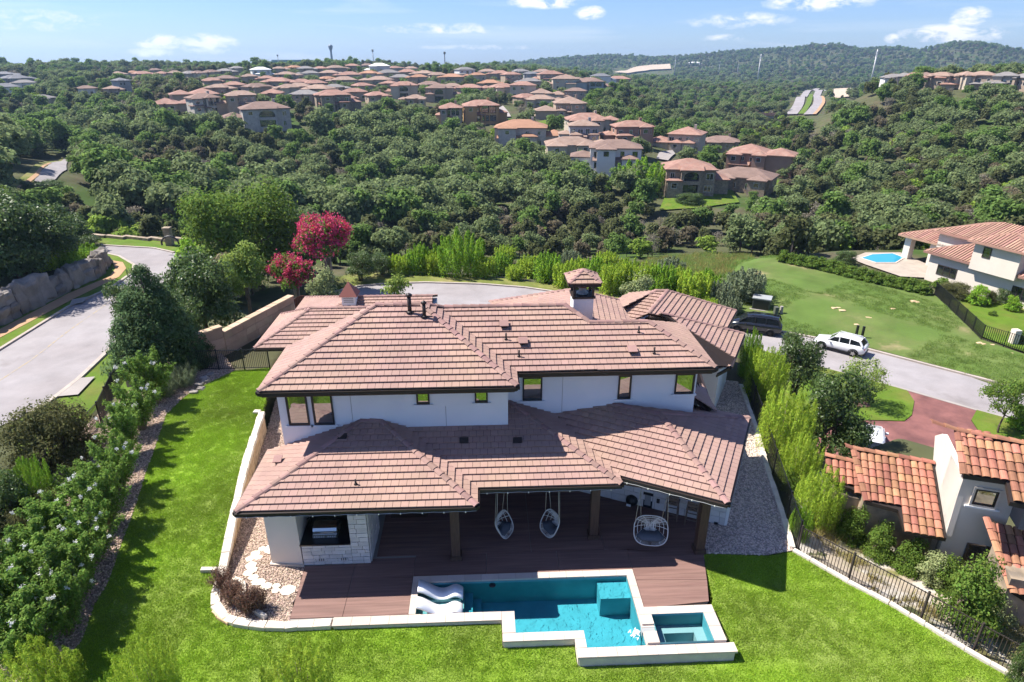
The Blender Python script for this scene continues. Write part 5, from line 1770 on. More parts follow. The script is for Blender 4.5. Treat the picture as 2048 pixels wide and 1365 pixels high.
MB().lathe([(0.21, 0.40), (0.24, 0.42), (0.24, 0.48), (0.19, 0.50)], (cb.x, cb.y, cz), 12).obj('flue_band', MT['rust'], chim)
ctiles = []
rz = cz + 0.76
he = 0.68
top = Vector((cb.x, cb.y, rz + 0.42))
cs = [Vector((cb.x - he, cb.y - he, rz)), Vector((cb.x + he, cb.y - he, rz)), Vector((cb.x + he, cb.y + he, rz)), Vector((cb.x - he, cb.y + he, rz))]
for k in range(4):
    a, b = cs[k], cs[(k + 1) % 4]
    rf = roof_plane([a, b, top], ((b - a).x, (b - a).y), chim, ctiles, 0.26, 0.26)
    hip_caps(a, top, chim, 0.28, 0.10)
    MB().obox((a + b) / 2 - Vector((0, 0, 0.08)), (b - a).normalized(), (b - a).normalized().cross(Vector((0, 0, 1))), (0, 0, 1), he, 0.03, 0.07).obj('fascia', MT['dkbrown'], chim)
lay_tiles(ctiles, MT['tile'], 300, chim).name = 'tile_field'

cu = PY(699, 592, ap2.y - 0.5)
cup = thing('cupola', 'small white louvred cupola with red pyramid roof on rear left roof', 'cupola', (cu.x, cu.y, cu.z - 0.8))
MB().box(cu.x - .42, cu.x + .42, cu.y - .42, cu.y + .42, cu.z - 1.2, cu.z + 0.10).obj('body', MT['stucco'], cup)
for k in range(3):
    MB().box(cu.x - .3, cu.x + .3, cu.y - .435, cu.y - .42, cu.z - .3 + k * .12, cu.z - .24 + k * .12).obj('louvre', MT['greymetal'], cup)
mb = MB()
c4 = [(cu.x - .58, cu.y - .58, cu.z + .10), (cu.x + .58, cu.y - .58, cu.z + .10), (cu.x + .58, cu.y + .58, cu.z + .10), (cu.x - .58, cu.y + .58, cu.z + .10)]
mb.add(c4 + [(cu.x, cu.y, cu.z + 0.95)], [(0, 1, 4), (1, 2, 4), (2, 3, 4), (3, 0, 4), (3, 2, 1, 0)])
mb.obj('roof', MT['copper'], cup)

sl = thing('string_lights', 'string of little white bulbs hung along lower porch gutters', 'string lights', (0, 17.7, 3.0))
lines = [(A0, A1, (0, -1)), (V0, M1, (0, -1)), (VB, C1, (-wnn.x, -wnn.y)), (C1, C2, (we.x, we.y))]
for a, b, out in lines:
    o_ = Vector((out[0], out[1], 0)) * 0.13
    L = (Vector(b) - Vector(a)).length
    n = max(2, int(L / 0.72))
    pts = []
    for i in range(n * 3 + 1):
        t = i / (n * 3)
        p = Vector(a).lerp(Vector(b), t) + o_
        p.z = ZE - 0.13 - 0.02 * math.sin((i % 3) / 3 * math.pi)
        pts.append(p)
    MB().tube(pts, 0.012, 4).obj('cable', MT['greymetal'], sl)
    for i in range(n):
        p = Vector(a).lerp(Vector(b), (i + 0.5) / n) + o_
        MB().lathe([(0.010, 0.0), (0.018, -0.02), (0.024, -0.05), (0.012, -0.07)], (p.x, p.y, ZE - 0.13), 6).obj('bulb', MT['bulb'], sl)

# ------------------------------------------------------------------ neighbour's house on the right, barrel clay tiles
nb = thing('house', 'neighbouring stucco house with orange barrel tile roofs at lower right edge', 'house', (18, 19, -1.3))
ne, nn = Vector((0.94, -0.34, 0)), Vector((-0.34, -0.94, 0))
ntiles = []


def inside(poly, p):
    c = False
    for i in range(len(poly)):
        a, b = poly[i], poly[(i + 1) % len(poly)]
        if (a[1] > p[1]) != (b[1] > p[1]) and p[0] < (b[0] - a[0]) * (p[1] - a[1]) / (b[1] - a[1]) + a[0]:
            c = not c
    return c


def barrel_geo(c, te, w=None):
    w = max(p[0] for p in c)
    n = 6
    pts, fs = [], []
    for end, (y, k, lift) in enumerate(((0, 1.0, 0.03), (te, 0.92, 0.0))):
        for i in range(n + 1):
            t = i / n
            ang = math.pi * (1 - t)
            pts.append((w / 2 + math.cos(ang) * w / 2 * k, y, max(0, math.sin(ang)) ** 0.8 * w * 0.34 * k + lift))
    for i in range(n):
        fs.append((i, i + 1, n + 2 + i, n + 1 + i))
    b = len(pts)
    for i in range(n + 1):
        pts.append((pts[i][0], 0.0, max(0.0, pts[i][2] - 0.03)))
    for i in range(n):
        fs.append((i + 1, i, b + i, b + i + 1))
    return pts, fs


def barrel_plane(p0, pitch, pxs, parent, store, tw=0.262, te=0.36):
    """one slope that rises away from the viewer; outline given by sight lines onto its plane"""
    up = Vector((-nn.x, -nn.y, pitch)).normalized()
    nrm = ne.cross(up).normalized()
    if nrm.z < 0:
        nrm = -nrm
    q = [PLANE(a, b, p0, nrm) for a, b in pxs]
    o = Vector(p0)
    loc = [((p - o).dot(ne), (p - o).dot(up)) for p in q]
    n = len(q)
    roof = MB().add([tuple(p) for p in q] + [tuple(p - Vector((0, 0, 0.16))) for p in q],
                    [tuple(range(n)), tuple(range(2 * n - 1, n - 1, -1))] + [(i, n + i, n + (i + 1) % n, (i + 1) % n) for i in range(n)]).obj('roof', MT['dkbrown'], parent)
    basis = Matrix((ne, up, nrm)).transposed().to_4x4()
    a0, a1 = min(p[0] for p in loc), max(p[0] for p in loc)
    b0, b1 = min(p[1] for p in loc), max(p[1] for p in loc)
    k = a0
    while k < a1 + tw:
        v = b0 - 0.05
        while v < b1 + te:
            if inside(loc, (k + tw / 2, v + te * 0.5)):
                org = o + ne * k + up * v + nrm * 0.005
                store.append(((org - CAMV).length, roof, org, basis, None, (tw, te)))
            v += te
        k += tw
    return q, roof


A = P(1868, 927, 2.2)
q1, _ = barrel_plane(A, 0.48, [(1706, 898), (1868, 927), (1893, 1077), (1808, 1058), (1797, 1020), (1733, 1003)], nb, ntiles)
q0, _ = barrel_plane(P(1715, 927, 1.5), 0.48, [(1650, 911), (1714, 926), (1724, 988), (1662, 962)], nb, ntiles)
p2 = P(1915, 862, 5.1)
q2, _ = barrel_plane(p2, 0.57, [(1915, 862), (2300, 937), (2300, 1065), (2020, 1004), (2012, 962), (1928, 950)], nb, ntiles)
q3, _ = barrel_plane(P(1972, 1037, 1.9), 0.50, [(1972, 1037), (2240, 1133), (2240, 1315), (2022, 1178)], nb, ntiles)


def barrel_geo_full(c, te):
    return barrel_geo(c, te)


lay_tiles(ntiles, MT['clay'], 300, nb, barrel_geo_full)


def bcaps(a, b, parent, r=0.14, step=0.40):
    hip_caps(a, b, parent, step, r, MT['clay'], 0.07)


bcaps(q1[0], q1[1], nb)
bcaps(q0[0], q0[1], nb)
bcaps(q2[0], q2[1], nb)
bcaps(PLANE(1862, 846, p2, nn), q2[0], nb)
bcaps(q2[5], q2[0], nb)
bcaps(q1[5], q1[0], nb)
bcaps(q3[3], q3[0], nb)
bcaps(PLANE(1690, 893, q1[0], nn), q1[0], nb)
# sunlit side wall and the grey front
e2 = A.copy()
wp = [PLANE(a, b, e2 + ne * 0.05, ne) for a, b in ((1866, 925), (1891, 1072), (1926, 956), (1884, 868), (1870, 872))]
n = len(wp)
MB().add([tuple(p) for p in wp] + [tuple(p + ne * 0.2) for p in wp], [tuple(range(n - 1, -1, -1)), tuple(range(n, 2 * n))] + [(i, (i + 1) % n, n + (i + 1) % n, n + i) for i in range(n)]).obj('wall', MT['nb_stucco'], nb)
K = PLANE(1927, 957, e2 + ne * 0.05, ne)
K.z = 0


def nbox(a0, a1, b0, b1, z0, z1, mat, name='wall', parent=None):
    pl = [K + ne * a0 + nn * b0, K + ne * a1 + nn * b0, K + ne * a1 + nn * b1, K + ne * a0 + nn * b1]
    return MB().prism([(p.x, p.y) for p in pl], z0, z1).obj(name, mat, parent or nb)


zk = PLANE(1927, 957, e2 + ne * 0.05, ne).z
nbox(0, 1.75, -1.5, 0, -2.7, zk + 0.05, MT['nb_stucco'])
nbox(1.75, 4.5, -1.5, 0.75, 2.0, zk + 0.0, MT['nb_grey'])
nbox(-0.25, -0.05, -2.6, -0.2, -2.7, 0.9, MT['stonehouse'])
nbox(-2.6, -0.26, -2.4, -1.1, -2.7, 0.9, MT['stonehouse'])
nbox(-3.4, -2.61, -2.9, -1.6, -2.7, 0.6, MT['stonehouse'])
nbox(1.2, 4.5, 0.76, 2.5, -2.7, 1.2, MT['stonehouse'])
wc = PLANE(1970, 995, K, nn)
window(nb, wc + nn * 0.0, ne, 0.86, 0.80, 0.07, nn, MT['nb_stucco'], MT['pane'], sill=True)
window(nb, wc + nn * 0.012, ne, 0.70, 0.66, 0.05, nn, MT['black'], MT['pane'], sill=False)
dc = PLANE(1957, 1105, K, nn)
window(nb, (dc.x, dc.y, dc.z - 0.6), ne, 0.9, 1.9, 0.07, nn, MT['bronze'], MT['pane_far'], sill=False, name='door')


# ------------------------------------------------------------------ houses: a kit for the ones further off
def hip_mesh(W, D, p, z, over=0.5, gable=False):
    """roof over a W x D block centred on the origin, ridge along the long side"""
    w, d = W / 2 + over, D / 2 + over
    mb = MB()
    if W >= D:
        h = d * p
        r = [(-w + (0 if gable else d), 0, z + h), (w - (0 if gable else d), 0, z + h)]
        c = [(-w, -d, z), (w, -d, z), (w, d, z), (-w, d, z)]
        mb.add(c + r, [(0, 1, 5, 4), (2, 3, 4, 5), (1, 2, 5), (3, 0, 4)])
    else:
        h = w * p
        r = [(0, -d + (0 if gable else w), z + h), (0, d - (0 if gable else w), z + h)]
        c = [(-w, -d, z), (w, -d, z), (w, d, z), (-w, d, z)]
        mb.add(c + r, [(1, 2, 5, 4), (3, 0, 4, 5), (0, 1, 4), (2, 3, 5)])
    t = 0.25
    mb.add([(a, b, zz - t) for a, b, zz in c] + c, [(3, 2, 1, 0)] + [(i, (i + 1) % 4, 4 + (i + 1) % 4, 4 + i) for i in range(4)])
    return mb


def shift(mb, dx, dy, rot=0.0):
    ca, sa = math.cos(rot), math.sin(rot)
    mb.v = [(x * ca - y * sa + dx, x * sa + y * ca + dy, z) for x, y, z in mb.v]
    return mb


def farmat(name, col, **kw):
    return M(name, col, 0.85, 0.2, **kw)


RC = dict(
    red=farmat('red_tile_roof', (0.265, 0.145, 0.112), var=0.2, scale=0.5, rnd=0.08, col2=(0.29, 0.185, 0.145), mixr=(0.4, 0.65), mscale=0.8),
    tan=farmat('tan_tile_roof', (0.27, 0.195, 0.155), var=0.2, scale=0.5, rnd=0.08, col2=(0.25, 0.165, 0.125), mixr=(0.4, 0.65), mscale=0.8),
    brown=farmat('brown_tile_roof', (0.20, 0.135, 0.11), var=0.2, scale=0.5, rnd=0.08),
    grey=farmat('grey_shingle_roof', (0.195, 0.180, 0.172), var=0.15, scale=0.5, rnd=0.08),
    slate=farmat('slate_roof', (0.15, 0.15, 0.16), var=0.15, scale=0.5, rnd=0.06),
    white=farmat('white_metal_roof', (0.62, 0.62, 0.62), var=0.05, scale=0.5),
    orange=farmat('orange_tile_roof', (0.30, 0.165, 0.105), var=0.2, scale=0.5, rnd=0.08),
)
WC = dict(
    cream=farmat('cream_wall', (0.46, 0.39, 0.31), var=0.08, scale=0.5), white=farmat('white_wall', (0.62, 0.60, 0.57), var=0.05, scale=0.5),
    tan=farmat('tan_wall', (0.36, 0.28, 0.21), var=0.12, scale=0.6), stone=MT['stonehouse'],
    orange=farmat('orange_wall', (0.42, 0.25, 0.12), var=0.1, scale=0.5), pink=farmat('pink_brown_wall', (0.30, 0.185, 0.14), var=0.12, scale=0.6),
    grey=farmat('grey_wall', (0.30, 0.30, 0.31), var=0.08, scale=0.5), paleg=farmat('pale_stone_wall', (0.42, 0.38, 0.33), var=0.25, scale=1.2),
)
SEEN_BOXES = []         # picture boxes that trees in front must leave clear
HOUSES = []


def far_house(px, py, wpx, label, roof='red', wall='cream', storeys=2, ang=0.0, wing=0, style='', group=None, seed=0, depth=None, keep=0.5, sink=0.5, hk=1.0, dist=None):
    """a house whose foot is seen at (px, py) and whose front is wpx wide in the photograph"""
    r = random.Random(seed * 77 + int(px))
    c = HIT(px, py, 60) if dist is None else DIST(px, py, dist)
    if dist is not None:
        c.z = min(c.z, float(ground(c.x, c.y)) + 1.2)
    z_ = proj(c)[2]
    dist_ = math.hypot(c.x, c.y)
    W = wpx * z_ / FPX
    rot = -math.atan2(c.x, c.y) + ang
    D = depth or min(max(W * 0.62, 7.0), 13)
    t = thing('house', label, 'house', (c.x, c.y, c.z - sink), rot, group)
    H = (3.1 * storeys + (0.4 if storeys > 1 else 0.8)) * hk + sink
    p = 0.36
    near = dist_ < 330
    wm, rm = WC[wall], RC[roof]
    inv = 0.0

    def put(mb, name, mat, par=t):
        return link(name, mb.mesh(name, mat), None, par, local=True)

    mw = W * (0.62 if wing else 0.92)
    off = (-0.19 * W if wing > 0 else 0.19 * W) if wing else 0
    body = MB().box(off - mw / 2, off + mw / 2, -D / 2, D / 2, -3.5, H)
    wl_ = put(body, 'wall', wm)
    rf = put(shift(hip_mesh(mw, D, p, H), off, 0), 'roof', rm)
    if wing:
        ww, wd, wh = W * 0.46, D * 0.8, (H if wing in (2, -2) else max(3.2 + sink, H - 2.9))
        wo = off + (mw / 2 + ww / 2 - 0.9) * (1 if wing > 0 else -1)
        put(MB().box(wo - ww / 2, wo + ww / 2, -D / 2 - 1.6, -D / 2 - 1.6 + wd, -3.5, wh), 'wall', wm)
        put(shift(hip_mesh(ww, wd, p, wh), wo, -D / 2 - 1.6 + wd / 2), 'roof', rm)
    # smaller projecting blocks under roofs of their own
    for b_ in range((2 if near else 1) if style != 'arch' else 1):
        bw_ = mw * r.uniform(.26, .40)
        bx_ = off + mw * (r.uniform(-.36, -.18) if (b_ + seed) % 2 else r.uniform(.16, .36))
        if style in ('arch', 'balcony'):
            bx_ = off - mw * 0.34
        pj = r.uniform(1.2, 3.0)
        hh_ = H - (2.7 if (storeys > 1 and r.random() < .5) else r.uniform(0.02, 0.3))
        put(MB().box(bx_ - bw_ / 2, bx_ + bw_ / 2, -D / 2 - pj, -D / 2 + 1, -3.5, hh_), 'wall', wm)
        put(shift(hip_mesh(bw_, D * .7, p, hh_, .4), bx_, -D / 2 - pj + D * .35), 'roof', rm)
        if near:
            zc_ = hh_ - 1.3
            f = put(MB().box(bx_ - .75, bx_ + .75, -D / 2 - pj - .06, -D / 2 - pj - .002, zc_ - .75, zc_ + .65), 'window', WC['white'] if wall != 'white' else MT['bronze'])
            link('pane', MB().box(bx_ - .66, bx_ + .66, -D / 2 - pj - .075, -D / 2 - pj - .061, zc_ - .66, zc_ + .56).mesh('pane', MT['pane_far']), None, f, local=True)
    sw_ = mw * r.uniform(.3, .5)
    sx_ = off + (mw / 2 + sw_ / 2 - 1.2) * (1 if seed % 4 < 2 else -1)
    if not wing:
        sh_ = max(2.6 + sink, H - (2.9 if storeys > 1 else .5))
        put(MB().box(sx_ - sw_ / 2, sx_ + sw_ / 2, -D * .25, D * .55, -3.5, sh_), 'wall', wm)
        put(shift(hip_mesh(sw_, D * .8, p, sh_, .4), sx_, D * .15), 'roof', rm)
    if near and seed % 2 == 0:
        put(MB().box(off + mw * .22 - .45, off + mw * .22 + .45, 0.3, 1.2, H, H + D * 0.5 * p + 0.9), 'chimney', wm)
    if storeys > 1 and style != 'arch' and near:
        # low apron roof along the front, over the ground floor
        aw = mw * 0.55
        ax = off - mw * 0.18
        zz = sink + 3.2
        ap_ = MB().add([(ax - aw / 2, -D / 2 - 1.9, zz), (ax + aw / 2, -D / 2 - 1.9, zz), (ax + aw / 2, -D / 2 - .01, zz + 0.85), (ax - aw / 2, -D / 2 - .01, zz + 0.85),
                        (ax - aw / 2, -D / 2 - 1.9, zz - .2), (ax + aw / 2, -D / 2 - 1.9, zz - .2), (ax + aw / 2, -D / 2 - .01, zz - .2), (ax - aw / 2, -D / 2 - .01, zz - .2)],
                       [(0, 1, 2, 3), (0, 4, 5, 1), (1, 5, 6, 2), (3, 7, 4, 0), (4, 7, 6, 5)])
        put(ap_, 'porch_roof', rm)
        for sx in (-1, 1):
            put(MB().box(ax + sx * (aw / 2 - .3) - .2, ax + sx * (aw / 2 - .3) + .2, -D / 2 - 1.8, -D / 2 - 1.4, -3, zz - .21), 'porch_post', wm)
    # windows
    fr = -D / 2
    nw = 4 if near else 3
    if dist_ < 520:
        for s in range(storeys):
            zc = sink + 1.6 + 3.2 * s * hk
            for k in range(nw):
                if style == 'arch' and k in (1, 2):
                    continue
                x = off - mw / 2 + mw * (k + 0.5) / nw + r.uniform(-.2, .2)
                w_, h_ = r.choice((1.0, 1.3, 1.7)), r.choice((1.2, 1.5))
                f = put(MB().box(x - w_ / 2 - .09, x + w_ / 2 + .09, fr - .06, fr - .002, zc - h_ / 2 - .09, zc + h_ / 2 + .09), 'window', WC['white'] if wall != 'white' else MT['bronze'])
                if near:
                    for a, b in ((x - w_ / 2, x - .04), (x + .04, x + w_ / 2)):
                        link('pane', MB().box(a, b, fr - .075, fr - .061, zc - h_ / 2, zc + h_ / 2).mesh('pane', MT['pane_far']), None, f, local=True)
                else:
                    link('pane', MB().box(x - w_ / 2, x + w_ / 2, fr - .075, fr - .061, zc - h_ / 2, zc + h_ / 2).mesh('pane', MT['pane_far']), None, f, local=True)
        if near and seed % 3 == 0:
            for sd in (-1, 1):
                xx = off + sd * (mw / 2 + .002)
                f = put(MB().box(min(xx, xx + sd * .06), max(xx, xx + sd * .06), -0.8, 0.8, H - 2.3, H - 1.0), 'window', WC['white'])
                link('pane', MB().box(min(xx + sd * .061, xx + sd * .075), max(xx + sd * .061, xx + sd * .075), -0.7, 0.7, H - 2.2, H - 1.1).mesh('pane', MT['pane_far']), None, f, local=True)
    if style in ('arch', 'balcony'):
        # projecting bay with deep openings, gable or hip above
        bw = mw * (0.42 if style == 'arch' else 0.5)
        bx = off + (0 if style == 'arch' else mw * 0.2)
        y0, y1 = fr - 1.5, fr - .001
        b = MB()
        b.box(bx - bw / 2, bx - bw / 2 + .7, y0, y1, -3, H).box(bx + bw / 2 - .7, bx + bw / 2, y0, y1, -3, H)
        zo = sink + 3.2 if storeys > 1 else sink + 2.6
        b.box(bx - bw / 2 + .701, bx + bw / 2 - .701, y0, y1, zo - .35, zo + .55)
        b.box(bx - bw / 2 + .701, bx + bw / 2 - .701, y0, y1, -3, sink + .5)
        if style == 'arch':
            n_ = 10
            rr = bw / 2 - .7
            zb = H - rr * 0.62 - 0.5
            for k in range(n_):
                a0, a1 = math.pi * k / n_, math.pi * (k + 1) / n_
                xa, xb = bx - math.cos(a0) * rr, bx - math.cos(a1) * rr
                za, zb2 = zb + math.sin(a0) * rr * .62, zb + math.sin(a1) * rr * .62
                b.add([(xa, y0, za), (xb, y0, zb2), (xb, y0, H + .01), (xa, y0, H + .01), (xa, y1, za), (xb, y1, zb2), (xb, y1, H + .01), (xa, y1, H + .01)],
                      [(0, 1, 2, 3), (4, 7, 6, 5), (0, 4, 5, 1)])
        put(b, 'bay', wm)
        put(MB().box(bx - bw / 2 + .71, bx + bw / 2 - .71, fr - .03, fr - .004, sink + .6, H - .3), 'dark_opening', MT['pane_far'])
        if style == 'balcony':
            put(MB().box(bx - .18, bx + .18, y0 + .05, y0 + .35, -3, H), 'column', wm)
        rl = MB()
        rl.beam((bx - bw / 2 + .7, y0 + .12, zo + 1.5), (bx + bw / 2 - .7, y0 + .12, zo + 1.5), .08)
        for k in range(9):
            xx = bx - bw / 2 + .8 + (bw - 1.6) * k / 8
            rl.beam((xx, y0 + .12, zo + .55), (xx, y0 + .12, zo + 1.5), .05)
        if storeys > 1:
            put(rl, 'railing', MT['black'])
        put(shift(hip_mesh(bw, 4.6, 0.42, H + .02, 0.4, gable=(style == 'arch')), bx, y0 + 2.2), 'roof', rm)
    for sx in (-1,):
        pass
    top = Vector((c.x, c.y, c.z + H * 0.9 - sink))
    x0, y0_, _ = proj(top)
    if dist_ < 900:
        SEEN_BOXES.append((px - wpx * 0.5, px + wpx * 0.5, y0_ - 4, y0_ + (py - y0_) * keep, dist_ + 5))
    HOUSES.append((c.x, c.y, max(W, D) * 0.46 + 1.5))
    return t


FH = far_house
# houses one can tell apart, nearest first
FH(1372, 384, 100, 'stone house with arched upper balcony, nearest on the slope below the willow', 'red', 'stone', 2, 0.15, 0, 'arch', seed=1, keep=0.95, depth=11)
FH(1487, 378, 118, 'low stone house with broad brown hip roof beside a pink tree', 'brown', 'stone', 1, -0.2, 0, seed=3, keep=0.9)
FH(1518, 346, 118, 'two storey brown house with red tile roof behind low stone house', 'red', 'pink', 2, -0.1, 2, '', seed=5, keep=0.8)
FH(1228, 338, 106, 'white two storey house with small dark windows above the willow', 'brown', 'white', 2, 0.05, 0, seed=7, keep=0.85)
FH(1140, 312, 104, 'cream house with grey brown hip roof standing behind big oaks', 'tan', 'cream', 1, 0.1, 0, seed=9, keep=0.7)
FH(1165, 290, 60, 'pale grey house peeping over the cream house roof', 'tan', 'grey', 2, 0.1, 0, seed=2, keep=0.6, depth=8)
FH(1042, 291, 108, 'wide orange roofed stone house left of the cream house', 'orange', 'paleg', 2, -0.05, 0, seed=4, keep=0.7)
FH(1262, 291, 80, 'brown brick house with red roof behind tall round trees', 'red', 'pink', 2, 0.25, 0, seed=6, keep=0.7)
FH(1352, 302, 100, 'pale two storey house with red roof and side wing beyond brown house', 'red', 'cream', 2, -0.2, -1, seed=8, keep=0.75)
FH(1440, 301, 72, 'single storey house with brown roof in front of the wooded hill', 'brown', 'tan', 1, 0, 0, seed=10, keep=0.75)
FH(1172, 266, 88, 'cream walled house with red roof and chimney below the tan mansion', 'red', 'cream', 1, 0.2, 0, seed=12, keep=0.8, hk=1.3)
FH(1120, 238, 96, 'large tan mansion with two roof tiers on the middle slope', 'tan', 'tan', 2, 0.1, -1, seed=14, keep=0.85)
FH(962, 244, 74, 'orange walled house with red roof and tall dark openings', 'red', 'orange', 2, 0.1, 0, 'balcony', seed=16, keep=0.85)
FH(903, 249, 46, 'narrow orange stone tower house with stacked balconies', 'red', 'tan', 2, 0.0, 0, 'balcony', seed=18, keep=0.85, depth=9)
FH(880, 204, 58, 'brown house with arched balcony left of the orange walled house', 'brown', 'tan', 2, -0.05, 0, 'arch', seed=20, keep=0.85)
FH(810, 198, 56, 'beige house with dark balcony openings left of brown arched house', 'red', 'cream', 2, -0.05, 0, 'arch', seed=22, keep=0.85)
FH(754, 208, 44, 'low house with plain red hip roof behind oak crowns', 'red', 'tan', 1, 0.2, 0, seed=24, keep=0.7)
FH(832, 214, 42, 'small tan roofed house just below the beige balcony house', 'tan', 'tan', 1, 0, 0, seed=26, keep=0.6)
FH(668, 224, 72, 'stone fronted house with red gable roof above dark trees', 'red', 'stone', 2, 0.1, 0, seed=28, keep=0.7)
FH(690, 214, 44, 'low red roofed house just right of the stone fronted house', 'red', 'tan', 1, 0.1, 0, seed=29, keep=0.5)
FH(534, 256, 96, 'pale stone house with big arched porch under a gable', 'brown', 'paleg', 2, 0.1, 0, 'arch', seed=30, keep=0.95)
FH(486, 226, 60, 'pinkish house joined behind the arched porch house', 'tan', 'tan', 2, 0, 0, seed=31, keep=0.8)
FH(412, 232, 60, 'grey stone villa with corner turret among red roofs', 'brown', 'paleg', 2, 0.3, 0, 'balcony', seed=32, keep=0.85)
FH(352, 226, 78, 'long red tiled house at left end of the hillside houses', 'red', 'tan', 1, -0.1, 2, seed=34, keep=0.7)
FH(392, 206, 84, 'broad house of several red hip roofs behind the turret villa', 'red', 'tan', 1, 0.1, -2, seed=36, keep=0.8)
FH(1095, 201, 66, 'tan house with long low roof above the tan mansion', 'tan', 'cream', 1, 0.1, 1, seed=38, keep=0.7)
FH(1045, 196, 54, 'pinkish house with red roof left of the long low roof', 'red', 'cream', 2, 0, 0, seed=40, keep=0.7)
FH(1130, 181, 56, 'beige three roofed house on the upper middle slope', 'tan', 'cream', 2, 0.1, 0, seed=42, keep=0.7)
FH(1178, 186, 58, 'grey brown house with dark glazed terrace at the edge of the slope', 'brown', 'grey', 2, 0.1, 0, 'balcony', seed=44, keep=0.7)
FH(1236, 172, 46, 'last red roofed house at right end of the hilltop rows', 'red', 'tan', 2, 0.2, 0, seed=46, keep=0.7)
FH(247, 187, 26, 'grey steep roofed house alone among trees on the left slope', 'slate', 'grey', 2, 0.5, 0, seed=48, keep=0.9)

ORD = ['first', 'second', 'third', 'fourth', 'fifth', 'sixth', 'seventh', 'eighth', 'ninth', 'tenth', 'eleventh', 'twelfth', 'thirteenth', 'fourteenth', 'fifteenth', 'sixteenth']


def row(items, text, group, **kw):
    for i, it in enumerate(sorted(items)):
        x, y, w, rf, wl2 = it[:5]
        w *= RNG.uniform(0.92, 1.32)
        y += RNG.uniform(-2.5, 2.5)
        if rf in ('tan', 'red', 'grey') and RNG.random() < 0.35:
            rf = RNG.choice(['tan', 'red', 'brown', 'grey', 'orange'])
        FH(x, y, w, ORD[i] + ' house from left in ' + text, rf, wl2, it[5] if len(it) > 5 else 1, RNG.uniform(-.6, .6), 0, seed=100 + i * 2 + 1, group=group, **dict(dict(keep=0.3), **kw))


row([(288, 158, 30, 'red', 'tan'), (326, 158, 26, 'grey', 'cream'), (352, 156, 24, 'tan', 'tan'), (382, 158, 26, 'grey', 'tan'), (398, 156, 24, 'tan', 'cream'), (424, 157, 24, 'tan', 'tan'), (452, 156, 28, 'grey', 'tan'), (475, 146, 20, 'grey', 'cream'), (524, 158, 34, 'white', 'white', 2)],
    'the long row across the left slope', 'long row of houses across the left slope')
row([(268, 154, 24, 'tan', 'tan'), (312, 150, 22, 'red', 'tan'), (238, 158, 22, 'tan', 'cream')], 'the short upper row at far left', 'short upper row of houses at far left')
row([(560, 150, 30, 'tan', 'cream'), (590, 148, 28, 'tan', 'tan'), (612, 146, 28, 'grey', 'tan'), (642, 148, 30, 'red', 'tan'), (672, 146, 30, 'tan', 'tan'), (705, 143, 30, 'red', 'tan'), (735, 141, 28, 'tan', 'tan'), (760, 148, 34, 'white', 'white', 2), (790, 142, 28, 'red', 'tan'), (822, 145, 32, 'tan', 'tan'), (850, 142, 28, 'red', 'tan')],
    'the skyline row left of the antenna masts', 'row of houses along the skyline')
row([(560, 178, 44, 'red', 'tan'), (605, 176, 40, 'red', 'tan'), (578, 194, 44, 'tan', 'cream'), (640, 196, 46, 'tan', 'tan'), (655, 172, 36, 'orange', 'tan'), (690, 174, 40, 'red', 'tan'), (725, 186, 44, 'red', 'tan'), (760, 172, 40, 'tan', 'tan'), (802, 168, 36, 'grey', 'tan'), (838, 166, 38, 'tan', 'tan')],
    'the upper middle rows behind the oaks', 'upper middle rows of houses')
row([(500, 168, 34, 'tan', 'tan'), (535, 168, 36, 'red', 'tan'), (575, 162, 36, 'tan', 'tan'), (622, 160, 36, 'grey', 'cream'), (660, 158, 36, 'tan', 'tan'), (700, 160, 38, 'red', 'tan'), (740, 158, 36, 'tan', 'cream'), (778, 156, 36, 'grey', 'tan'), (815, 154, 34, 'red', 'tan'), (850, 156, 34, 'tan', 'tan')],
    'the second row just below the skyline houses', 'second row of houses below the skyline')
row([(455, 172, 34, 'red', 'tan'), (425, 178, 34, 'red', 'tan'), (600, 190, 40, 'tan', 'cream'), (630, 184, 40, 'red', 'tan'), (670, 190, 42, 'tan', 'tan'), (710, 200, 40, 'red', 'tan'), (780, 182, 36, 'red', 'tan'), (860, 182, 36, 'tan', 'tan'), (905, 186, 40, 'tan', 'cream'), (940, 192, 40, 'red', 'tan'), (980, 178, 38, 'tan', 'tan'), (1005, 190, 42, 'red', 'cream')],
    'the crowded middle rows between the oaks', 'crowded middle rows of houses')
row([(1060, 178, 40, 'tan', 'tan'), (1100, 172, 42, 'red', 'tan', 2), (1150, 172, 40, 'grey', 'tan'), (1200, 166, 38, 'slate', 'white', 2), (1080, 214, 46, 'tan', 'cream'), (1150, 208, 40, 'brown', 'tan', 2), (1050, 210, 40, 'red', 'tan')],
    'the rows above and beside the tan mansion', 'rows of houses round the tan mansion')
row([(470, 186, 46, 'red', 'tan'), (515, 190, 44, 'red', 'tan'), (440, 192, 36, 'tan', 'tan'), (548, 204, 40, 'red', 'tan'), (612, 208, 44, 'grey', 'tan')], 'the rows behind the arched porch house', 'rows of houses behind the arched porch house')
row([(876, 160, 34, 'tan', 'tan'), (905, 168, 36, 'red', 'tan'), (930, 158, 32, 'grey', 'white', 2), (955, 164, 36, 'orange', 'cream'), (975, 152, 32, 'tan', 'tan'), (1000, 160, 34, 'red', 'tan'), (1022, 172, 40, 'red', 'tan', 2), (1040, 150, 30, 'grey', 'tan'), (1062, 160, 34, 'slate', 'grey'), (1085, 152, 32, 'tan', 'cream'), (1110, 160, 34, 'red', 'tan'), (1135, 152, 32, 'grey', 'tan'), (1160, 160, 34, 'slate', 'grey'), (1190, 154, 30, 'tan', 'cream'), (1215, 160, 32, 'red', 'tan')],
    'the rows right of the antenna masts', 'rows of houses right of the masts')
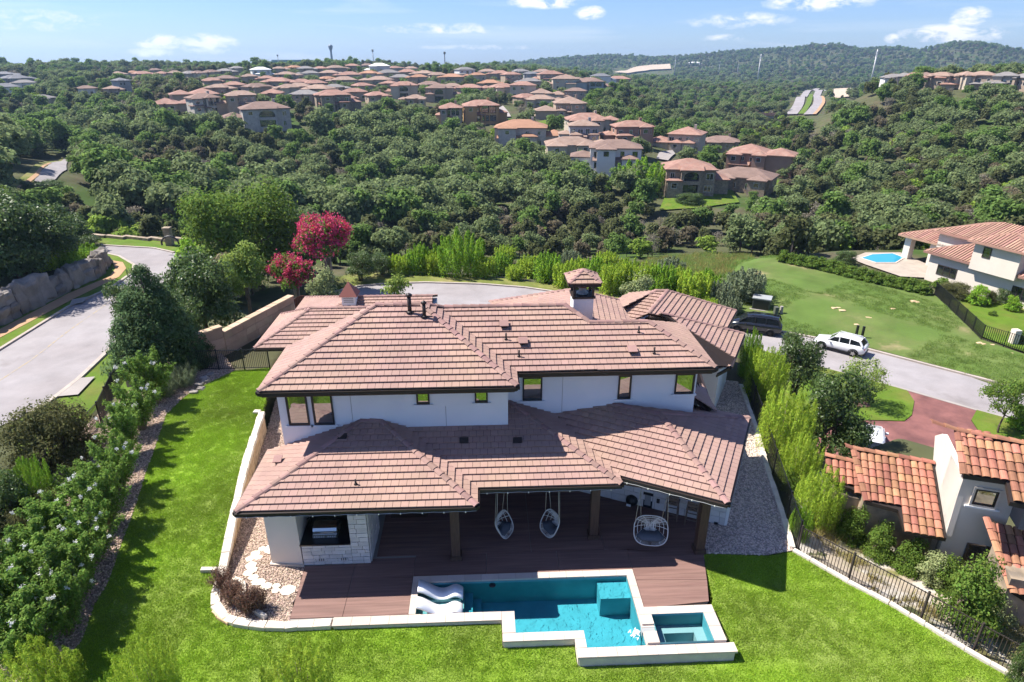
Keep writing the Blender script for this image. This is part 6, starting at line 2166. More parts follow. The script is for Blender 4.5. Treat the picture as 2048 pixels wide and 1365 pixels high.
row([(12, 162, 36, 'slate', 'grey'), (34, 168, 40, 'slate', 'grey'), (14, 190, 44, 'slate', 'white'), (52, 178, 36, 'grey', 'white'), (90, 214, 40, 'grey', 'cream'), (176, 190, 30, 'tan', 'white'), (228, 192, 30, 'tan', 'tan')], 'the scattered houses at the left edge among trees', 'scattered houses at the left edge')
row([(24, 132, 20, 'grey', 'grey', 2), (54, 132, 20, 'white', 'white', 2), (74, 132, 20, 'white', 'white', 2), (92, 133, 18, 'white', 'white', 2), (150, 135, 18, 'slate', 'grey', 2), (222, 136, 16, 'white', 'grey', 2), (242, 136, 16, 'white', 'white', 2), (332, 135, 18, 'white', 'white', 2), (356, 134, 16, 'grey', 'grey', 2), (388, 135, 20, 'white', 'white', 2), (402, 135, 16, 'white', 'white', 2)],
    'the white roofed town houses on the left skyline', 'white roofed town houses on the left skyline')
row([(1785, 170, 46, 'grey', 'white'), (1806, 166, 40, 'grey', 'cream'), (1826, 170, 38, 'grey', 'white'), (1862, 174, 44, 'grey', 'tan'), (1905, 186, 66, 'grey', 'tan'), (1880, 170, 40, 'tan', 'tan'), (1995, 188, 74, 'grey', 'stone'), (1960, 168, 40, 'tan', 'tan'), (2010, 158, 44, 'grey', 'cream'), (2044, 176, 40, 'grey', 'tan'), (1850, 156, 26, 'grey', 'cream'), (1930, 158, 30, 'tan', 'cream')],
    'the grey roofed houses on the right ridge', 'grey roofed houses on the right ridge', sink=2.0, hk=1.0, dist=350, keep=-0.15)
row([(1388, 134, 22, 'white', 'white', 2), (1185, 117, 12, 'tan', 'cream'), (1238, 114, 12, 'tan', 'cream'), (1218, 115, 10, 'grey', 'white'), (1330, 118, 10, 'grey', 'white')], 'the scattered hilltop buildings far away on the right', 'scattered buildings on far hilltops', sink=-6)
row([(1588, 99, 14, 'tan', 'tan'), (1655, 95, 16, 'grey', 'tan'), (1678, 92, 16, 'tan', 'cream'), (1775, 98, 14, 'grey', 'cream'), (1840, 150, 14, 'grey', 'cream')], 'the villas on the highest far ridge', 'villas on the highest far ridge', sink=-6)

# ------------------------------------------------------------------ the house with its own pool at the right edge
rh = thing('house', 'sprawling stucco house with orange tiled hip roofs beside its own pool at right', 'house', (55, 64, ZLOT))
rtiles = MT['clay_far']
rl0 = P(1862, 565, ZLOT)
rl1 = P(2012, 612, ZLOT)
ru = (rl1 - rl0)
ru.z = 0
ru.normalize()
rv = Vector((-ru.y, ru.x, 0))
if rv.y < 0:
    rv = -rv
RROT = math.atan2(ru.y, ru.x)
RB = Matrix.Translation(rl0) @ Matrix.Rotation(RROT, 4, 'Z')


def rput(mb, name, mat, parent=rh):
    mb.v = [tuple(RB @ Vector(p)) for p in mb.v]
    return mb.obj(name, mat, parent)


def ribbed(W, D, p, z, over=0.6):
    """hip roof with rolled tile courses running down each slope"""
    base = hip_mesh(W, D, p, z, over)
    w, d = W / 2 + over, D / 2 + over
    long_x = W >= D
    step = 0.36
    a, b = (w, d) if long_x else (d, w)

    def put(u, v, zz):
        return (u, v, zz) if long_x else (v, u, zz)
    rib = MB()
    n = int(2 * a / step)
    for k in range(n):
        u = -a + (k + .5) * step
        run = min(b, a - abs(u))
        if run < .3:
            continue
        for s in (-1, 1):
            rib.beam(put(u, s * b, z + .05), put(u, s * (b - run), z + run * p + .05), .18, .10)
    n = int(2 * b / step)
    for k in range(n):
        v = -b + (k + .5) * step
        run = b - abs(v)
        if run < .3:
            continue
        for s in (-1, 1):
            rib.beam(put(s * a, v, z + .05), put(s * (a - run), v, z + run * p + .05), .18, .10)
    return base, rib


def rblock(cx, cy, W, D, zw, p=0.36, base=-0.5, wall_y0=None):
    rput(MB().box(cx - W / 2, cx + W / 2, (cy - D / 2) if wall_y0 is None else wall_y0, cy + D / 2, base, zw), 'wall', MT['nb_stucco'])
    b, r = ribbed(W, D, p, zw)
    o = rput(shift(b, cx, cy), 'roof', rtiles)
    k = rput(shift(r, cx, cy), 'tile_roll', rtiles, o)
    k['kind'] = 'stuff'


rblock(5.6, 4.6, 13.5, 8.6, 3.6)
rblock(10.2, 6.0, 11.0, 8.0, 5.9, base=3.0, p=0.30)
rblock(2.2, 9.4, 12.0, 9.0, 5.1, base=3.0, p=0.30)
rblock(6.6, 2.0, 5.0, 5.0, 6.3, base=3.0)
rblock(18.5, 4.5, 11.5, 10.0, 3.5)
# covered terrace on posts to the left
b, r = ribbed(9.5, 7.0, 0.30, 3.4)
o = rput(shift(b, -4.0, 9.0), 'roof', rtiles)
rput(shift(r, -4.0, 9.0), 'tile_roll', rtiles, o)['kind'] = 'stuff'
for x, y in ((-8.2, 6.0), (-4.6, 6.0), (-1.3, 5.6), (-8.2, 12.0)):
    rput(MB().box(x - .45, x + .45, y - .45, y + .45, -.5, 3.35), 'post', MT['nb_stucco'])
for x, z, w_, h_ in ((1.3, 1.7, 2.4, 1.2), (9.6, 1.6, 1.7, 1.4)):
    c = RB @ Vector((x, 0.3, z))
    window(rh, (c.x, c.y, c.z), ru, w_, h_, 0.08, -rv, MT['bronze'], MT['pane_far'], sill=False, mull=(-.17, .17))
c = RB @ Vector((5.6, -0.5, 5.2))
window(rh, (c.x, c.y, c.z), ru, 0.9, 1.2, 0.08, -rv, MT['bronze'], MT['pane_far'], sill=False)
SEEN_BOXES.append((1780, 2060, 455, 575, 60))
HOUSES.append((rl0.x + ru.x * 7 + rv.x * 5, rl0.y + ru.y * 7 + rv.y * 5, 15))
rp = thing('swimming_pool', 'small bright blue pool in the garden of the orange roofed house', 'swimming pool', P(1755, 520, ZLOT))
pp = [tuple(P(a, b, ZLOT)[:2]) for a, b in ((1718, 520), (1742, 512), (1786, 510), (1810, 519), (1792, 530), (1750, 530))]
MB().prism(pp, ZLOT + 0.1, ZLOT + 0.28).obj('coping', MT['coping'], rp)
pc = Vector((sum(p[0] for p in pp) / 6, sum(p[1] for p in pp) / 6))
MB().prism([tuple(pc + (Vector(p) - pc) * 0.9) for p in pp], ZLOT + 0.15, ZLOT + 0.284).obj('water', M('blue_pool_water', (0.03, 0.28, 0.42), 0.08, 0.5), rp)
sheet('terrace', [tuple(P(a, b, ZLOT)[:2]) for a, b in ((1700, 520), (1730, 508), (1800, 508), (1850, 530), (1870, 560), (1800, 556), (1730, 532))], over(0.2), 2.0, MT['limestone_dull'])

# ------------------------------------------------------------------ things on the skyline
def mast(px, py, top_py, dist, label, r=0.5, mat=None, arms=False):
    b = DIST(px, py, dist)
    h = (py - top_py) * proj(b)[2] / FPX
    t = thing('mast', label, 'mast', b)
    MB().tube([b - Vector((0, 0, 12)), b + Vector((0, 0, h))], [r, r * 0.7], 6).obj('pole', mat or MT['greymetal'], t)
    mb = MB()
    if arms:
        for k in (0.97, 0.9, 0.83):
            mb.beam(b + Vector((-3.2, 0, h * k)), b + Vector((3.2, 0, h * k)), .35)
        mb.obj('cross_arm', mat or MT['greymetal'], t)
    else:
        for k in range(6):
            a = k * math.pi / 3
            mb.box(b.x + math.cos(a) * r * 1.5 - .25, b.x + math.cos(a) * r * 1.5 + .25, b.y + math.sin(a) * r * 1.5 - .25, b.y + math.sin(a) * r * 1.5 + .25, b.z + h * .80, b.z + h * .98)
        mb.obj('antenna_panel', mat or MT['greymetal'], t)
    return t


mast(747, 125, 101, 870, 'thin grey antenna mast left of the taller dark mast', 0.6)
mast(890, 131, 106, 950, 'tall dark antenna mast standing alone on the middle skyline', 0.8, MT['bronze'])
mast(557, 127, 111, 880, 'slender lattice mast above the long green roofed hall', 0.4)
mast(1349, 146, 114, 1500, 'pale power pole beside the white cliffs', 1.0, None, True)
mast(1517, 147, 112, 1300, 'tall pale leaning power pole in the middle of the far slope', 1.1, WC['white'], True)
mast(1745, 150, 104, 1100, 'tallest pale power pole above the grey roofed ridge houses', 1.1, WC['white'], True)
mast(1475, 145, 130, 1700, 'short power pole right of the white cliffs', 0.7, None, True)
mast(1438, 144, 125, 1700, 'small power pole between the short pole and the cliffs', 0.7, None, True)
wt_b = DIST(664, 124, 1250)
k = proj(wt_b)[2] / FPX
wt = thing('water_tower', 'bulb shaped water tower on a single stem on the skyline', 'water tower', wt_b)
MB().lathe([(2.6 * 1, -12), (2.2, 0), (1.7, 16 * k), (1.8, 20 * k), (3.6 * k, 24 * k), (4.6 * k, 27 * k), (4.2 * k, 29.5 * k), (2.4 * k, 31 * k), (0.3, 31.6 * k)], wt_b, 16).obj('tank', M('tower_paint', (0.20, 0.24, 0.28), 0.5, 0.4), wt)
hb = DIST(582, 129, 900)
hall = thing('hall', 'long flat hall with pale green metal roof on the skyline', 'hall', hb, -math.atan2(hb.x, hb.y))
link('wall', MB().box(-22, 26, -12, 12, -8, 5.0).mesh('wall', farmat('hall_wall', (0.22, 0.26, 0.30))), None, hall, local=True)
link('roof', MB().box(-24, 8, -16, 12.5, 2.2, 3.4).mesh('roof', farmat('green_metal_roof', (0.25, 0.40, 0.30))), None, hall, local=True)
br = HIT(1530, 243, 200)
bridge = thing('bridge', 'low brown road bridge crossing the wooded valley', 'bridge', br, -math.atan2(br.x, br.y))
kb = proj(br)[2] / FPX
link('parapet', MB().box(-28 * kb, 24 * kb, -3, -2.4, 3.6 * 1, 5.4).mesh('parapet', RC['red']), None, bridge, local=True)
link('deck', MB().box(-28 * kb, 24 * kb, -2.4, 6, 2.2, 3.6).mesh('deck', MT['concrete']), None, bridge, local=True)
for s in (-.7, 0, .7):
    link('pier', MB().box(s * 24 * kb - .8, s * 24 * kb + .8, -1, 4, -8, 2.2).mesh('pier', MT['concrete']), None, bridge, local=True)

# ------------------------------------------------------------------ foliage
def unit(a):
    return a / np.maximum(np.linalg.norm(a, axis=-1, keepdims=True), 1e-9)


def leaves(g, pts, nrm, L, W, upr=0.0, fold=0.15):
    """one small rhombic leaf (or leaf spray) per point; nrm is the way it faces"""
    n = len(pts)
    L = L * g.uniform(0.7, 1.3, (n, 1))
    W = W * g.uniform(0.7, 1.3, (n, 1))
    nrm = unit(nrm + g.normal(0, 0.55, (n, 3)))
    t = g.normal(0, 1, (n, 3))
    t[:, 2] += upr * 3
    t = unit(t - nrm * (t * nrm).sum(1, keepdims=True))
    b = np.cross(nrm, t)
    v = np.stack([pts - t * L * .5, pts + b * W * .5 + nrm * W * fold, pts + t * L * .5, pts - b * W * .5 + nrm * W * fold], 1).reshape(-1, 3)
    f = np.arange(4 * n).reshape(-1, 4)
    return v, f


def lobe_points(g, lobes, n, shell=0.75):
    lb = np.array(lobes, float)
    wgt = (lb[:, 3] * lb[:, 4] + lb[:, 4] * lb[:, 5] + lb[:, 3] * lb[:, 5])
    k = g.choice(len(lb), n, p=wgt / wgt.sum())
    d = unit(g.normal(0, 1, (n, 3)))
    d[:, 2] = np.where(d[:, 2] < -0.35, -d[:, 2] * 0.6, d[:, 2])
    r = shell + (1.05 - shell) * g.random((n, 1)) ** 0.8
    r *= 1 + 0.12 * np.sin(5 * d[:, :1] + 3 * k[:, None]) + 0.10 * np.sin(7 * d[:, 1:2] + 2 * k[:, None])
    p = lb[k, :3] + d * r * lb[k, 3:6]
    return p, d


def crown_mesh(name, seed, lobes, n, L, W, mat, shell=0.7, upr=0.0, up=0.35):
    g = np.random.default_rng(seed)
    p, d = lobe_points(g, lobes, n, shell)
    d = d.copy()
    d[:, 2] += up
    v, f = leaves(g, p, d, L, W, upr)
    return mesh_np(name, v, f, mat)


def plume_mesh(name, seed, plumes, n, L, W, mat):
    """upright feathery sprays: each plume is (x, y, z0, height, radius, lean_x, lean_y)"""
    g = np.random.default_rng(seed)
    pl = np.array(plumes, float)
    k = g.choice(len(pl), n, p=pl[:, 3] / pl[:, 3].sum())
    t = g.random(n) ** 0.7
    r = pl[k, 4] * np.sqrt(np.clip(1.02 - t ** 2.2, 0, 1)) * (0.35 + 0.7 * g.random(n))
    a = g.random(n) * 6.283
    p = np.stack([pl[k, 0] + pl[k, 5] * t * pl[k, 3] + np.cos(a) * r, pl[k, 1] + pl[k, 6] * t * pl[k, 3] + np.sin(a) * r, pl[k, 2] + t * pl[k, 3]], 1)
    d = np.stack([np.cos(a), np.sin(a), 0.5 + 0 * a], 1)
    v, f = leaves(g, p, d, L, W, upr=0.6)
    return mesh_np(name, v, f, mat)


def arching(seed, h, r, n, leaf, L, W, stems=16, bloom=None, bloom_n=0, bl=0.055, bark='barkpale', z0=0.25, spray=0.16):
    """open shrub of arching stems with leaves in sprays along each"""
    rr = random.Random(seed)
    g = np.random.default_rng(seed)
    mb = MB()
    P_, D_ = [], []
    tips = []
    per = n // stems
    for s in range(stems):
        a = s * 2.4 + rr.uniform(-.3, .3)
        q = r * (rr.uniform(0.45, 1.0) if s > 3 else rr.uniform(.1, .4))
        hh = h * rr.uniform(0.72, 1.0) * (1 - 0.28 * (q / r) ** 2)
        b = Vector((math.cos(a) * .08, math.sin(a) * .08, -.3))
        m = Vector((math.cos(a) * q * 0.35, math.sin(a) * q * 0.35, hh * 0.62))
        e = Vector((math.cos(a) * q, math.sin(a) * q, hh))
        pts = [b * (1 - t) ** 2 + m * (2 * t * (1 - t)) + e * t * t for t in (0, .25, .5, .75, 1)]
        mb.tube(pts, [.035, .028, .02, .013, .006], 5)
        t = z0 + (1 - z0) * g.random(per) ** 0.8
        c = np.array(b)[None] * ((1 - t) ** 2)[:, None] + np.array(m)[None] * (2 * t * (1 - t))[:, None] + np.array(e)[None] * (t * t)[:, None]
        w = spray * r * (1.15 - 0.75 * t)[:, None]
        o = g.normal(0, 1, (per, 3)) * w * 0.75
        P_.append(c + o)
        D_.append(o + np.array([0, 0, .25 * r * spray * 3]))
        tips.append(np.array(e))
    v, f = leaves(g, np.concatenate(P_), unit(np.concatenate(D_)), L, W)
    parts = [('crown', mesh_np('crown', v, f, MT[leaf])), ('stem', mb.mesh('stem', MT[bark]))]
    if bloom:
        tp = np.array(tips)
        hp = tp[g.integers(0, len(tp), bloom_n)] + g.normal(0, .12 * r, (bloom_n, 3))
        p = np.repeat(hp, 26, 0) + g.normal(0, bl * .55, (bloom_n * 26, 3))
        v, f = leaves(g, p, unit(g.normal(0, 1, p.shape) + [0, 0, .4]), bl * 0.9, bl * 0.8)
        parts.append(('blossom', mesh_np('blossom', v, f, MT[bloom])))
    return Tree(h, r, parts)


def random_lobes(rr, h, r, n, base=0.35, flat=1.0, skirt=False):
    """lobes of a rounded crown between base*h and h"""
    out = [(0, 0, h * (base + (1 - base) * 0.5), r * 0.62, r * 0.62, h * (1 - base) * 0.45)]
    for i in range(n):
        a = i * 2.4 + rr.uniform(-.4, .4)
        t = rr.uniform(0.1, 1.0)
        q = r * rr.uniform(0.35, 0.68) * (1.0 - 0.45 * max(0, t - 0.5))
        s = r * rr.uniform(0.30, 0.46)
        out.append((math.cos(a) * q, math.sin(a) * q, h * (base + (1 - base) * (0.15 + 0.68 * t)), s, s, s * 0.85 * flat))
    if skirt:
        for i in range(7):
            a = i * 0.9 + rr.uniform(-.2, .2)
            s = r * rr.uniform(.34, .44)
            out.append((math.cos(a) * r * .6, math.sin(a) * r * .6, h * rr.uniform(.16, .3), s, s, h * .2))
    return out


def trunk_mesh(name, rr, h, r, lobes, mat, stems=1, tr=None):
    mb = MB()
    tr = tr or max(0.06, r * 0.06)
    for s in range(stems):
        a = s * 2.3
        off = 0.0 if stems == 1 else 0.10 + 0.03 * s
        b = Vector((math.cos(a) * off, math.sin(a) * off, -0.4))
        f = Vector((math.cos(a) * off * 2.5 * (stems > 1), math.sin(a) * off * 2.5 * (stems > 1), h * 0.38))
        mb.tube([b, (b + f) / 2 + Vector((rr.uniform(-.05, .05), rr.uniform(-.05, .05), 0)) * r, f], [tr * 1.25, tr, tr * 0.75], 6)
        for l in lobes[s % max(1, len(lobes))::max(1, stems)][:6]:
            e = Vector(l[:3])
            mid = f.lerp(e, 0.5) + Vector((0, 0, -0.05 * h))
            mb.tube([f, mid, e], [tr * 0.6, tr * 0.4, tr * 0.15], 5)
    return mb.mesh(name, mat)


class Tree:
    """a plant proto built at the origin: crown, trunk and extras share mesh data between copies"""

    def __init__(self, h, r, parts):
        self.h, self.r, self.parts = h, r, parts

    def put(self, name, label, cat, loc, h=None, r=None, rot=0.0, group=None):
        t = thing(name, label, cat, loc, rot, group)
        sz = (h or self.h) / self.h
        sr = (r / self.r) if r else sz
        t.scale = (sr, sr, sz)
        for nm, me in self.parts:
            link(nm, me, None, t, local=True)
        return t


def broadleaf(seed, h, r, n, L, W, leaf, bark='bark', nl=9, base=0.3, stems=1, bloom=None, bloom_n=0, shell=0.65, flat=1.0, bl=0.10, tr=None):
    rr = random.Random(seed)
    lobes = random_lobes(rr, h, r, nl, base, flat, base < 0.15)
    parts = [('crown', crown_mesh('crown', seed, lobes, n, L, W, MT[leaf], shell)), ('trunk', trunk_mesh('trunk', rr, h, r, lobes, MT[bark], stems, tr))]
    if bloom:
        g = np.random.default_rng(seed + 5)
        hp, hd = lobe_points(g, lobes, bloom_n, 1.0)
        hp = hp[hp[:, 2] > h * (base + 0.2)]
        per = 26
        p = np.repeat(hp, per, 0) + g.normal(0, bl, (len(hp) * per, 3))
        v, f = leaves(g, p, unit(g.normal(0, 1, p.shape) + [0, 0, .4]), bl * 0.9, bl * 0.8)
        parts.append(('blossom', mesh_np('blossom', v, f, MT[bloom])))
    return Tree(h, r, parts)


def feather(seed, h, r, n, leaf='leaf_feather', L=0.16, W=0.03, np_=22, bark='barkpale', spread=0.25):
    rr = random.Random(seed)
    pl = []
    for i in range(np_):
        a, q = i * 2.4, r * math.sqrt((i + 0.3) / np_) * 0.75
        hh = h * (1 - 0.38 * (q / r) ** 1.5) * rr.uniform(0.78, 1.04)
        pl.append((math.cos(a) * q, math.sin(a) * q, h * 0.02, hh, r * rr.uniform(0.13, 0.21), math.cos(a) * spread * q / r * r / h, math.sin(a) * spread * q / r * r / h))
    mb = MB()
    for p in pl[:10]:
        mb.tube([(p[0] * .3, p[1] * .3, -.3), (p[0], p[1], h * .2), (p[0] + p[5] * p[3] * .8, p[1] + p[6] * p[3] * .8, p[3] * .8)], [.03, .02, .008], 4)
    return Tree(h, r, [('crown', plume_mesh('crown', seed, pl, n, L, W, MT[leaf])), ('stem', mb.mesh('stem', MT[bark]))])


def conifer(seed, h, r, n, leaf, L=0.22, W=0.09, tiers=9):
    rr = random.Random(seed)
    lobes = []
    for i in range(tiers):
        t = i / (tiers - 1)
        q = r * (1 - t) ** 0.6 * 0.75
        for k in range(5 if t < 0.8 else 2):
            a = k * 1.256 + i * 0.7
            s = r * (0.42 - 0.20 * t)
            lobes.append((math.cos(a) * q, math.sin(a) * q, h * (0.10 + 0.78 * t), s, s, s * 1.3))
    return Tree(h, r, [('crown', crown_mesh('crown', seed, lobes, n, L, W, MT[leaf], 0.5, 0.5)), ('trunk', MB().tube([(0, 0, -.4), (0, 0, h * .9)], [r * .07, .03], 6).mesh('trunk', MT['bark']))])


# ---------------------------------------------------------------- gather by sight line
def spot(px, pyb, pyt, w, z):
    """foot, height and radius of a plant from its picture box; z is a level, 'lawn' or 'hit'"""
    b = lz(px, pyb) if z == 'lawn' else (HIT(px, pyb, 15) if z == 'hit' else P(px, pyb, z))
    if z != 'lawn' and z != 'hit':
        b.z = z
    d = proj(b)[2]
    top = PY(px, pyt, b.y)
    return b, max(0.4, top.z - b.z), w * d / FPX / 2


def plant(tree, name, label, cat, px, pyb, pyt, w, z, group=None):
    b, h, r = spot(px, pyb, pyt, w, z)
    return tree.put(name, label, cat, b, h, r, RNG.uniform(0, 6.28), group)


T = {}
T['crape1'] = arching(21, 3.2, 1.5, 8000, 'leaf_crape', 0.13, 0.065, 18, 'bloom_white', 5, 0.075)
T['crape2'] = arching(22, 3.2, 1.5, 9000, 'leaf_crape', 0.13, 0.065, 21, 'bloom_white', 6, 0.075)
T['crape3'] = arching(23, 3.2, 1.5, 11000, 'leaf_crape', 0.13, 0.065, 24, 'bloom_white', 9, 0.08)
T['pink1'] = broadleaf(24, 4.5, 2.4, 6000, 0.26, 0.13, 'leaf_crape', 'barkpale', 12, 0.3, 3, 'bloom_pink', 420, bl=0.17)
T['pink2'] = broadleaf(25, 3.5, 2.0, 5000, 0.24, 0.12, 'leaf_crape', 'barkpale', 9, 0.25, 3, 'bloom_pink', 210, bl=0.15)
T['privet'] = broadleaf(26, 3.0, 1.7, 13000, 0.12, 0.06, 'leaf_olive', 'bark', 14, 0.05, 3, shell=0.6)
T['dark'] = broadleaf(27, 3.0, 1.7, 11000, 0.13, 0.065, 'leaf_dark', 'bark', 13, 0.05, 3, shell=0.6)
T['mid'] = broadleaf(28, 2.0, 1.2, 7000, 0.10, 0.06, 'leaf_mid', 'bark', 10, 0.0, 3, shell=0.5)
T['oakbig'] = broadleaf(29, 10, 6.5, 22000, 0.34, 0.20, 'leaf_mid', 'bark', 18, 0.12, 1, shell=0.55)
T['oakdark'] = broadleaf(30, 7, 4.0, 12000, 0.30, 0.18, 'leaf_dark', 'bark', 14, 0.12, 1, shell=0.55)
T['lime'] = broadleaf(31, 5, 2.2, 5000, 0.22, 0.13, 'leaf_lime', 'bark', 12, 0.22, 1, shell=0.4)
T['pale'] = broadleaf(32, 3, 1.3, 4500, 0.16, 0.09, 'leaf_pale', 'bark', 8, 0.0, 2, shell=0.4)
T['sap'] = broadleaf(33, 3.2, 1.3, 900, 0.20, 0.13, 'leaf_lime', 'bark', 8, 0.15, 1, shell=0.3)
T['young'] = broadleaf(34, 4.5, 2.6, 2600, 0.20, 0.11, 'leaf_lime', 'barkpale', 11, 0.35, 1, shell=0.3, tr=0.09)
T['young2'] = broadleaf(35, 4.5, 2.6, 4200, 0.20, 0.11, 'leaf_mid', 'bark', 11, 0.3, 1, shell=0.3, tr=0.09)
T['f1'] = feather(36, 2.6, 1.2, 17000, L=0.13, W=0.017, np_=44)
T['f2'] = feather(37, 2.6, 1.2, 18000, L=0.13, W=0.017, np_=52)
T['f3'] = feather(38, 2.6, 1.2, 18000, 'leaf_bright', L=0.12, W=0.02, np_=34)
T['fB'] = feather(39, 3.0, 1.4, 4200, L=0.34, W=0.07, np_=34)
T['fB2'] = feather(40, 3.0, 1.6, 4200, 'leaf_bright', L=0.36, W=0.08, np_=38)
T['fG'] = feather(41, 3.0, 1.8, 4500, 'leaf_blue', L=0.34, W=0.08, np_=36)
T['conif'] = conifer(42, 5.5, 1.7, 30000, 'leaf_conifer', 0.15, 0.05)
T['cypress'] = conifer(43, 6.5, 1.8, 9000, 'leaf_bright', 0.26, 0.10, 10)
T['grassy'] = feather(44, 0.9, 0.7, 2600, 'leaf_blue', 0.5, 0.02, 22, spread=1.2)
T['bronze'] = arching(45, 0.7, 0.5, 3200, 'leaf_red', 0.06, 0.025, 30, z0=0.05, spray=0.34)
T['mesq'] = feather(46, 5.0, 3.2, 9000, 'leaf_bright', 0.38, 0.09, 22, spread=0.6)
T['hedge'] = broadleaf(47, 1.8, 1.1, 2200, 0.22, 0.13, 'leaf_mid', 'bark', 8, 0.0, 2, shell=0.5)
T['round'] = broadleaf(48, 2.0, 1.4, 2600, 0.20, 0.13, 'leaf_bright', 'bark', 10, 0.0, 2, shell=0.6)

# ---------------------------------------------------------------- planting along the left fence
G = 'white flowering crape myrtles in the left bed'
for k, (px, b, t, w, kind, lab) in enumerate([
    (313, 808, 696, 104, 'crape1', 'tall white flowering crape myrtle nearest the iron gate, pale trunk in gravel'),
    (286, 860, 752, 104, 'crape2', 'crape myrtle in second place from the gate, reaching over the gravel bed'),
    (262, 915, 806, 104, 'crape1', 'small crape myrtle leaning over fence opposite the low wall end'),
    (243, 982, 868, 112, 'crape2', 'crape myrtle beside the clipped olive shrub, pushing over the fence'),
    (222, 1050, 930, 120, 'crape1', 'crape myrtle just right of the bright green juniper'),
    (196, 1122, 1000, 126, 'crape2', 'bushy crape myrtle with white blooms, level with the planter corner'),
    (166, 1192, 1062, 134, 'crape3', 'crape myrtle covered in white blooms above the lime feathery bush'),
    (140, 1268, 1130, 140, 'crape3', 'lowest crape myrtle of the bed, beside the bottom left lime bush'),
    (176, 1010, 925, 110, 'crape2', 'crape myrtle in the back row against the fence, near the juniper'),
    (122, 1092, 985, 130, 'crape3', 'crape myrtle in the back row under the juniper'),
    (80, 1175, 1050, 150, 'crape3', 'blooming crape myrtle in the back row, well left of the bed edge'),
    (40, 1262, 1120, 170, 'crape3', 'blooming crape myrtle cut by the left picture edge'),
    (70, 1345, 1190, 170, 'crape3', 'crape myrtle with large blooms behind the bottom left lime bush')]):
    plant(T[kind], 'crape_myrtle', lab, 'tree', px, b, t, w, 'lawn', G)
plant(T['privet'], 'clipped_shrub', 'large rounded olive green shrub outside the iron fence', 'shrub', 118, 948, 800, 172, 0.3)
plant(T['dark'], 'shrub', 'dark shrub at the left edge below the rounded olive shrub', 'shrub', 22, 1085, 940, 130, 0.3)
plant(T['privet'], 'shrub', 'olive shrub under the bright juniper at the left edge', 'shrub', 85, 1075, 985, 120, 0.4)
plant(T['f3'], 'juniper', 'bright yellow green juniper beside the rounded olive shrub', 'shrub', 84, 1045, 912, 92, 0.5)
for px, b, t, w, lab in ((366, 772, 735, 46, 'fountain grass clump nearer the gate'), (330, 793, 758, 40, 'fountain grass clump beside the pale crape trunk')):
    plant(T['grassy'], 'fountain_grass', lab, 'grass clump', px, b, t, w, 'lawn', 'fountain grasses in the gravel bed')
for k, (px, py, w, lab) in enumerate([(446, 1178, 50, 'bronze leaved bush at the top of the planter'), (470, 1204, 54, 'bronze leaved bush in the bend of the planter'), (497, 1222, 54, 'bronze leaved bush along the lower planter wall'), (520, 1216, 44, 'bronze leaved bush nearest the deck corner')]):
    plant(T['bronze'], 'bronze_bush', lab, 'bush', px, py, py - 42, w, 0.05, 'bronze bushes in the corner planter')
for px, b, t, w, kind, lab in [(105, 1432, 1290, 160, 'f1', 'lime feathery bush at the bottom left corner'), (318, 1436, 1284, 135, 'f2', 'tall lime feathery bush at the bottom edge, left of centre'),
                               (602, 1440, 1308, 165, 'f1', 'lime feathery bush at the bottom edge below the pool coping end'), (240, 1436, 1346, 70, 'f3', 'small lime bush between the two bottom feathery bushes')]:
    plant(T[kind], 'feathery_bush', lab, 'bush', px, b, t, w, 'lawn', 'lime feathery bushes at the bottom')

# ---------------------------------------------------------------- trees behind and left of the house
for tr, nm, lab, cat, px, b, t, w, z in [
    ('conif', 'cedar_tree', 'dense dark green conifer beside the cut stone wall', 'tree', 328, 748, 520, 172, 0.6),
    ('oakdark', 'oak_tree', 'broad dark oak directly behind the dense conifer', 'tree', 415, 672, 505, 150, -1.0),
    ('dark', 'shrub', 'dark shrub at the foot of the dense conifer', 'shrub', 392, 745, 690, 90, 0.5),
    ('oakdark', 'oak_tree', 'oak with dusty leaves on the left of the conifer, over the road', 'tree', 283, 690, 560, 95, -2.0),
    ('cypress', 'cypress_tree', 'feathery bright green cypress behind the dark oak', 'tree', 400, 618, 468, 100, -2.5),
    ('lime', 'young_tree', 'light green young tree before the crimson crape myrtles', 'tree', 500, 622, 484, 106, -3.0),
    ('oakbig', 'oak_tree', 'largest oak with full green crown left of the crimson trees', 'tree', 488, 560, 372, 236, -7.0),
    ('oakdark', 'oak_tree', 'dark oak crown right behind the largest oak', 'tree', 575, 545, 400, 110, -8.0),
    ('pink1', 'crape_myrtle', 'taller crimson flowering crape myrtle, behind the fence boards', 'tree', 660, 560, 440, 112, -6.5),
    ('pink2', 'crape_myrtle', 'shorter crimson flowering crape myrtle nearer the stone wall', 'tree', 594, 604, 512, 88, -3.5),
    ('pale', 'shrub', 'tall pale green shrub next to the white cupola', 'shrub', 656, 630, 522, 72, -2.5),
    ('dark', 'shrub', 'dark evergreen shrub right of the taller crimson tree', 'shrub', 722, 556, 500, 62, -7.6),
    ('dark', 'shrub', 'low dark shrub left of the bright brush by the cul-de-sac', 'shrub', 765, 548, 505, 56, -7.8),
    ('sap', 'sapling', 'thin leafy sapling rising over the ridge before the cul-de-sac', 'sapling', 798, 640, 540, 66, -6.0),
    ('pale', 'shrub', 'broad leaved shrub behind the garage roof ridge', 'shrub', 1275, 625, 540, 74, -6.5),
    ('lime', 'young_tree', 'bright young tree at edge of the road junction', 'tree', 470, 640, 520, 60, -2.0),
    ('oakdark', 'oak_tree', 'dark oak filling the gap between conifer and stone wall', 'tree', 375, 705, 590, 100, 0.2)]:
    plant(T[tr], nm, lab, cat, px, b, t, w, z)
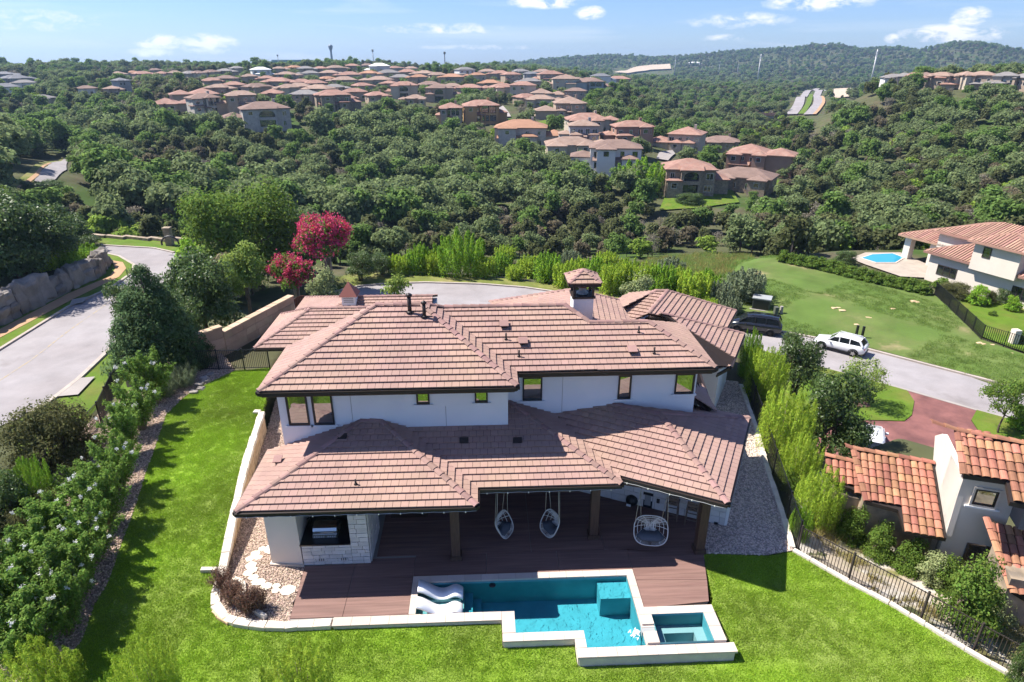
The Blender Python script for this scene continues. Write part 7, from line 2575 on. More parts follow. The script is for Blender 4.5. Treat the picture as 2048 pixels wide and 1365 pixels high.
# right of the house
for tr, nm, lab, cat, px, b, t, w, z in [
    ('f3', 'feathery_bush', 'slim lime bush standing before the black car', 'bush', 1492, 770, 652, 48, -0.8),
    ('f2', 'feathery_bush', 'lime bush against the upper right wall of the house', 'bush', 1522, 815, 690, 92, -0.8),
    ('f1', 'feathery_bush', 'largest lime feathery bush beside right gravel strip', 'bush', 1560, 925, 770, 120, -0.8),
    ('f2', 'feathery_bush', 'lime bush just below the largest one, along the black fence', 'bush', 1588, 985, 868, 92, -0.9),
    ('f1', 'feathery_bush', 'lime bush at corner of right fence near neighbour tiles', 'bush', 1622, 1065, 930, 104, -1.2),
    ('f3', 'feathery_bush', 'small lime bush at the lower fence corner', 'bush', 1590, 1100, 1010, 50, -0.9),
    ('dark', 'shrub', 'dark round shrub with pale buds near the black car', 'shrub', 1588, 775, 662, 108, -2.0),
    ('dark', 'shrub', 'largest dark round shrub beside red drive', 'shrub', 1652, 905, 738, 150, -2.0),
    ('dark', 'shrub', 'dark shrub between the largest dark shrub and red drive', 'shrub', 1690, 905, 830, 70, -3.5),
    ('pale', 'shrub', 'yellowish weed clump on the caliche slope', 'shrub', 1862, 1165, 1105, 70, -0.9),
    ('pale', 'shrub', 'pale weed clump under the right neighbour roof', 'shrub', 1985, 1240, 1170, 80, -0.9),
    ('mid', 'shrub', 'large green shrub growing through the right iron fence', 'shrub', 1925, 1262, 1130, 128, -0.7),
    ('dark', 'shrub', 'dark creeper on the fence at lower right corner', 'shrub', 2040, 1385, 1280, 70, -0.6),
    ('young', 'young_tree', 'young tree with sparse leaves on verge inside mulch ring', 'tree', 1722, 812, 726, 100, -8),
    ('young2', 'young_tree', 'young green tree on verge beyond the neighbour ridge', 'tree', 1996, 868, 768, 104, -8),
    ('round', 'shrub', 'low green shrub by the right verge edge', 'shrub', 2035, 860, 815, 50, -8)]:
    plant(T[tr], nm, lab, cat, px, b, t, w, z)

for (x, y), hh, rr_, lab in (((14.1, 21.4), 1.9, 0.75, 'green shrub along the base of the neighbour lowest roof'), ((14.85, 20.3), 1.9, 0.75, 'leafy shrub under the left eave of the neighbour roof'),
                             ((15.5, 19.3), 1.8, 0.7, 'leafy shrub below the notch in the neighbour eave'), ((16.15, 18.4), 1.8, 0.7, 'leafy shrub under the lower neighbour eave'),
                             ((16.9, 17.4), 1.7, 0.75, 'leafy shrub hiding the foot of the grey neighbour wall'), ((17.5, 16.6), 1.8, 0.75, 'broad leaved bush beside the neighbour stone wall'), ((13.4, 22.6), 2.0, 0.8, 'leafy shrub left of the neighbour lowest roof')):
    T['mid'].put('shrub', lab, 'shrub', (x, y, -1.35), hh, rr_, RNG.uniform(0, 6))
# bright brush behind the cul-de-sac
GB = 'bright brush behind the cul-de-sac'
for k, (px, b, t, w, kind) in enumerate([(800, 552, 506, 54, 'fB'), (838, 550, 488, 62, 'fB2'), (868, 552, 500, 50, 'fB'), (968, 556, 512, 56, 'fB'), (1000, 552, 505, 54, 'fB2'), (1030, 562, 528, 44, 'fB'), (1062, 556, 508, 60, 'fB'),
                                         (1096, 566, 505, 66, 'fB2'), (1128, 578, 520, 56, 'fB'), (1160, 570, 512, 56, 'fB'), (1190, 575, 515, 66, 'fB2'), (1222, 588, 525, 60, 'fB'), (1252, 580, 512, 54, 'fB'), (1292, 592, 520, 60, 'fB'),
                                         (1322, 600, 526, 66, 'fB2'), (1352, 596, 528, 56, 'fB'), (1385, 612, 538, 74, 'fB'), (1412, 600, 540, 60, 'fB2'), (1438, 618, 560, 60, 'fG'), (1488, 600, 535, 84, 'fG'), (1415, 632, 592, 40, 'fB'), (1462, 628, 592, 44, 'fG'), (1340, 560, 512, 60, 'fG'),
                                         (1010, 530, 488, 50, 'fB'), (1140, 545, 498, 54, 'fG'), (1210, 548, 500, 54, 'fB')]):
    plant(T[kind], 'brush_shrub', ('grey green' if kind == 'fG' else 'bright yellow green') + ' feathery brush shrub in the thicket behind the cul-de-sac', 'shrub', px, b, t, w, 'hit', GB + (' (grey)' if kind == 'fG' else ''))
plant(T['mesq'], 'mesquite_tree', 'bright green mesquite tree standing over the brush, centre', 'tree', 922, 552, 456, 108, 'hit')
# left bank above the boulder wall
for tr, nm, lab, cat, px, b, t, w in [
    ('oakdark', 'oak_tree', 'huge dark oak at the left edge above the boulder wall', 'tree', 20, 545, 385, 170), ('oakdark', 'oak_tree', 'dark oak leaning over the bank, right of the huge dark oak', 'tree', 92, 528, 402, 150),
    ('oakdark', 'oak_tree', 'dark oak at the end of the bank behind bright brush', 'tree', 150, 505, 430, 90),
    ('oakbig', 'oak_tree', 'oak peeping behind the huge dark oak at the left edge', 'tree', -20, 520, 370, 180),
    ('fB2', 'brush_shrub', 'bright brush at the end of the boulder wall', 'shrub', 175, 533, 487, 66), ('fB2', 'brush_shrub', 'bright brush above the middle of the boulder wall', 'shrub', 130, 537, 484, 66),
    ('fB', 'brush_shrub', 'bright brush left of two others above the boulder wall', 'shrub', 96, 546, 502, 50),
    ('dark', 'shrub', 'bluish shrub behind the bright brush on the bank', 'shrub', 178, 510, 470, 60), ('oakdark', 'oak_tree', 'dark tree on the bank over the left boulders', 'tree', 40, 560, 470, 110)]:
    plant(T[tr], nm, lab, cat, px, b, t, w, 'hit')
for px, b, t, w, lab in ((72, 396, 362, 56, 'left one of two round dark trees beside the distant road bend'), (108, 396, 360, 56, 'right one of two round dark trees beside the distant road bend')):
    plant(T['oakdark'], 'oak_tree', lab, 'tree', px, b, t, w, 'hit')
for px, b, t, w, lab, kd in ((1285, 385, 315, 100, 'bright yellow green willow beside the nearest stone house', 'mesq'), (1468, 366, 348, 26, 'little crimson tree beside the low stone house', 'pink2'), (1380, 410, 385, 60, 'dark clipped bush at foot of nearest stone house', 'dark')):
    plant(T[kd], 'willow_tree' if kd == 'mesq' else ('crape_myrtle' if kd == 'pink2' else 'shrub'), lab, 'tree' if kd != 'dark' else 'shrub', px, b, t, w, 'hit')
# hedge of the right-hand garden
hp = [P(a, b, ZLOT) for a, b in ((1566, 525), (1640, 540), (1720, 560), (1800, 578), (1868, 594))]
hpts = []
for a, b in zip(hp, hp[1:]):
    n = max(2, round((b - a).length / 1.25))
    hpts += [a.lerp(b, k / n) for k in range(n)]
for k, p in enumerate(hpts):
    p.z = float(ground(p.x, p.y))
    T['hedge'].put('hedge_shrub', 'dark green clipped shrub in the long hedge around the right hand garden', 'shrub', p, RNG.uniform(1.5, 1.9), RNG.uniform(0.95, 1.15), RNG.uniform(0, 6), 'shrubs of the long garden hedge')
for px, b, t, w, kd, lab in [(1953, 612, 572, 44, 'round', 'round bright shrub left of the garden, below the house window'), (2022, 625, 592, 34, 'round', 'round bright shrub at right of the garden lawn'), (1978, 612, 580, 22, 'privet', 'narrow bronze shrub between the two round bright shrubs'), (2008, 608, 574, 46, 'dark', 'dark shrub against the stucco house corner'),
                             (1908, 598, 562, 60, 'privet', 'loose shrub at the hedge corner'), (1984, 636, 622, 18, 'hedge', 'tiny bush alone on the garden lawn'), (1690, 530, 500, 44, 'dark', 'palm like shrub at left end of the small pool'), (2040, 690, 660, 36, 'hedge', 'shrub by the white post of the garden fence'), (1882, 578, 556, 40, 'hedge', 'green shrub behind the garden fence top corner')]:
    plant(T[kd], 'shrub', lab, 'shrub', px, b, t, w, 'hit')


# ---------------------------------------------------------------- the woods
def wood(seed, h, r, n, leaf, cone=0.0, L=0.62, W=0.46, nl=9, base=0.12):
    rr = random.Random(seed)
    lobes = random_lobes(rr, h, r, nl, base)
    if cone:
        lobes = [(x * (1 - cone * z / h), y * (1 - cone * z / h), z, a * (1 - cone * .4 * z / h), b * (1 - cone * .4 * z / h), c * 1.1) for x, y, z, a, b, c in lobes]
    return Tree(h, r, [('crown', crown_mesh('crown', seed, lobes, n, L, W, MT[leaf], 0.62)), ('trunk', MB().tube([(0, 0, -1.5), (0.1, 0, h * .5)], [.2, .12], 5).mesh('trunk', MT['bark']))])


WOOD = [
    ('oak_tree', 'grey green round oak', wood(61, 7, 3.7, 1500, 'w_oak'), 5), ('oak_tree', 'full green oak', wood(62, 7, 3.5, 1500, 'w_oak2'), 3), ('oak_tree', 'broad grey green oak', wood(63, 6.5, 4.0, 1700, 'w_oak', nl=12), 4),
    ('juniper_tree', 'dark olive juniper', wood(64, 6.0, 2.6, 1200, 'w_cedar', 0.5), 7), ('juniper_tree', 'ragged dark juniper', wood(65, 5.2, 2.6, 1000, 'w_cedar', 0.35), 6),
    ('juniper_tree', 'brownish faded juniper', wood(66, 4.8, 2.5, 800, 'w_brown', 0.3), 5), ('elm_tree', 'bright green small tree', wood(67, 5.0, 2.6, 1000, 'w_bright'), 2), ('oak_tree', 'tall narrow green oak', wood(68, 8.5, 3.0, 1500, 'w_oak2', nl=13), 2),
    ('juniper_tree', 'grey half bare juniper', wood(69, 4.8, 2.4, 330, 'w_grey', 0.2, 0.5, 0.2), 2)]
WW = np.array([w[3] for w in WOOD], float)
wr = np.random.default_rng(5)


def wood_points(r0, r1, spacing):
    a0, a1 = math.radians(-47), math.radians(49)
    area = (r1 * r1 - r0 * r0) * (a1 - a0) / 2
    n = int(area / (spacing * spacing))
    rr = np.sqrt(wr.uniform(r0 * r0, r1 * r1, n))
    aa = wr.uniform(a0, a1, n)
    return np.stack([rr * np.sin(aa), rr * np.cos(aa)], 1), np.full(n, spacing)


rings = [(72, 140, 3.5, 0.80), (140, 240, 3.9, 0.90), (240, 420, 4.6, 0.98), (420, 800, 6.3, 1.1), (800, 1500, 9.5, 1.3), (1500, 3000, 14, 1.6)]
xy, scl = [], []
for r0, r1, sp, sc in rings:
    p, s = wood_points(r0, r1, sp)
    xy.append(p)
    scl.append(np.full(len(p), sc))
xy, scl = np.concatenate(xy), np.concatenate(scl)
keep = np.ones(len(xy), bool)
BRUSH = hxy([(560, 640), (560, 565), (700, 535), (780, 530), (1000, 526), (1250, 528), (1330, 510), (1510, 514), (1560, 520), (1400, 640)], 30)
LEFTC = hxy([(-200, 620), (-200, 470), (150, 470), (210, 474), (350, 480), (400, 520), (300, 700), (-200, 900)], 30)
for poly, buf in ((PAD, 14), (ROADL, 3), (ROADR, 3), (LOT_XY, 1.5), (LOT, 2), (BRUSH, 1), (LEFTC, 0.5), (hl, 1)):
    near = np.hypot(xy[:, 0], xy[:, 1]) < 260
    keep[near] &= sdist(poly, xy[near, 0], xy[near, 1]) > buf
for poly in FARPOLY:
    keep &= sdist(poly, xy[:, 0], xy[:, 1]) > 3.5
for hx_, hy_, hr_ in HOUSES:
    keep &= (xy[:, 0] - hx_) ** 2 + (xy[:, 1] - hy_) ** 2 > hr_ ** 2
xy, scl = xy[keep], scl[keep]
gz = ground(xy[:, 0], xy[:, 1])
kind = wr.choice(len(WOOD), len(xy), p=WW / WW.sum())
# junipers gather on the dry lower ground, oaks round the houses
nz = np.sin(xy[:, 0] * 0.045 + 2 * np.sin(xy[:, 1] * 0.021)) + np.sin(xy[:, 1] * 0.05 + xy[:, 0] * 0.02)
dist = np.hypot(xy[:, 0], xy[:, 1])
dry = (dist < 128) | (nz > 0.7)
kind = np.where(dry & (wr.random(len(xy)) < 0.62), wr.choice([3, 4, 5, 3, 4, 8], len(xy)), kind)
oaky = (dist > 140) & (dist < 250) & (xy[:, 0] < 60) & (nz < 0.6)
kind = np.where(oaky & (wr.random(len(xy)) < 0.6), wr.choice([0, 1, 2], len(xy)), kind)
brt = (dist < 125) & (xy[:, 0] < -30) & (wr.random(len(xy)) < 0.5)
kind = np.where(brt, 6, kind)
scl = scl * wr.uniform(0.55, 1.35, len(xy)) * np.where(oaky & (kind < 3), 1.3, 1.0)
# keep the view of the houses and far roads open
BOX = SEEN_BOXES + [(66, 140, 312, 372, 170), (1578, 1654, 172, 236, 760), (1650, 1728, 172, 204, 640), (1225, 1345, 172, 150, 3000), (1500, 1560, 234, 246, 420), (1310, 1352, 302, 326, 250),
                    (996, 1024, 212, 238, 290), (1330, 1470, 384, 410, 175), (1530, 1590, 362, 392, 180), (340, 350, 470, 500, 90)]
tops = np.array([proj((x, y, z + s * 5.5)) for (x, y), z, s in zip(xy, gz, scl)])
wid = scl * 3.2 / tops[:, 2] * FPX
ok = np.ones(len(xy), bool)
for x0, x1, y0, y1, d in BOX:
    ok &= ~((dist < d) & (tops[:, 0] + wid * 0.7 > x0) & (tops[:, 0] - wid * 0.7 < x1) & (tops[:, 1] < y1) & (tops[:, 1] > y0 - 40))
inview = (tops[:, 0] > -80) & (tops[:, 0] < 2130)
ok &= inview | (wr.random(len(xy)) < 0.5)
xy, gz, kind, scl, dist, tops, inview = xy[ok], gz[ok], kind[ok], scl[ok], dist[ok], tops[ok], inview[ok]
order = np.argsort(dist + np.where(inview & (tops[:, 1] < 620), 0, 5000))
first, rest_i = order[:290], order[290:]
CROWN = {}
PLACE = lambda x, y: 'at the left end of the valley' if x < -45 else ('in the valley wood behind the cul-de-sac' if x < 28 else 'on the right side of the wooded valley')
for i in first:
    nm, lab, tree, _ = WOOD[kind[i]]
    t = tree.put(nm, lab + ' ' + PLACE(*xy[i]), 'tree', (xy[i, 0], xy[i, 1], gz[i] - 0.3), tree.h * scl[i] * wr.uniform(.85, 1.2), tree.r * scl[i], wr.uniform(0, 6.28), lab + 's ' + PLACE(*xy[i]))
    CROWN.setdefault(int(kind[i]), t.children[0])


def scatter(name, pts, rz, sc, ix, protos, mat=None):
    """one object that repeats small meshes over given points"""
    me = bpy.data.meshes.new(name)
    me.vertices.add(len(pts))
    me.vertices.foreach_set('co', np.asarray(pts, np.float32).ravel())
    for nm, tp, arr in (('rz', 'FLOAT', rz), ('sc', 'FLOAT', sc)):
        at = me.attributes.new(nm, tp, 'POINT')
        at.data.foreach_set('value', np.asarray(arr, np.float32))
    at = me.attributes.new('ix', 'INT', 'POINT')
    at.data.foreach_set('value', np.asarray(ix, np.int32))
    me.update()
    o = bpy.data.objects.new(name, me)
    COL.objects.link(o)
    ng = bpy.data.node_groups.new(name, 'GeometryNodeTree')
    ng.interface.new_socket('Geometry', in_out='INPUT', socket_type='NodeSocketGeometry')
    ng.interface.new_socket('Geometry', in_out='OUTPUT', socket_type='NodeSocketGeometry')
    N, L = ng.nodes, ng.links
    gi, go = N.new('NodeGroupInput'), N.new('NodeGroupOutput')
    jn = N.new('GeometryNodeJoinGeometry')
    for p in reversed(protos):
        oi = N.new('GeometryNodeObjectInfo')
        oi.inputs['Object'].default_value = p
        oi.inputs['As Instance'].default_value = True
        L.new(oi.outputs['Geometry'], jn.inputs[0])
    ip = N.new('GeometryNodeInstanceOnPoints')
    ip.inputs['Pick Instance'].default_value = True

    def attr(nm, tp):
        a = N.new('GeometryNodeInputNamedAttribute')
        a.data_type = tp
        a.inputs['Name'].default_value = nm
        return a.outputs['Attribute']
    cx = N.new('ShaderNodeCombineXYZ')
    L.new(attr('rz', 'FLOAT'), cx.inputs['Z'])
    L.new(gi.outputs[0], ip.inputs['Points'])
    L.new(jn.outputs[0], ip.inputs['Instance'])
    L.new(attr('ix', 'INT'), ip.inputs['Instance Index'])
    L.new(cx.outputs[0], ip.inputs['Rotation'])
    cs = N.new('ShaderNodeCombineXYZ')
    s_ = attr('sc', 'FLOAT')
    for k in range(3):
        L.new(s_, cs.inputs[k])
    L.new(cs.outputs[0], ip.inputs['Scale'])
    L.new(ip.outputs[0], go.inputs[0])
    md = o.modifiers.new('scatter', 'NODES')
    md.node_group = ng
    o['kind'] = 'stuff'
    return o


proto_w = []
for k, (nm, lab, tree, _) in enumerate(WOOD):
    proto_w.append(CROWN[k])
wo_ = scatter('woodland', np.c_[xy[rest_i], gz[rest_i] - 0.4], wr.uniform(0, 6.28, len(rest_i)), scl[rest_i], kind[rest_i], proto_w)
tag(wo_, 'mixed oak and juniper woods covering the valley and far hills', 'woodland')


# ---------------------------------------------------------------- turf, gravel, dry grass
def loose(name, me):
    return bpy.data.objects.new(name, me)          # only a source for scatter, not placed in the scene


def tuft_mesh(seed, n, h, spread, mat):
    g = np.random.default_rng(seed)
    b = np.c_[g.uniform(-spread, spread, (n, 2)), np.zeros(n)]
    a = g.random(n) * 6.283
    w = 0.010
    side = np.stack([np.cos(a), np.sin(a), 0 * a], 1) * w
    tip = b + np.c_[g.normal(0, 0.4, (n, 2)) * h, h * g.uniform(.6, 1.2, n)]
    v = np.stack([b - side, b + side, tip], 1).reshape(-1, 3)
    return mesh_np('tuft', v, np.arange(3 * n).reshape(-1, 3), mat)


def fill(poly, n, g, holes=()):
    p = np.array([(q[0], q[1]) for q in poly])
    lo, hi = p.min(0), p.max(0)
    out = np.zeros((0, 2))
    while len(out) < n:
        q = g.uniform(lo, hi, (n * 2, 2))
        k = sdist(poly, q[:, 0], q[:, 1]) <= 0
        for h in holes:
            k &= sdist(h, q[:, 0], q[:, 1]) > 0
        out = np.concatenate([out, q[k]])
    return out[:n]


gg = np.random.default_rng(9)
tufts = [loose('tuft', tuft_mesh(s, 26, 0.036, 0.12, MT['grass'])) for s in (1, 2, 3)]
near_lawn = [p for p in LAWN_POLY]
q = fill(near_lawn, 70000, gg)
tag(scatter('turf', np.c_[q, lawn_z(q[:, 0], q[:, 1])], gg.uniform(0, 6.28, len(q)), gg.uniform(.7, 1.35, len(q)), gg.integers(0, 3, len(q)), tufts), 'short bright turf growing across the yard', 'grass')


def pebble(seed, mat):
    g = np.random.default_rng(seed)
    bm = bmesh.new()
    bmesh.ops.create_icosphere(bm, subdivisions=1, radius=1.0)
    s = g.uniform(.7, 1.2, 3) * [1, .8, .5]
    for v in bm.verts:
        v.co = Vector(np.array(v.co) * s * g.uniform(.85, 1.1))
    me = bpy.data.meshes.new('pebble')
    bm.to_mesh(me)
    bm.free()
    me.polygons.foreach_set('use_smooth', [True] * len(me.polygons))
    me.materials.append(mat)
    return me


pb = [loose('pebble', pebble(s, MT['pebble'])) for s in range(5)]
pbg = [loose('pebble', pebble(s + 9, MT['pebble_grey'])) for s in range(5)]


def gravel(poly, n, protos, zf, label, lo=0.022, hi=0.055, holes=()):
    q = fill(poly, n, gg, holes)
    o = scatter('gravel', np.c_[q, zf(q[:, 0], q[:, 1]) + 0.01], gg.uniform(0, 6.28, n), gg.uniform(lo, hi, n), gg.integers(0, 5, n), protos)
    tag(o, label, 'gravel')


gravel(gravel_poly, 26000, pb, lambda x, y: 0 * x, 'tan river gravel between the low curved wall and the house')
gravel(bed_left_poly, 34000, pb, lambda x, y: lawn_z(x, y) + 0.012, 'brown gravel of the planting bed along the left fence')
gravel(gravel_r_poly, 22000, pbg, lambda x, y: 0 * x, 'grey gravel strip along the right side of the house')
dt = [loose('dry_tuft', tuft_mesh(s, 30, 0.32, 0.12, MT['dry'])) for s in (11, 12, 13)]
shelf = [(11.9, 18.6), (13.0, 17.2), (14.5, 15.4), (16.6, 13.0), (18.5, 10.8), (20, 12.5), (18.0, 17), (15.6, 20.5), (13.4, 22.2), (12.4, 20.5)]
q = fill(shelf, 420, gg)
q = q[np.sin(q[:, 0] * 1.9) + np.sin(q[:, 1] * 1.6 + 1) > 0.1]
tag(scatter('dry_grass', np.c_[q, ground(q[:, 0], q[:, 1])], gg.uniform(0, 6, len(q)), gg.uniform(.6, 1.4, len(q)), gg.integers(0, 3, len(q)), dt), 'dry grass tufts on the pale rock below the fence', 'grass')
scr = hxy([(1240, 600), (1235, 575), (1300, 522), (1400, 512), (1505, 516), (1445, 570), (1420, 600)], 30)
q = fill(scr, 1500, gg)
tag(scatter('scrub', np.c_[q, ground(q[:, 0], q[:, 1]) + 0.05], gg.uniform(0, 6, len(q)), gg.uniform(1.2, 3.2, len(q)), gg.integers(0, 3, len(q)), [loose('scrub_tuft', tuft_mesh(s, 60, 0.30, 0.22, MT['dry'] if s == 32 else MT['grass_dull'])) for s in (31, 32, 33)]), 'greyish dry scrub between the brush and the vacant lot', 'scrub')
vt_ = [loose('verge_tuft', tuft_mesh(s, 40, 0.14, 0.3, MT['grass_dull'])) for s in (21, 22, 23)]
q = fill(LOT_XY, 5000, gg)
q = q[np.sin(q[:, 0] * 0.45) + np.sin(q[:, 1] * 0.37 + q[:, 0] * .2) > 0.0]
tag(scatter('lot_tufts', np.c_[q, ground(q[:, 0], q[:, 1]) + 0.12], gg.uniform(0, 6, len(q)), gg.uniform(.6, 1.5, len(q)), gg.integers(0, 3, len(q)), vt_), 'rough grass on the vacant lot across the street', 'grass')

# ------------------------------------------------------------------ boulder wall along the left road
bw = thing('boulder_wall', 'long wall of big rough quarry boulders beside the left road', 'wall', P(100, 605, ZL))


def rock(g, sx, sy, sz, seed):
    bm = bmesh.new()
    bmesh.ops.create_icosphere(bm, subdivisions=3 if sz > 0.7 else 2, radius=1.0)
    o = g.uniform(-5, 5, 3)
    for v in bm.verts:
        c = np.array(v.co)
        # squared-off lump
        c = np.sign(c) * np.abs(c) ** 0.5
        k = 1 + 0.16 * math.sin(c[0] * 3.1 + o[0]) * math.cos(c[1] * 2.7 + o[1]) + 0.09 * math.sin(c[2] * 4.3 + o[2]) + g.uniform(-.06, .05) + 0.07 * math.sin(c[0] * 7.3 + o[1]) * math.sin(c[2] * 6.1 + o[0] + c[1] * 3)
        v.co = Vector((c[0] * sx * k, c[1] * sy * k, c[2] * sz * k))
    me = bpy.data.meshes.new('boulder')
    bm.to_mesh(me)
    bm.free()
    me.materials.append(MT['boulder'])
    return me


rg = np.random.default_rng(3)
bl0, bl1, bl2 = P(-140, 735, ZL), P(0, 656, ZL), P(205, 553, ZL)
line = [bl0, bl1, P(100, 605, ZL), bl2, P(222, 530, ZL)]
tot = [0]
for a, b in zip(line, line[1:]):
    tot.append(tot[-1] + (b - a).length)


def along(s):
    for i in range(len(line) - 1):
        if s <= tot[i + 1] + 1e-6:
            return line[i].lerp(line[i + 1], (s - tot[i]) / (tot[i + 1] - tot[i])), (line[i + 1] - line[i]).normalized()
    return line[-1], (line[-1] - line[-2]).normalized()


s = 0.0
while s < tot[-1] - 0.5:
    w = rg.uniform(1.0, 2.1)
    p, d = along(min(s + w / 2, tot[-1]))
    frac = s / tot[-1]
    H = 3.5 * (1 - frac) + 2.0 * frac + rg.uniform(-.35, .35)
    rows = [H * 0.55, H * 0.45] if rg.random() < 0.6 else [H]
    z = ZL - 0.15
    back = Vector((-d.y, d.x, 0))
    for k, hgt in enumerate(rows):
        o = bpy.data.objects.new('boulder', rock(rg, w * 0.53, 0.75, hgt * 0.55, 0))
        COL.objects.link(o)
        o.parent = bw
        o.matrix_parent_inverse = WORLDM(bw).inverted()
        q = p + back * (0.55 + 0.35 * k)
        o.location = (q.x, q.y, z + hgt / 2)
        o.rotation_euler = (rg.uniform(-.06, .06), rg.uniform(-.08, .08), math.atan2(d.y, d.x) + rg.uniform(-.12, .12))
        z += hgt * 0.92
    s += w * 0.93
# low stone wall at the road end
lw = thing('low_wall', 'low stepped pale stone wall at the far end of the road', 'wall', P(260, 480, ZL))
for a, b in (((182, 474), (212, 477)), ((214, 476), (250, 480)), ((250, 477), (300, 483)), ((300, 480), (334, 485)), ((350, 481), (385, 486))):
    A_, B_ = P(a[0], a[1], ZL), P(b[0], b[1], ZL)
    MB().wall(A_[:2], B_[:2], 0.6, ZL - 0.6, ZL + 0.45).obj('stone_segment', MT['stonehouse'], lw)
gp = P(341, 492, ZL)
gt = thing('gate_post', 'dark stone entrance pillar with curved iron bracket at the road junction', 'pillar', gp)
MB().box(gp.x - .42, gp.x + .42, gp.y - .4, gp.y + .4, ZL - .2, ZL + 2.4).obj('pillar', MT['stonehouse'], gt)
MB().box(gp.x - .5, gp.x + .5, gp.y - .48, gp.y + .48, ZL + 2.4, ZL + 2.55).obj('cap', MT['stonehouse'], gt)
g2 = P(352, 505, ZL)
MB().tube([(g2.x + math.cos(a) * 1.1, g2.y - 1.0, ZL + 1.4 + math.sin(a) * 1.0) for a in np.linspace(-0.3, 3.3, 12)], .12, 6).obj('iron_hoop', MT['black'], gt)

# ------------------------------------------------------------------ cut stone wall left of the house
sw = thing('stone_wall', 'tall sandstone slab wall running back from the left garden gate', 'wall', (-14.8, 37, 0.4))


def slab_wall(a, b, z0, z1a, z1b, rows, seed):
    r = random.Random(seed)
    a, b = Vector((a[0], a[1], 0)), Vector((b[0], b[1], 0))
    d = (b - a).normalized()
    n = Vector((d.y, -d.x, 0))
    if n.dot(Vector((0, 0, 0)) - a) < 0:
        n = -n
    L = (b - a).length
    zc = min(z1a, z1b)
    MB().obox((a + b) / 2 - n * 0.2 + Vector((0, 0, (z0 + zc) / 2 - .04)), d, n, (0, 0, 1), L / 2, 0.15, (zc - z0) / 2 - .04).obj('wall_core', MT['mortar'], sw)
    for k in range(rows):
        s = 0.0
        while s < L - 0.05:
            w = min(r.uniform(0.55, 1.15), L - s)
            if L - s - w < 0.3:
                w = L - s
            top = z1a + (z1b - z1a) * (s + w / 2) / L
            h = (top - z0) / rows
            c = a + d * (s + w / 2) + n * r.uniform(0.0, 0.03) + Vector((0, 0, z0 + h * (k + .5)))
            MB().obox(c, d, n, (0, 0, 1), w / 2 - .008, 0.07, h / 2 - .008).obj('stone_slab', MT['sandwall'], sw)
            s += w
    s = 0.0
    while s < L - .05:
        w = min(r.uniform(0.6, 1.1), L - s)
        top = z1a + (z1b - z1a) * (s + w / 2) / L
        MB().obox(a + d * (s + w / 2) - n * .1 + Vector((0, 0, top + .05)), d, n, (0, 0, 1), w / 2 - .006, 0.24, .05).obj('cap_stone', MT['sandwall'], sw)
        s += w


w0, w1, w2 = P(388, 745, 0.4), P(456, 722, 0.4), P(592, 645, 0.4)
slab_wall(w0, w1, 0.1, 2.5, 2.6, 4, 1)
d01 = (w1 - w0).normalized()
slab_wall(w1, w2, 0.1, 2.2, 2.3, 5, 2)
for px, py, rr_, lab in ((479, 686, .55, 'rounded grey boulder nearest the stone wall pier'), (502, 681, .62, 'flat topped tan boulder right of the grey one')):
    p = P(px, py, 0.6)
    o = bpy.data.objects.new('boulder', rock(rg, rr_, rr_ * .8, rr_ * .6, 2))
    COL.objects.link(o)
    o.location = (p.x, p.y, 0.65)
    tag(o, lab + ', in front of sandstone wall', 'boulder')
for k in range(6):
    p = lz(388 + k * 5 + (k % 2) * 8, 786 - k * 7)
    o = bpy.data.objects.new('edging_rock', rock(rg, .22, .18, .14, 2))
    COL.objects.link(o)
    o.location = p
    tag(o, 'small pale rock edging the gravel bed near the iron gate', 'rock', 'small rocks edging the gravel bed')
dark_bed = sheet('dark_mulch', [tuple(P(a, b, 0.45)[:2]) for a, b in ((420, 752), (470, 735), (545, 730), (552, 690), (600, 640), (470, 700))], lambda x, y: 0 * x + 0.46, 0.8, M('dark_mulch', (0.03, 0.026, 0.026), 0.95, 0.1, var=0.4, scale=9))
# red cedar fence beside the cupola
cf = thing('board_fence', 'short red cedar board fence with scalloped top left of the cupola', 'fence', P(606, 615, -1.0))
fa, fb = PY(591, 612, 46), PY(625, 612, 46)
for k in range(11):
    x = fa.x + (fb.x - fa.x) * k / 10
    t_ = fa.z + 0.55 - 0.35 * math.sin(math.pi * (k / 10)) * 0 + 0.25 * math.sin(math.pi * k / 10)
    MB().box(x - .055, x + .055, 46, 46.03, fa.z - 2.5, t_).obj('board', MT['cedarfence'], cf)
MB().box(fa.x, fb.x, 46.031, 46.07, fa.z - .5, fa.z - .4).obj('rail', MT['cedarfence'], cf)

# ------------------------------------------------------------------ iron fences
PICK = {}


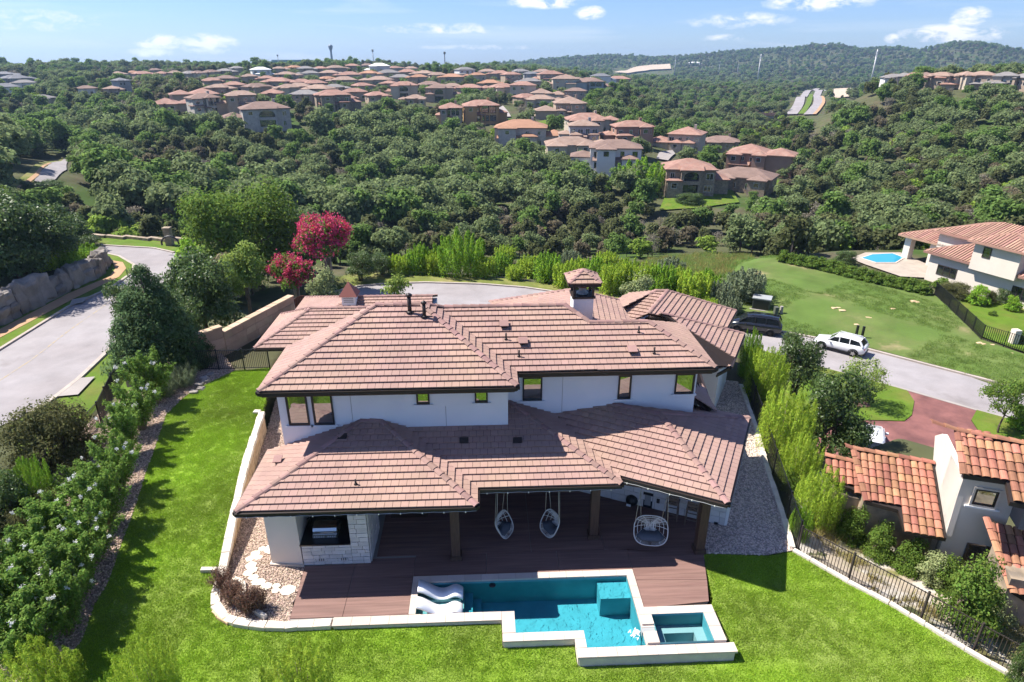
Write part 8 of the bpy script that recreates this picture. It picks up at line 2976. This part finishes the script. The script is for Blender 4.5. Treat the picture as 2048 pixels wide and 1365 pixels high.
def iron_fence(pts, zf, h, label, mat, gap=0.11, post_every=2.0, pk=0.008, each=True, mn=0):
    t = thing('iron_fence', label, 'fence', (pts[0][0], pts[0][1], float(zf(pts[0][0], pts[0][1]))))
    key = (round(h, 2), mat.name)
    if key not in PICK:
        PICK[key] = MB().box(-pk, pk, -pk, pk, 0.06, h - 0.01).mesh('picket', mat)
    for a, b in zip(pts, pts[1:]):
        a, b = Vector((a[0], a[1])), Vector((b[0], b[1]))
        L = (b - a).length
        nseg = max(1, round(L / post_every))
        for i in range(nseg):
            p, q = a.lerp(b, i / nseg), a.lerp(b, (i + 1) / nseg)
            zp, zq = float(zf(p.x, p.y)), float(zf(q.x, q.y))
            MB().box(p.x - .03, p.x + .03, p.y - .03, p.y + .03, zp - .3, zp + h + .05).obj('post', mat, t)
            for e in (h - 0.05, 0.10):
                MB().beam((p.x, p.y, zp + e), (q.x, q.y, zq + e), .028).obj('rail', mat, t)
            n = max(2, int((q - p).length / gap))
            if each:
                for k in range(1, n):
                    c = p.lerp(q, k / n)
                    o = bpy.data.objects.new('picket', PICK[key])
                    COL.objects.link(o)
                    o.parent = t
                    o.matrix_parent_inverse = WORLDM(t).inverted()
                    o.location = (c.x, c.y, zp + (zq - zp) * k / n)
            else:
                mb = MB()
                for k in range(1, n):
                    c = p.lerp(q, k / n)
                    zc = zp + (zq - zp) * k / n
                    mb.box(c.x - pk, c.x + pk, c.y - pk, c.y + pk, zc + .06, zc + h - .01)
                mb.obj('picket_row', mat, t)['kind'] = 'stuff'
    e = pts[-1]
    ze = float(zf(*e))
    MB().box(e[0] - .03, e[0] + .03, e[1] - .03, e[1] + .03, ze - .3, ze + h + .05).obj('post', mat, t)
    return t


iron_fence([(11.75, 18.65), (13.0, 17.25), (14.5, 15.4), (16.55, 13.05), (18.8, 10.3)], lambda x, y: float(lawn_z(x, y)) - 0.15, 1.25, 'bronze iron picket fence along the lower right lawn kerb', MT['bronze'], 0.105, 1.95, 0.009)
iron_fence([(14.75, 31.5), (13.85, 27.5), (12.85, 23.5), (12.15, 20.5), (11.75, 18.75)], lambda x, y: -0.05, 1.3, 'black iron fence between right gravel strip and lime bushes', MT['black'], 0.11, 2.2)
fl = [tuple(lz(a, b)[:2]) for a, b in ((20, 1075), (105, 955), (160, 900), (205, 850), (232, 790), (262, 745))]
iron_fence(fl, lambda x, y: float(lawn_z(x, y)) - 0.02, 1.25, 'black iron fence behind crape myrtles along left road verge', MT['black'], 0.10, 1.9, 0.010)
g0, g1 = lz(376, 742), lz(540, 738)
iron_fence([tuple(g0[:2]), (g0.x * .62 + g1.x * .38, g0.y * .62 + g1.y * .38), tuple(g1[:2])], lambda x, y: float(lawn_z(x, y)), 1.25, 'black iron garden fence and gate between stone wall and house', MT['black'], 0.10, 1.6, 0.010)
gf = hxy([(1868, 592), (1962, 682), (2052, 712), (2130, 738)], 30)
iron_fence(gf, lambda x, y: float(ground(x, y)) + 0.1, 1.5, 'black iron fence round the neighbour garden lawn at right', MT['black'], 0.16, 2.4, 0.02, each=False)
wpst = HIT(2024, 690, 30)
o = MB().box(wpst.x - .3, wpst.x + .3, wpst.y - .3, wpst.y + .3, wpst.z - .2, wpst.z + 1.5).obj('gate_post', MT['limestone'])
tag(o, 'pale stone post in the iron garden fence at right edge', 'post')

# ------------------------------------------------------------------ outdoor kitchen, seats, porch things
gr = thing('gas_grill', 'stainless built in gas grill with closed hood on the black counter', 'grill', (-5.95, 19.2, 0.99))
gx0, gx1, gy = -6.45, -5.55, 18.95
MB().box(gx0, gx1, gy, gy + 0.62, 0.987, 1.13).obj('body', MT['chrome'], gr)
mb = MB()
prof = [(0.06, 1.131), (0.04, 1.25), (0.10, 1.36), (0.24, 1.43), (0.44, 1.43), (0.58, 1.34), (0.60, 1.131)]
n = len(prof)
mb.add([(gx0 + .02, gy + a, z) for a, z in prof] + [(gx1 - .02, gy + a, z) for a, z in prof],
       [tuple(range(n)), tuple(range(2 * n - 1, n - 1, -1))] + [(i, n + i, n + (i + 1) % n, (i + 1) % n) for i in range(n)])
mb.obj('hood', MT['chrome'], gr)
MB().tube([(gx0 + .1, gy - .03, 1.26), (gx1 - .1, gy - .03, 1.26)], .018, 6).obj('handle', MT['chrome'], gr)
for k in range(10):
    if k == 5:
        continue
    MB().lathe([(0.026, 0), (0.026, .03)], (0, 0, 0), 8).obj('knob', MT['lounger'], gr).matrix_basis = Matrix.Translation((gx0 + .08 + k * .082, gy - .001, 1.06)) @ Matrix.Rotation(math.pi / 2, 4, 'X')
sb = thing('side_rack', 'small black wire rack left of the grill', 'rack', (-6.6, 19.75, .99))
mb = MB()
for k in range(5):
    mb.beam((-6.75, 19.55 + k * .09, 1.0), (-6.62, 19.55 + k * .09, 1.42), .014)
mb.beam((-6.75, 19.5, 1.42), (-6.45, 19.95, 1.42), .02).beam((-6.75, 19.5, 1.0), (-6.45, 19.95, 1.0), .02)
mb.obj('wires', MT['black'], sb)


def egg_chair(loc, ang, label, ropes_to=2.75, wide=0.62):
    """hanging pod chair: hoops, ribs, woven bed, cushion and its ropes, facing local -Y"""
    t = thing('hanging_chair', label, 'hanging chair', loc, ang, 'white hanging pod chairs under the porch')
    W, Hh, Dp = wide, (0.86 if wide < .6 else 1.02), 0.55

    def rim(a):
        # front opening: a tall rounded loop, leaning back at the top
        x = math.copysign(abs(math.cos(a)) ** 0.7, math.cos(a)) * W * 0.92
        z = math.copysign(abs(math.sin(a)) ** 0.7, math.sin(a)) * Hh / 2
        return Vector((x, -Dp * 0.42 * (-z / (Hh / 2)) - 0.03, z + Hh / 2 + 0.42))

    def shell(a, u):
        """u from 0 (rim) to 1 (deep middle of the bowl)"""
        p = rim(a)
        c = Vector((0, 0.34, Hh * 0.42 + 0.42))
        q = p.lerp(c, u)
        q.y = p.y + (c.y - p.y) * math.sin(u * math.pi / 2) ** 0.9
        return q
    N = 36
    lk = dict(local=True)
    loop = [rim(2 * math.pi * k / N) for k in range(N)]
    link('rim', MB().tube(loop, 0.022, 6, True).mesh('rim', MT['rattan']), None, t, **lk)
    for u in (0.22, 0.45, 0.68):
        link('hoop', MB().tube([shell(2 * math.pi * k / N, u) for k in range(N)], 0.011, 5, True).mesh('hoop', MT['rattan']), None, t, **lk)
    for k in range(5):
        # side-to-side back bars
        a = math.radians(-60 + k * 32)
        pts = [shell(a, u) for u in np.linspace(0, 1, 6)] + [shell(math.pi - a, u) for u in np.linspace(1, 0, 6)]
        link('back_bar', MB().tube(pts, 0.013, 5).mesh('back_bar', MT['rattan']), None, t, **lk)
    mb = MB()
    for k in range(40):
        x = -1 + 2 * (k + .5) / 40
        top = math.acos(max(-1, min(1, x * 0.96)))
        pts = [shell(top, 0.02), shell(top, .3), shell(top, .6), shell(top, .9) if abs(x) < .5 else shell(top, .75), shell(-top, .75), shell(-top, .4), shell(-top, .02)]
        mb.tube(pts, 0.006, 3)
    o = link('woven_rib', mb.mesh('woven_rib', MT['rattan']), None, t, **lk)
    o['kind'] = 'stuff'
    sc_ = MB()
    base = [shell(-math.pi / 2 + dx, u) for u in (0.08, .5) for dx in (-1.0, -.4, .4, 1.0)]
    pts = [p + Vector((0, 0, .03)) for p in base] + [p + Vector((0, 0, .10)) for p in base]
    fs = []
    for b in (0, 8):
        for k in range(3):
            fs.append((b + k, b + k + 1, b + 5 + k, b + 4 + k) if b else (b + 4 + k, b + 5 + k, b + k + 1, b + k))
    fs += [(0, 1, 9, 8), (1, 2, 10, 9), (2, 3, 11, 10), (4, 12, 13, 5), (5, 13, 14, 6), (6, 14, 15, 7), (0, 8, 12, 4), (3, 7, 15, 11)]
    sc_.add(pts, fs, True)
    link('cushion', sc_.mesh('cushion', MT['cushion']), None, t, **lk)
    for s in (-1, 1):
        a = loop[2 if s > 0 else N // 2 - 2]
        b = shell(math.pi / 2 - s * 0.95, .3)
        top = Vector((s * W * 0.72, 0.05, ropes_to - loc[2]))
        link('rope', MB().tube([a, top], 0.013, 5).mesh('rope', MT['rope']), None, t, **lk)
        link('rope', MB().tube([b, top + Vector((0, .06, 0))], 0.011, 5).mesh('rope', MT['rope']), None, t, **lk)
    return t


e1, e2, e3 = P(1008, 1070, 0.35), P(1100, 1068, 0.35), P(1299, 1085, 0.35)
egg_chair((e1.x, e1.y, 0.02), math.radians(60), 'left one of two hanging pod chairs that face each other', 2.74, 0.5)
egg_chair((e2.x, e2.y, 0.02), math.radians(-60), 'right one of two hanging pod chairs that face each other', 2.74, 0.5)
egg_chair((e3.x, e3.y, 0.0), math.radians(-10), 'single wide hanging pod chair turned to the pool, near right post', 2.74, 0.68)


def bar_stool(loc, ang, label):
    t = thing('bar_stool', label, 'bar stool', loc, ang, 'wooden bar stools by the white stone wall')
    m = MT['stoolwood']
    for sx in (-1, 1):
        for sy in (-1, 1):
            top = 1.16 if sy > 0 else 0.78
            link('leg', MB().beam((sx * .23, sy * .22, 0.0), (sx * .19, sy * (.19 if sy < 0 else .24), top), .045).mesh('leg', m), None, t, local=True)
    link('seat', MB().box(-.24, .24, -.23, .23, 0.74, 0.79).mesh('seat', m), None, t, local=True)
    for z in (1.0, 1.12):
        link('back_slat', MB().box(-.2, .2, .215, .25, z - .04, z + .05).mesh('back_slat', m), None, t, local=True)
    for a, b in ((-1, 1), (1, -1)):
        link('cross_slat', MB().beam((a * .18, .235, .80), (b * .18, .235, 1.0), .025).mesh('cross_slat', m), None, t, local=True)
    for z, ax in ((0.28, 0), (0.36, 1)):
        for s in (-1, 1):
            mb = MB().beam((-.21, s * .21, z), (.21, s * .21, z), .028) if ax == 0 else MB().beam((s * .21, -.21, z), (s * .21, .21, z), .028)
            link('stretcher', mb.mesh('stretcher', m), None, t, local=True)


bang = math.atan2(bar.y, bar.x)
s1, s2 = P(1343, 1034, 0.03), P(1382, 1046, 0.03)
bar_stool((s1.x, s1.y, 0.03), bang + math.pi, 'left wooden bar stool, next to the framed heater box')
bar_stool((s2.x, s2.y, 0.03), bang + math.pi, 'right wooden bar stool, beside right porch post')
hp_ = P(1295, 1012, 0.03)
ht = thing('speaker_box', 'black framed box leaning at the white stone wall', 'speaker', hp_)
MB().obox((hp_.x, hp_.y, .40), bar, bout, (0, 0, 1), .2, .12, .37).obj('body', MT['black'], ht)
MB().obox(Vector((hp_.x, hp_.y, .40)) + bout * .125, bar, bout, (0, 0, 1), .13, .006, .25).obj('front', MT['greymetal'], ht)
bp = P(1263, 1008, 0.03)
bg_ = thing('duffel_bag', 'black bag with white tag on the deck by stone wall', 'bag', bp)
MB().lathe([(.16, 0), (.24, .06), (.26, .2), (.22, .36), (.10, .44), (.03, .46)], bp, 10).obj('body', MT['black'], bg_)
MB().obox(Vector(bp) + bout * .27 + Vector((-.08, 0, .12)), bar, bout, (0, 0, 1), .09, .012, .05).obj('tag', MT['lounger'], bg_)
dm = P(820, 1026, 0.035)
tag(MB().box(dm.x - .75, dm.x + .75, dm.y - .3, dm.y + .3, .032, .05).obj('door_mat', MT['timber']), 'brown door mat on the dark deck behind the grill pier', 'mat')
lb = P(1432, 1045, 0.05)
tl = thing('path_light', 'black low path light on grey gravel by right wall corner', 'path light', lb)
MB().box(lb.x - .1, lb.x + .1, lb.y - .1, lb.y + .1, .02, .12).obj('body', MT['black'], tl)
MB().tube([(lb.x, lb.y, .1), (lb.x, lb.y, .42)], .02, 5).obj('stem', MT['black'], tl)


# ------------------------------------------------------------------ cars
def car(name, label, loc, ang, L, W, H, paint, style):
    """body lofted from side-view stations: x runs from nose (0) to tail (L)"""
    t = thing(name, label, 'car', loc, ang)
    lk = dict(local=True)
    if style == 'suv':
        st = [(0.00, .52, .62, .78), (0.04, .34, .80, .90), (0.20, .28, .93, .97), (0.30, .26, 1.02, 1.0), (0.55, .26, 1.06, 1.0), (0.80, .28, 1.10, 1.0), (0.93, .32, 1.12, .97), (0.985, .42, 1.02, .90), (1.0, .55, .90, .84)]
        gh = [(0.27, 1.02, .92), (0.40, 1.50, .76), (0.52, 1.62, .74), (0.72, 1.62, .72), (0.88, 1.52, .70), (0.955, 1.10, .86)]
    else:
        st = [(0.00, .50, .66, .76), (0.04, .34, .84, .88), (0.16, .28, .98, .96), (0.24, .24, 1.08, 1.0), (0.50, .24, 1.12, 1.0), (0.80, .26, 1.14, 1.0), (0.95, .30, 1.14, .97), (0.99, .40, 1.06, .92), (1.0, .52, .95, .88)]
        gh = [(0.20, 1.08, .94), (0.34, 1.58, .78), (0.46, 1.70, .76), (0.75, 1.72, .75), (0.92, 1.66, .74), (0.975, 1.14, .90)]
    k = H / 1.68
    w = W / 2
    mb = MB()
    rings = []
    for f, lo, hi, ww in st:
        x = f * L - L / 2
        lo, hi = lo * k, hi * k
        y = w * ww
        rings.append([(x, -y * .86, lo), (x, -y, lo + (hi - lo) * .30), (x, -y * .985, lo + (hi - lo) * .72), (x, -y * .90, hi), (x, 0, hi + .03), (x, y * .90, hi), (x, y * .985, lo + (hi - lo) * .72), (x, y, lo + (hi - lo) * .30), (x, y * .86, lo)])
    n = 9
    pts = [p for r in rings for p in r]
    fs = []
    for i in range(len(rings) - 1):
        for j in range(n - 1):
            fs.append((i * n + j, i * n + j + 1, (i + 1) * n + j + 1, (i + 1) * n + j))
        fs.append(((i + 1) * n, i * n, i * n + n - 1, (i + 1) * n + n - 1)[::-1])
    fs.append(tuple(range(n - 1, -1, -1)))
    fs.append(tuple((len(rings) - 1) * n + j for j in range(n)))
    mb.add(pts, fs, True)
    link('body', mb.mesh('body', paint), None, t, **lk)
    # glasshouse
    gm = MB()
    gp_ = []
    for f, z, ww in gh:
        x = f * L - L / 2
        gp_.append(((x, w * ww, z * k)))
    belt = [(f * L - L / 2, w * .89, (1.02 if style == 'suv' else 1.08) * k) for f, z, ww in gh]
    m_ = len(gh)
    P1 = [(x, -y, z) for x, y, z in gp_] + [(x, y, z) for x, y, z in gp_] + [(x, -y, z) for x, y, z in belt] + [(x, y, z) for x, y, z in belt]
    F1 = []
    for i in range(m_ - 1):
        F1.append((2 * m_ + i, 2 * m_ + i + 1, i + 1, i))
        F1.append((3 * m_ + i + 1, 3 * m_ + i, m_ + i, m_ + i + 1))
        F1.append((i, i + 1, m_ + i + 1, m_ + i))
    gm.add(P1, F1, False)
    link('windows', gm.mesh('windows', MT['carglass']), None, t, **lk)
    # roof skin and pillars over the glass
    rf = MB()
    i0, i1 = 1, m_ - 2
    top = gp_[i0:i1 + 1]
    R1 = [(x, -y * 1.015, z + .012) for x, y, z in top] + [(x, y * 1.015, z + .012) for x, y, z in top] + [(x, -y * 1.03, z - .07) for x, y, z in top] + [(x, y * 1.03, z - .07) for x, y, z in top]
    q = len(top)
    FR = []
    for i in range(q - 1):
        FR += [(i, i + 1, q + i + 1, q + i), (2 * q + i, 2 * q + i + 1, i + 1, i), (q + i, q + i + 1, 3 * q + i + 1, 3 * q + i)]
    rf.add(R1, FR, True)
    link('roof', rf.mesh('roof', paint), None, t, **lk)
    pl = MB()
    for s in (-1, 1):
        a = Vector((gp_[0][0], s * w * .90, gp_[0][2])), Vector((gp_[1][0], s * gp_[1][1] * 1.01, gp_[1][2]))
        pl.beam(a[0], a[1], .07)
        pl.beam((gp_[-1][0] - .02, s * w * .88, gp_[-1][2]), (gp_[-2][0], s * gp_[-2][1] * 1.01, gp_[-2][2]), .12)
        for f in (.50, .70):
            x = f * L - L / 2
            pl.beam((x, s * w * .895, 1.03 * k), (x - .03, s * w * .755, 1.60 * k), .07)
        pl.beam((-L * .08, s * w * .60, gp_[2][2] + .05), (L * .36, s * w * .58, gp_[3][2] + .04), .035)
    link('pillars', pl.mesh('pillars', paint if style == 'suv' else MT['black']), None, t, **lk)
    # wheels
    for f in (.185, .80):
        for s in (-1, 1):
            c = Vector((f * L - L / 2, s * (w - .10), .34))
            o = link('wheel', MB().lathe([(.20, -.11), (.34, -.11), (.36, -.06), (.36, .06), (.34, .11), (.20, .11)], (0, 0, 0), 18).mesh('wheel', MT['tyre']), None, t, **lk)
            o.matrix_basis = Matrix.Translation(c) @ Matrix.Rotation(math.pi / 2, 4, 'X')
            rm_ = MB().lathe([(.03, .1), (.10, .115), (.24, .10), (.25, .06)], (0, 0, 0), 14)
            for a in range(5):
                an = a * 2 * math.pi / 5
                rm_.beam((0, 0, .122), (math.cos(an) * .22, math.sin(an) * .22, .115), .06, .02)
            r = link('rim', rm_.mesh('rim', MT['chrome'] if style == 'suv' else MT['black']), None, o, **lk)
            if s > 0:
                r.matrix_basis = Matrix.Rotation(math.pi, 4, 'X')
            link('wheel_arch', MB().tube([c + Vector((math.cos(a) * .42, s * .09, math.sin(a) * .42)) for a in np.linspace(-.1, math.pi + .1, 10)], .05, 5).mesh('wheel_arch', MT['black']), None, t, **lk)
    for s in (-1, 1):
        link('headlight', MB().obox((-L / 2 + .10, s * w * .68, .70 * k), (1, s * -.3, 0), (0, 1, 0), (0, 0, 1), .05, .16, .06).mesh('headlight', MT['lamp']), None, t, **lk)
        link('tail_light', MB().obox((L / 2 - .06, s * w * .70, .88 * k), (1, 0, 0), (0, 1, 0), (0, 0, 1), .04, .16, .09).mesh('tail_light', MT['redlamp']), None, t, **lk)
        link('mirror', MB().obox((-L * .17, s * (w + .08), 1.02 * k), (1, 0, 0), (0, 1, 0), (0, 0, 1), .07, .10, .07).mesh('mirror', paint), None, t, **lk)
    link('bumper', MB().box(-L / 2 - .02, -L / 2 + .18, -w * .72, w * .72, .26, .48).mesh('bumper', MT['black']), None, t, **lk)
    link('grille', MB().box(-L / 2 - .012, -L / 2 + .06, -w * .42, w * .42, .56 * k, .70 * k).mesh('grille', MT['black']), None, t, **lk)
    link('rear_bumper', MB().box(L / 2 - .14, L / 2 + .015, -w * .78, w * .78, .30, .50).mesh('rear_bumper', MT['black']), None, t, **lk)
    link('side_sill', MB().box(-L * .2, L * .22, -w * 1.002, -w * .94, .26, .36).box(-L * .2, L * .22, w * .94, w * 1.002, .26, .36).mesh('side_sill', MT['black']), None, t, **lk)
    return t


def car_at(f, r, name, label, L, W, H, paint, style, z, fpos=(.185, .80), side=1):
    """front and rear wheel contacts of the near side, by sight line"""
    a, b = P(f[0], f[1], z), P(r[0], r[1], z)
    d = (b - a)
    d.z = 0
    d.normalize()
    s = Vector((-d.y, d.x, 0))
    if s.y < 0:
        s = -s
    c = (a + b) / 2 + s * (W / 2 - .1) - d * ((fpos[0] + fpos[1]) / 2 - .5) * L
    return car(name, label, (c.x, c.y, z), math.atan2(d.y, d.x), L, W, H, paint, style)


car_at((1644, 698), (1702, 713), 'parked_car', 'white crossover car parked along the kerb of the street', 4.5, 1.87, 1.68, MT['carpaint_w'], 'suv', ZR)
car_at((1475, 664), (1537, 673), 'parked_car', 'black people carrier parked at the kerb near the utility box', 5.1, 2.0, 1.78, MT['carpaint_b'], 'van', ZR)
c3 = P(1735, 898, ZR)
car('parked_car', 'white car on the red drive, half hidden by neighbour roof', (c3.x, c3.y, ZR + .03), math.radians(-118), 4.6, 1.9, 1.7, MT['carpaint_w'], 'suv')

# ------------------------------------------------------------------ small things over the street
ub = HIT(1521, 620, 30)
ut = thing('utility_box', 'large grey utility box with dark vented front behind the black car', 'utility box', ub, -0.5)
link('cabinet', MB().box(-.9, .9, -.7, .7, 0, 1.25).mesh('cabinet', MT['steelgreen']), None, ut, local=True)
link('lid', MB().box(-.98, .98, -.78, .78, 1.25, 1.36).mesh('lid', MT['greymetal']), None, ut, local=True)
link('vent_panel', MB().box(-.8, .8, -.72, -.701, .15, 1.1).mesh('vent_panel', MT['black']), None, ut, local=True)
link('pad', MB().box(-1.1, 1.1, -.9, .9, -.2, .08).mesh('pad', MT['concrete']), None, ut, local=True)
up_ = HIT(1556, 630, 30)
ut = thing('utility_pedestal', 'pair of small utility pedestals, one green and one pale', 'utility pedestal', up_)
MB().box(up_.x - .5, up_.x - .1, up_.y - .25, up_.y + .2, up_.z - .1, up_.z + .9).obj('green_pedestal', MT['steelgreen'], ut)
MB().box(up_.x + .15, up_.x + .4, up_.y - .15, up_.y + .15, up_.z - .1, up_.z + .95).obj('pale_pedestal', MT['concrete'], ut)
for px, py, lab in ((1711, 676, 'left one of two black posts on the lot behind the white car'), (1723, 678, 'right one of two black posts on the lot behind the white car')):
    p = HIT(px, py, 30)
    tag(MB().box(p.x - .09, p.x + .09, p.y - .09, p.y + .09, p.z - .2, p.z + 1.3).obj('sign_post', MT['black']), lab, 'post', 'black posts on the vacant lot')
for k, (px, py, s) in enumerate([(1668, 621, .5), (1684, 624, .55), (1677, 619, .4), (1785, 622, .45), (1826, 607, .6), (1834, 609, .45), (1735, 639, .35), (1740, 639, .3), (1958, 689, .5), (1966, 692, .4), (1984, 694, .35), (1712, 654, .4), (2022, 711, .3)]):
    p = HIT(px, py, 30)
    s *= .62
    o = bpy.data.objects.new('rock', rock(rg, s, s * .7, s * .4, 1))
    o.data.materials.clear()
    o.data.materials.append(MT['tanwall'])
    COL.objects.link(o)
    o.location = (p.x, p.y, p.z + s * .25)
    tag(o, 'pale loose rock lying in the grass of the vacant lot', 'rock', 'pale rocks on the vacant lot')
hy = P(237, 684, ZL)
hd = thing('fire_hydrant', 'grey fire hydrant on the verge beside left road', 'hydrant', hy)
MB().lathe([(.24, 0), (.24, .12), (.17, .16), (.17, .72), (.24, .76), (.22, .92), (.08, 1.02)], hy, 10).obj('barrel', MT['greymetal'], hd)
MB().tube([(hy.x - .34, hy.y, hy.z + .6), (hy.x + .34, hy.y, hy.z + .6)], .09, 8).obj('nozzle', MT['greymetal'], hd)
sp_ = lz(266, 752)
o = MB().box(sp_.x - .3, sp_.x + .3, sp_.y - .3, sp_.y + .3, 0.5, 2.3).obj('stone_pier', MT['sandwall'])
tag(o, 'square stone pier behind the fence at foot of conifer', 'pier')
p = HIT(1057, 554, 30)
tag(MB().lathe([(.3, 0), (.3, .8), (.2, .95), (.05, 1.0)], p, 8).obj('utility_stub', MT['steelgreen']), 'small dark utility stub in the grass behind cul-de-sac', 'utility stub')
sgn = PY(447, 560, 52)
ll = thing('lamp_post', 'dark red lantern post among young trees left of stone wall', 'lamp post', (sgn.x, sgn.y, sgn.z - 2.4))
MB().tube([(sgn.x, sgn.y, sgn.z - 3), (sgn.x, sgn.y, sgn.z)], .07, 6).obj('post', MT['rust'], ll)
MB().lathe([(.06, 0), (.2, .1), (.22, .5), (.28, .55), (.03, .8)], sgn, 8).obj('lantern', MT['rust'], ll)
cs = Vector((cb.x, cb.y, 0))

# ------------------------------------------------------------------ air
hz = bpy.data.meshes.new('haze')
bmz = bmesh.new()
bmesh.ops.create_cube(bmz, size=1.0)
bmz.to_mesh(hz)
bmz.free()
hm = bpy.data.materials.new('air')
hm.use_nodes = True
hm.node_tree.nodes.clear()
ho = hm.node_tree.nodes.new('ShaderNodeOutputMaterial')
hv = hm.node_tree.nodes.new('ShaderNodeVolumePrincipled')
hv.inputs['Color'].default_value = (0.45, 0.68, 1.0, 1)
hv.inputs['Density'].default_value = 0.00013
hv.inputs['Anisotropy'].default_value = 0.3
hm.node_tree.links.new(hv.outputs[0], ho.inputs['Volume'])
hz.materials.append(hm)
haze = bpy.data.objects.new('haze', hz)
COL.objects.link(haze)
zb, zt_ = float(_GZ.min()) - 3.0, max(float(_GZ.max()) + 25.0, 60.0)
haze.scale = (9400, 9400, zt_ - zb)
haze.location = (0, 0, (zb + zt_) / 2)
haze['kind'] = 'stuff'
haze['label'] = 'thin blue summer haze over the far hills'
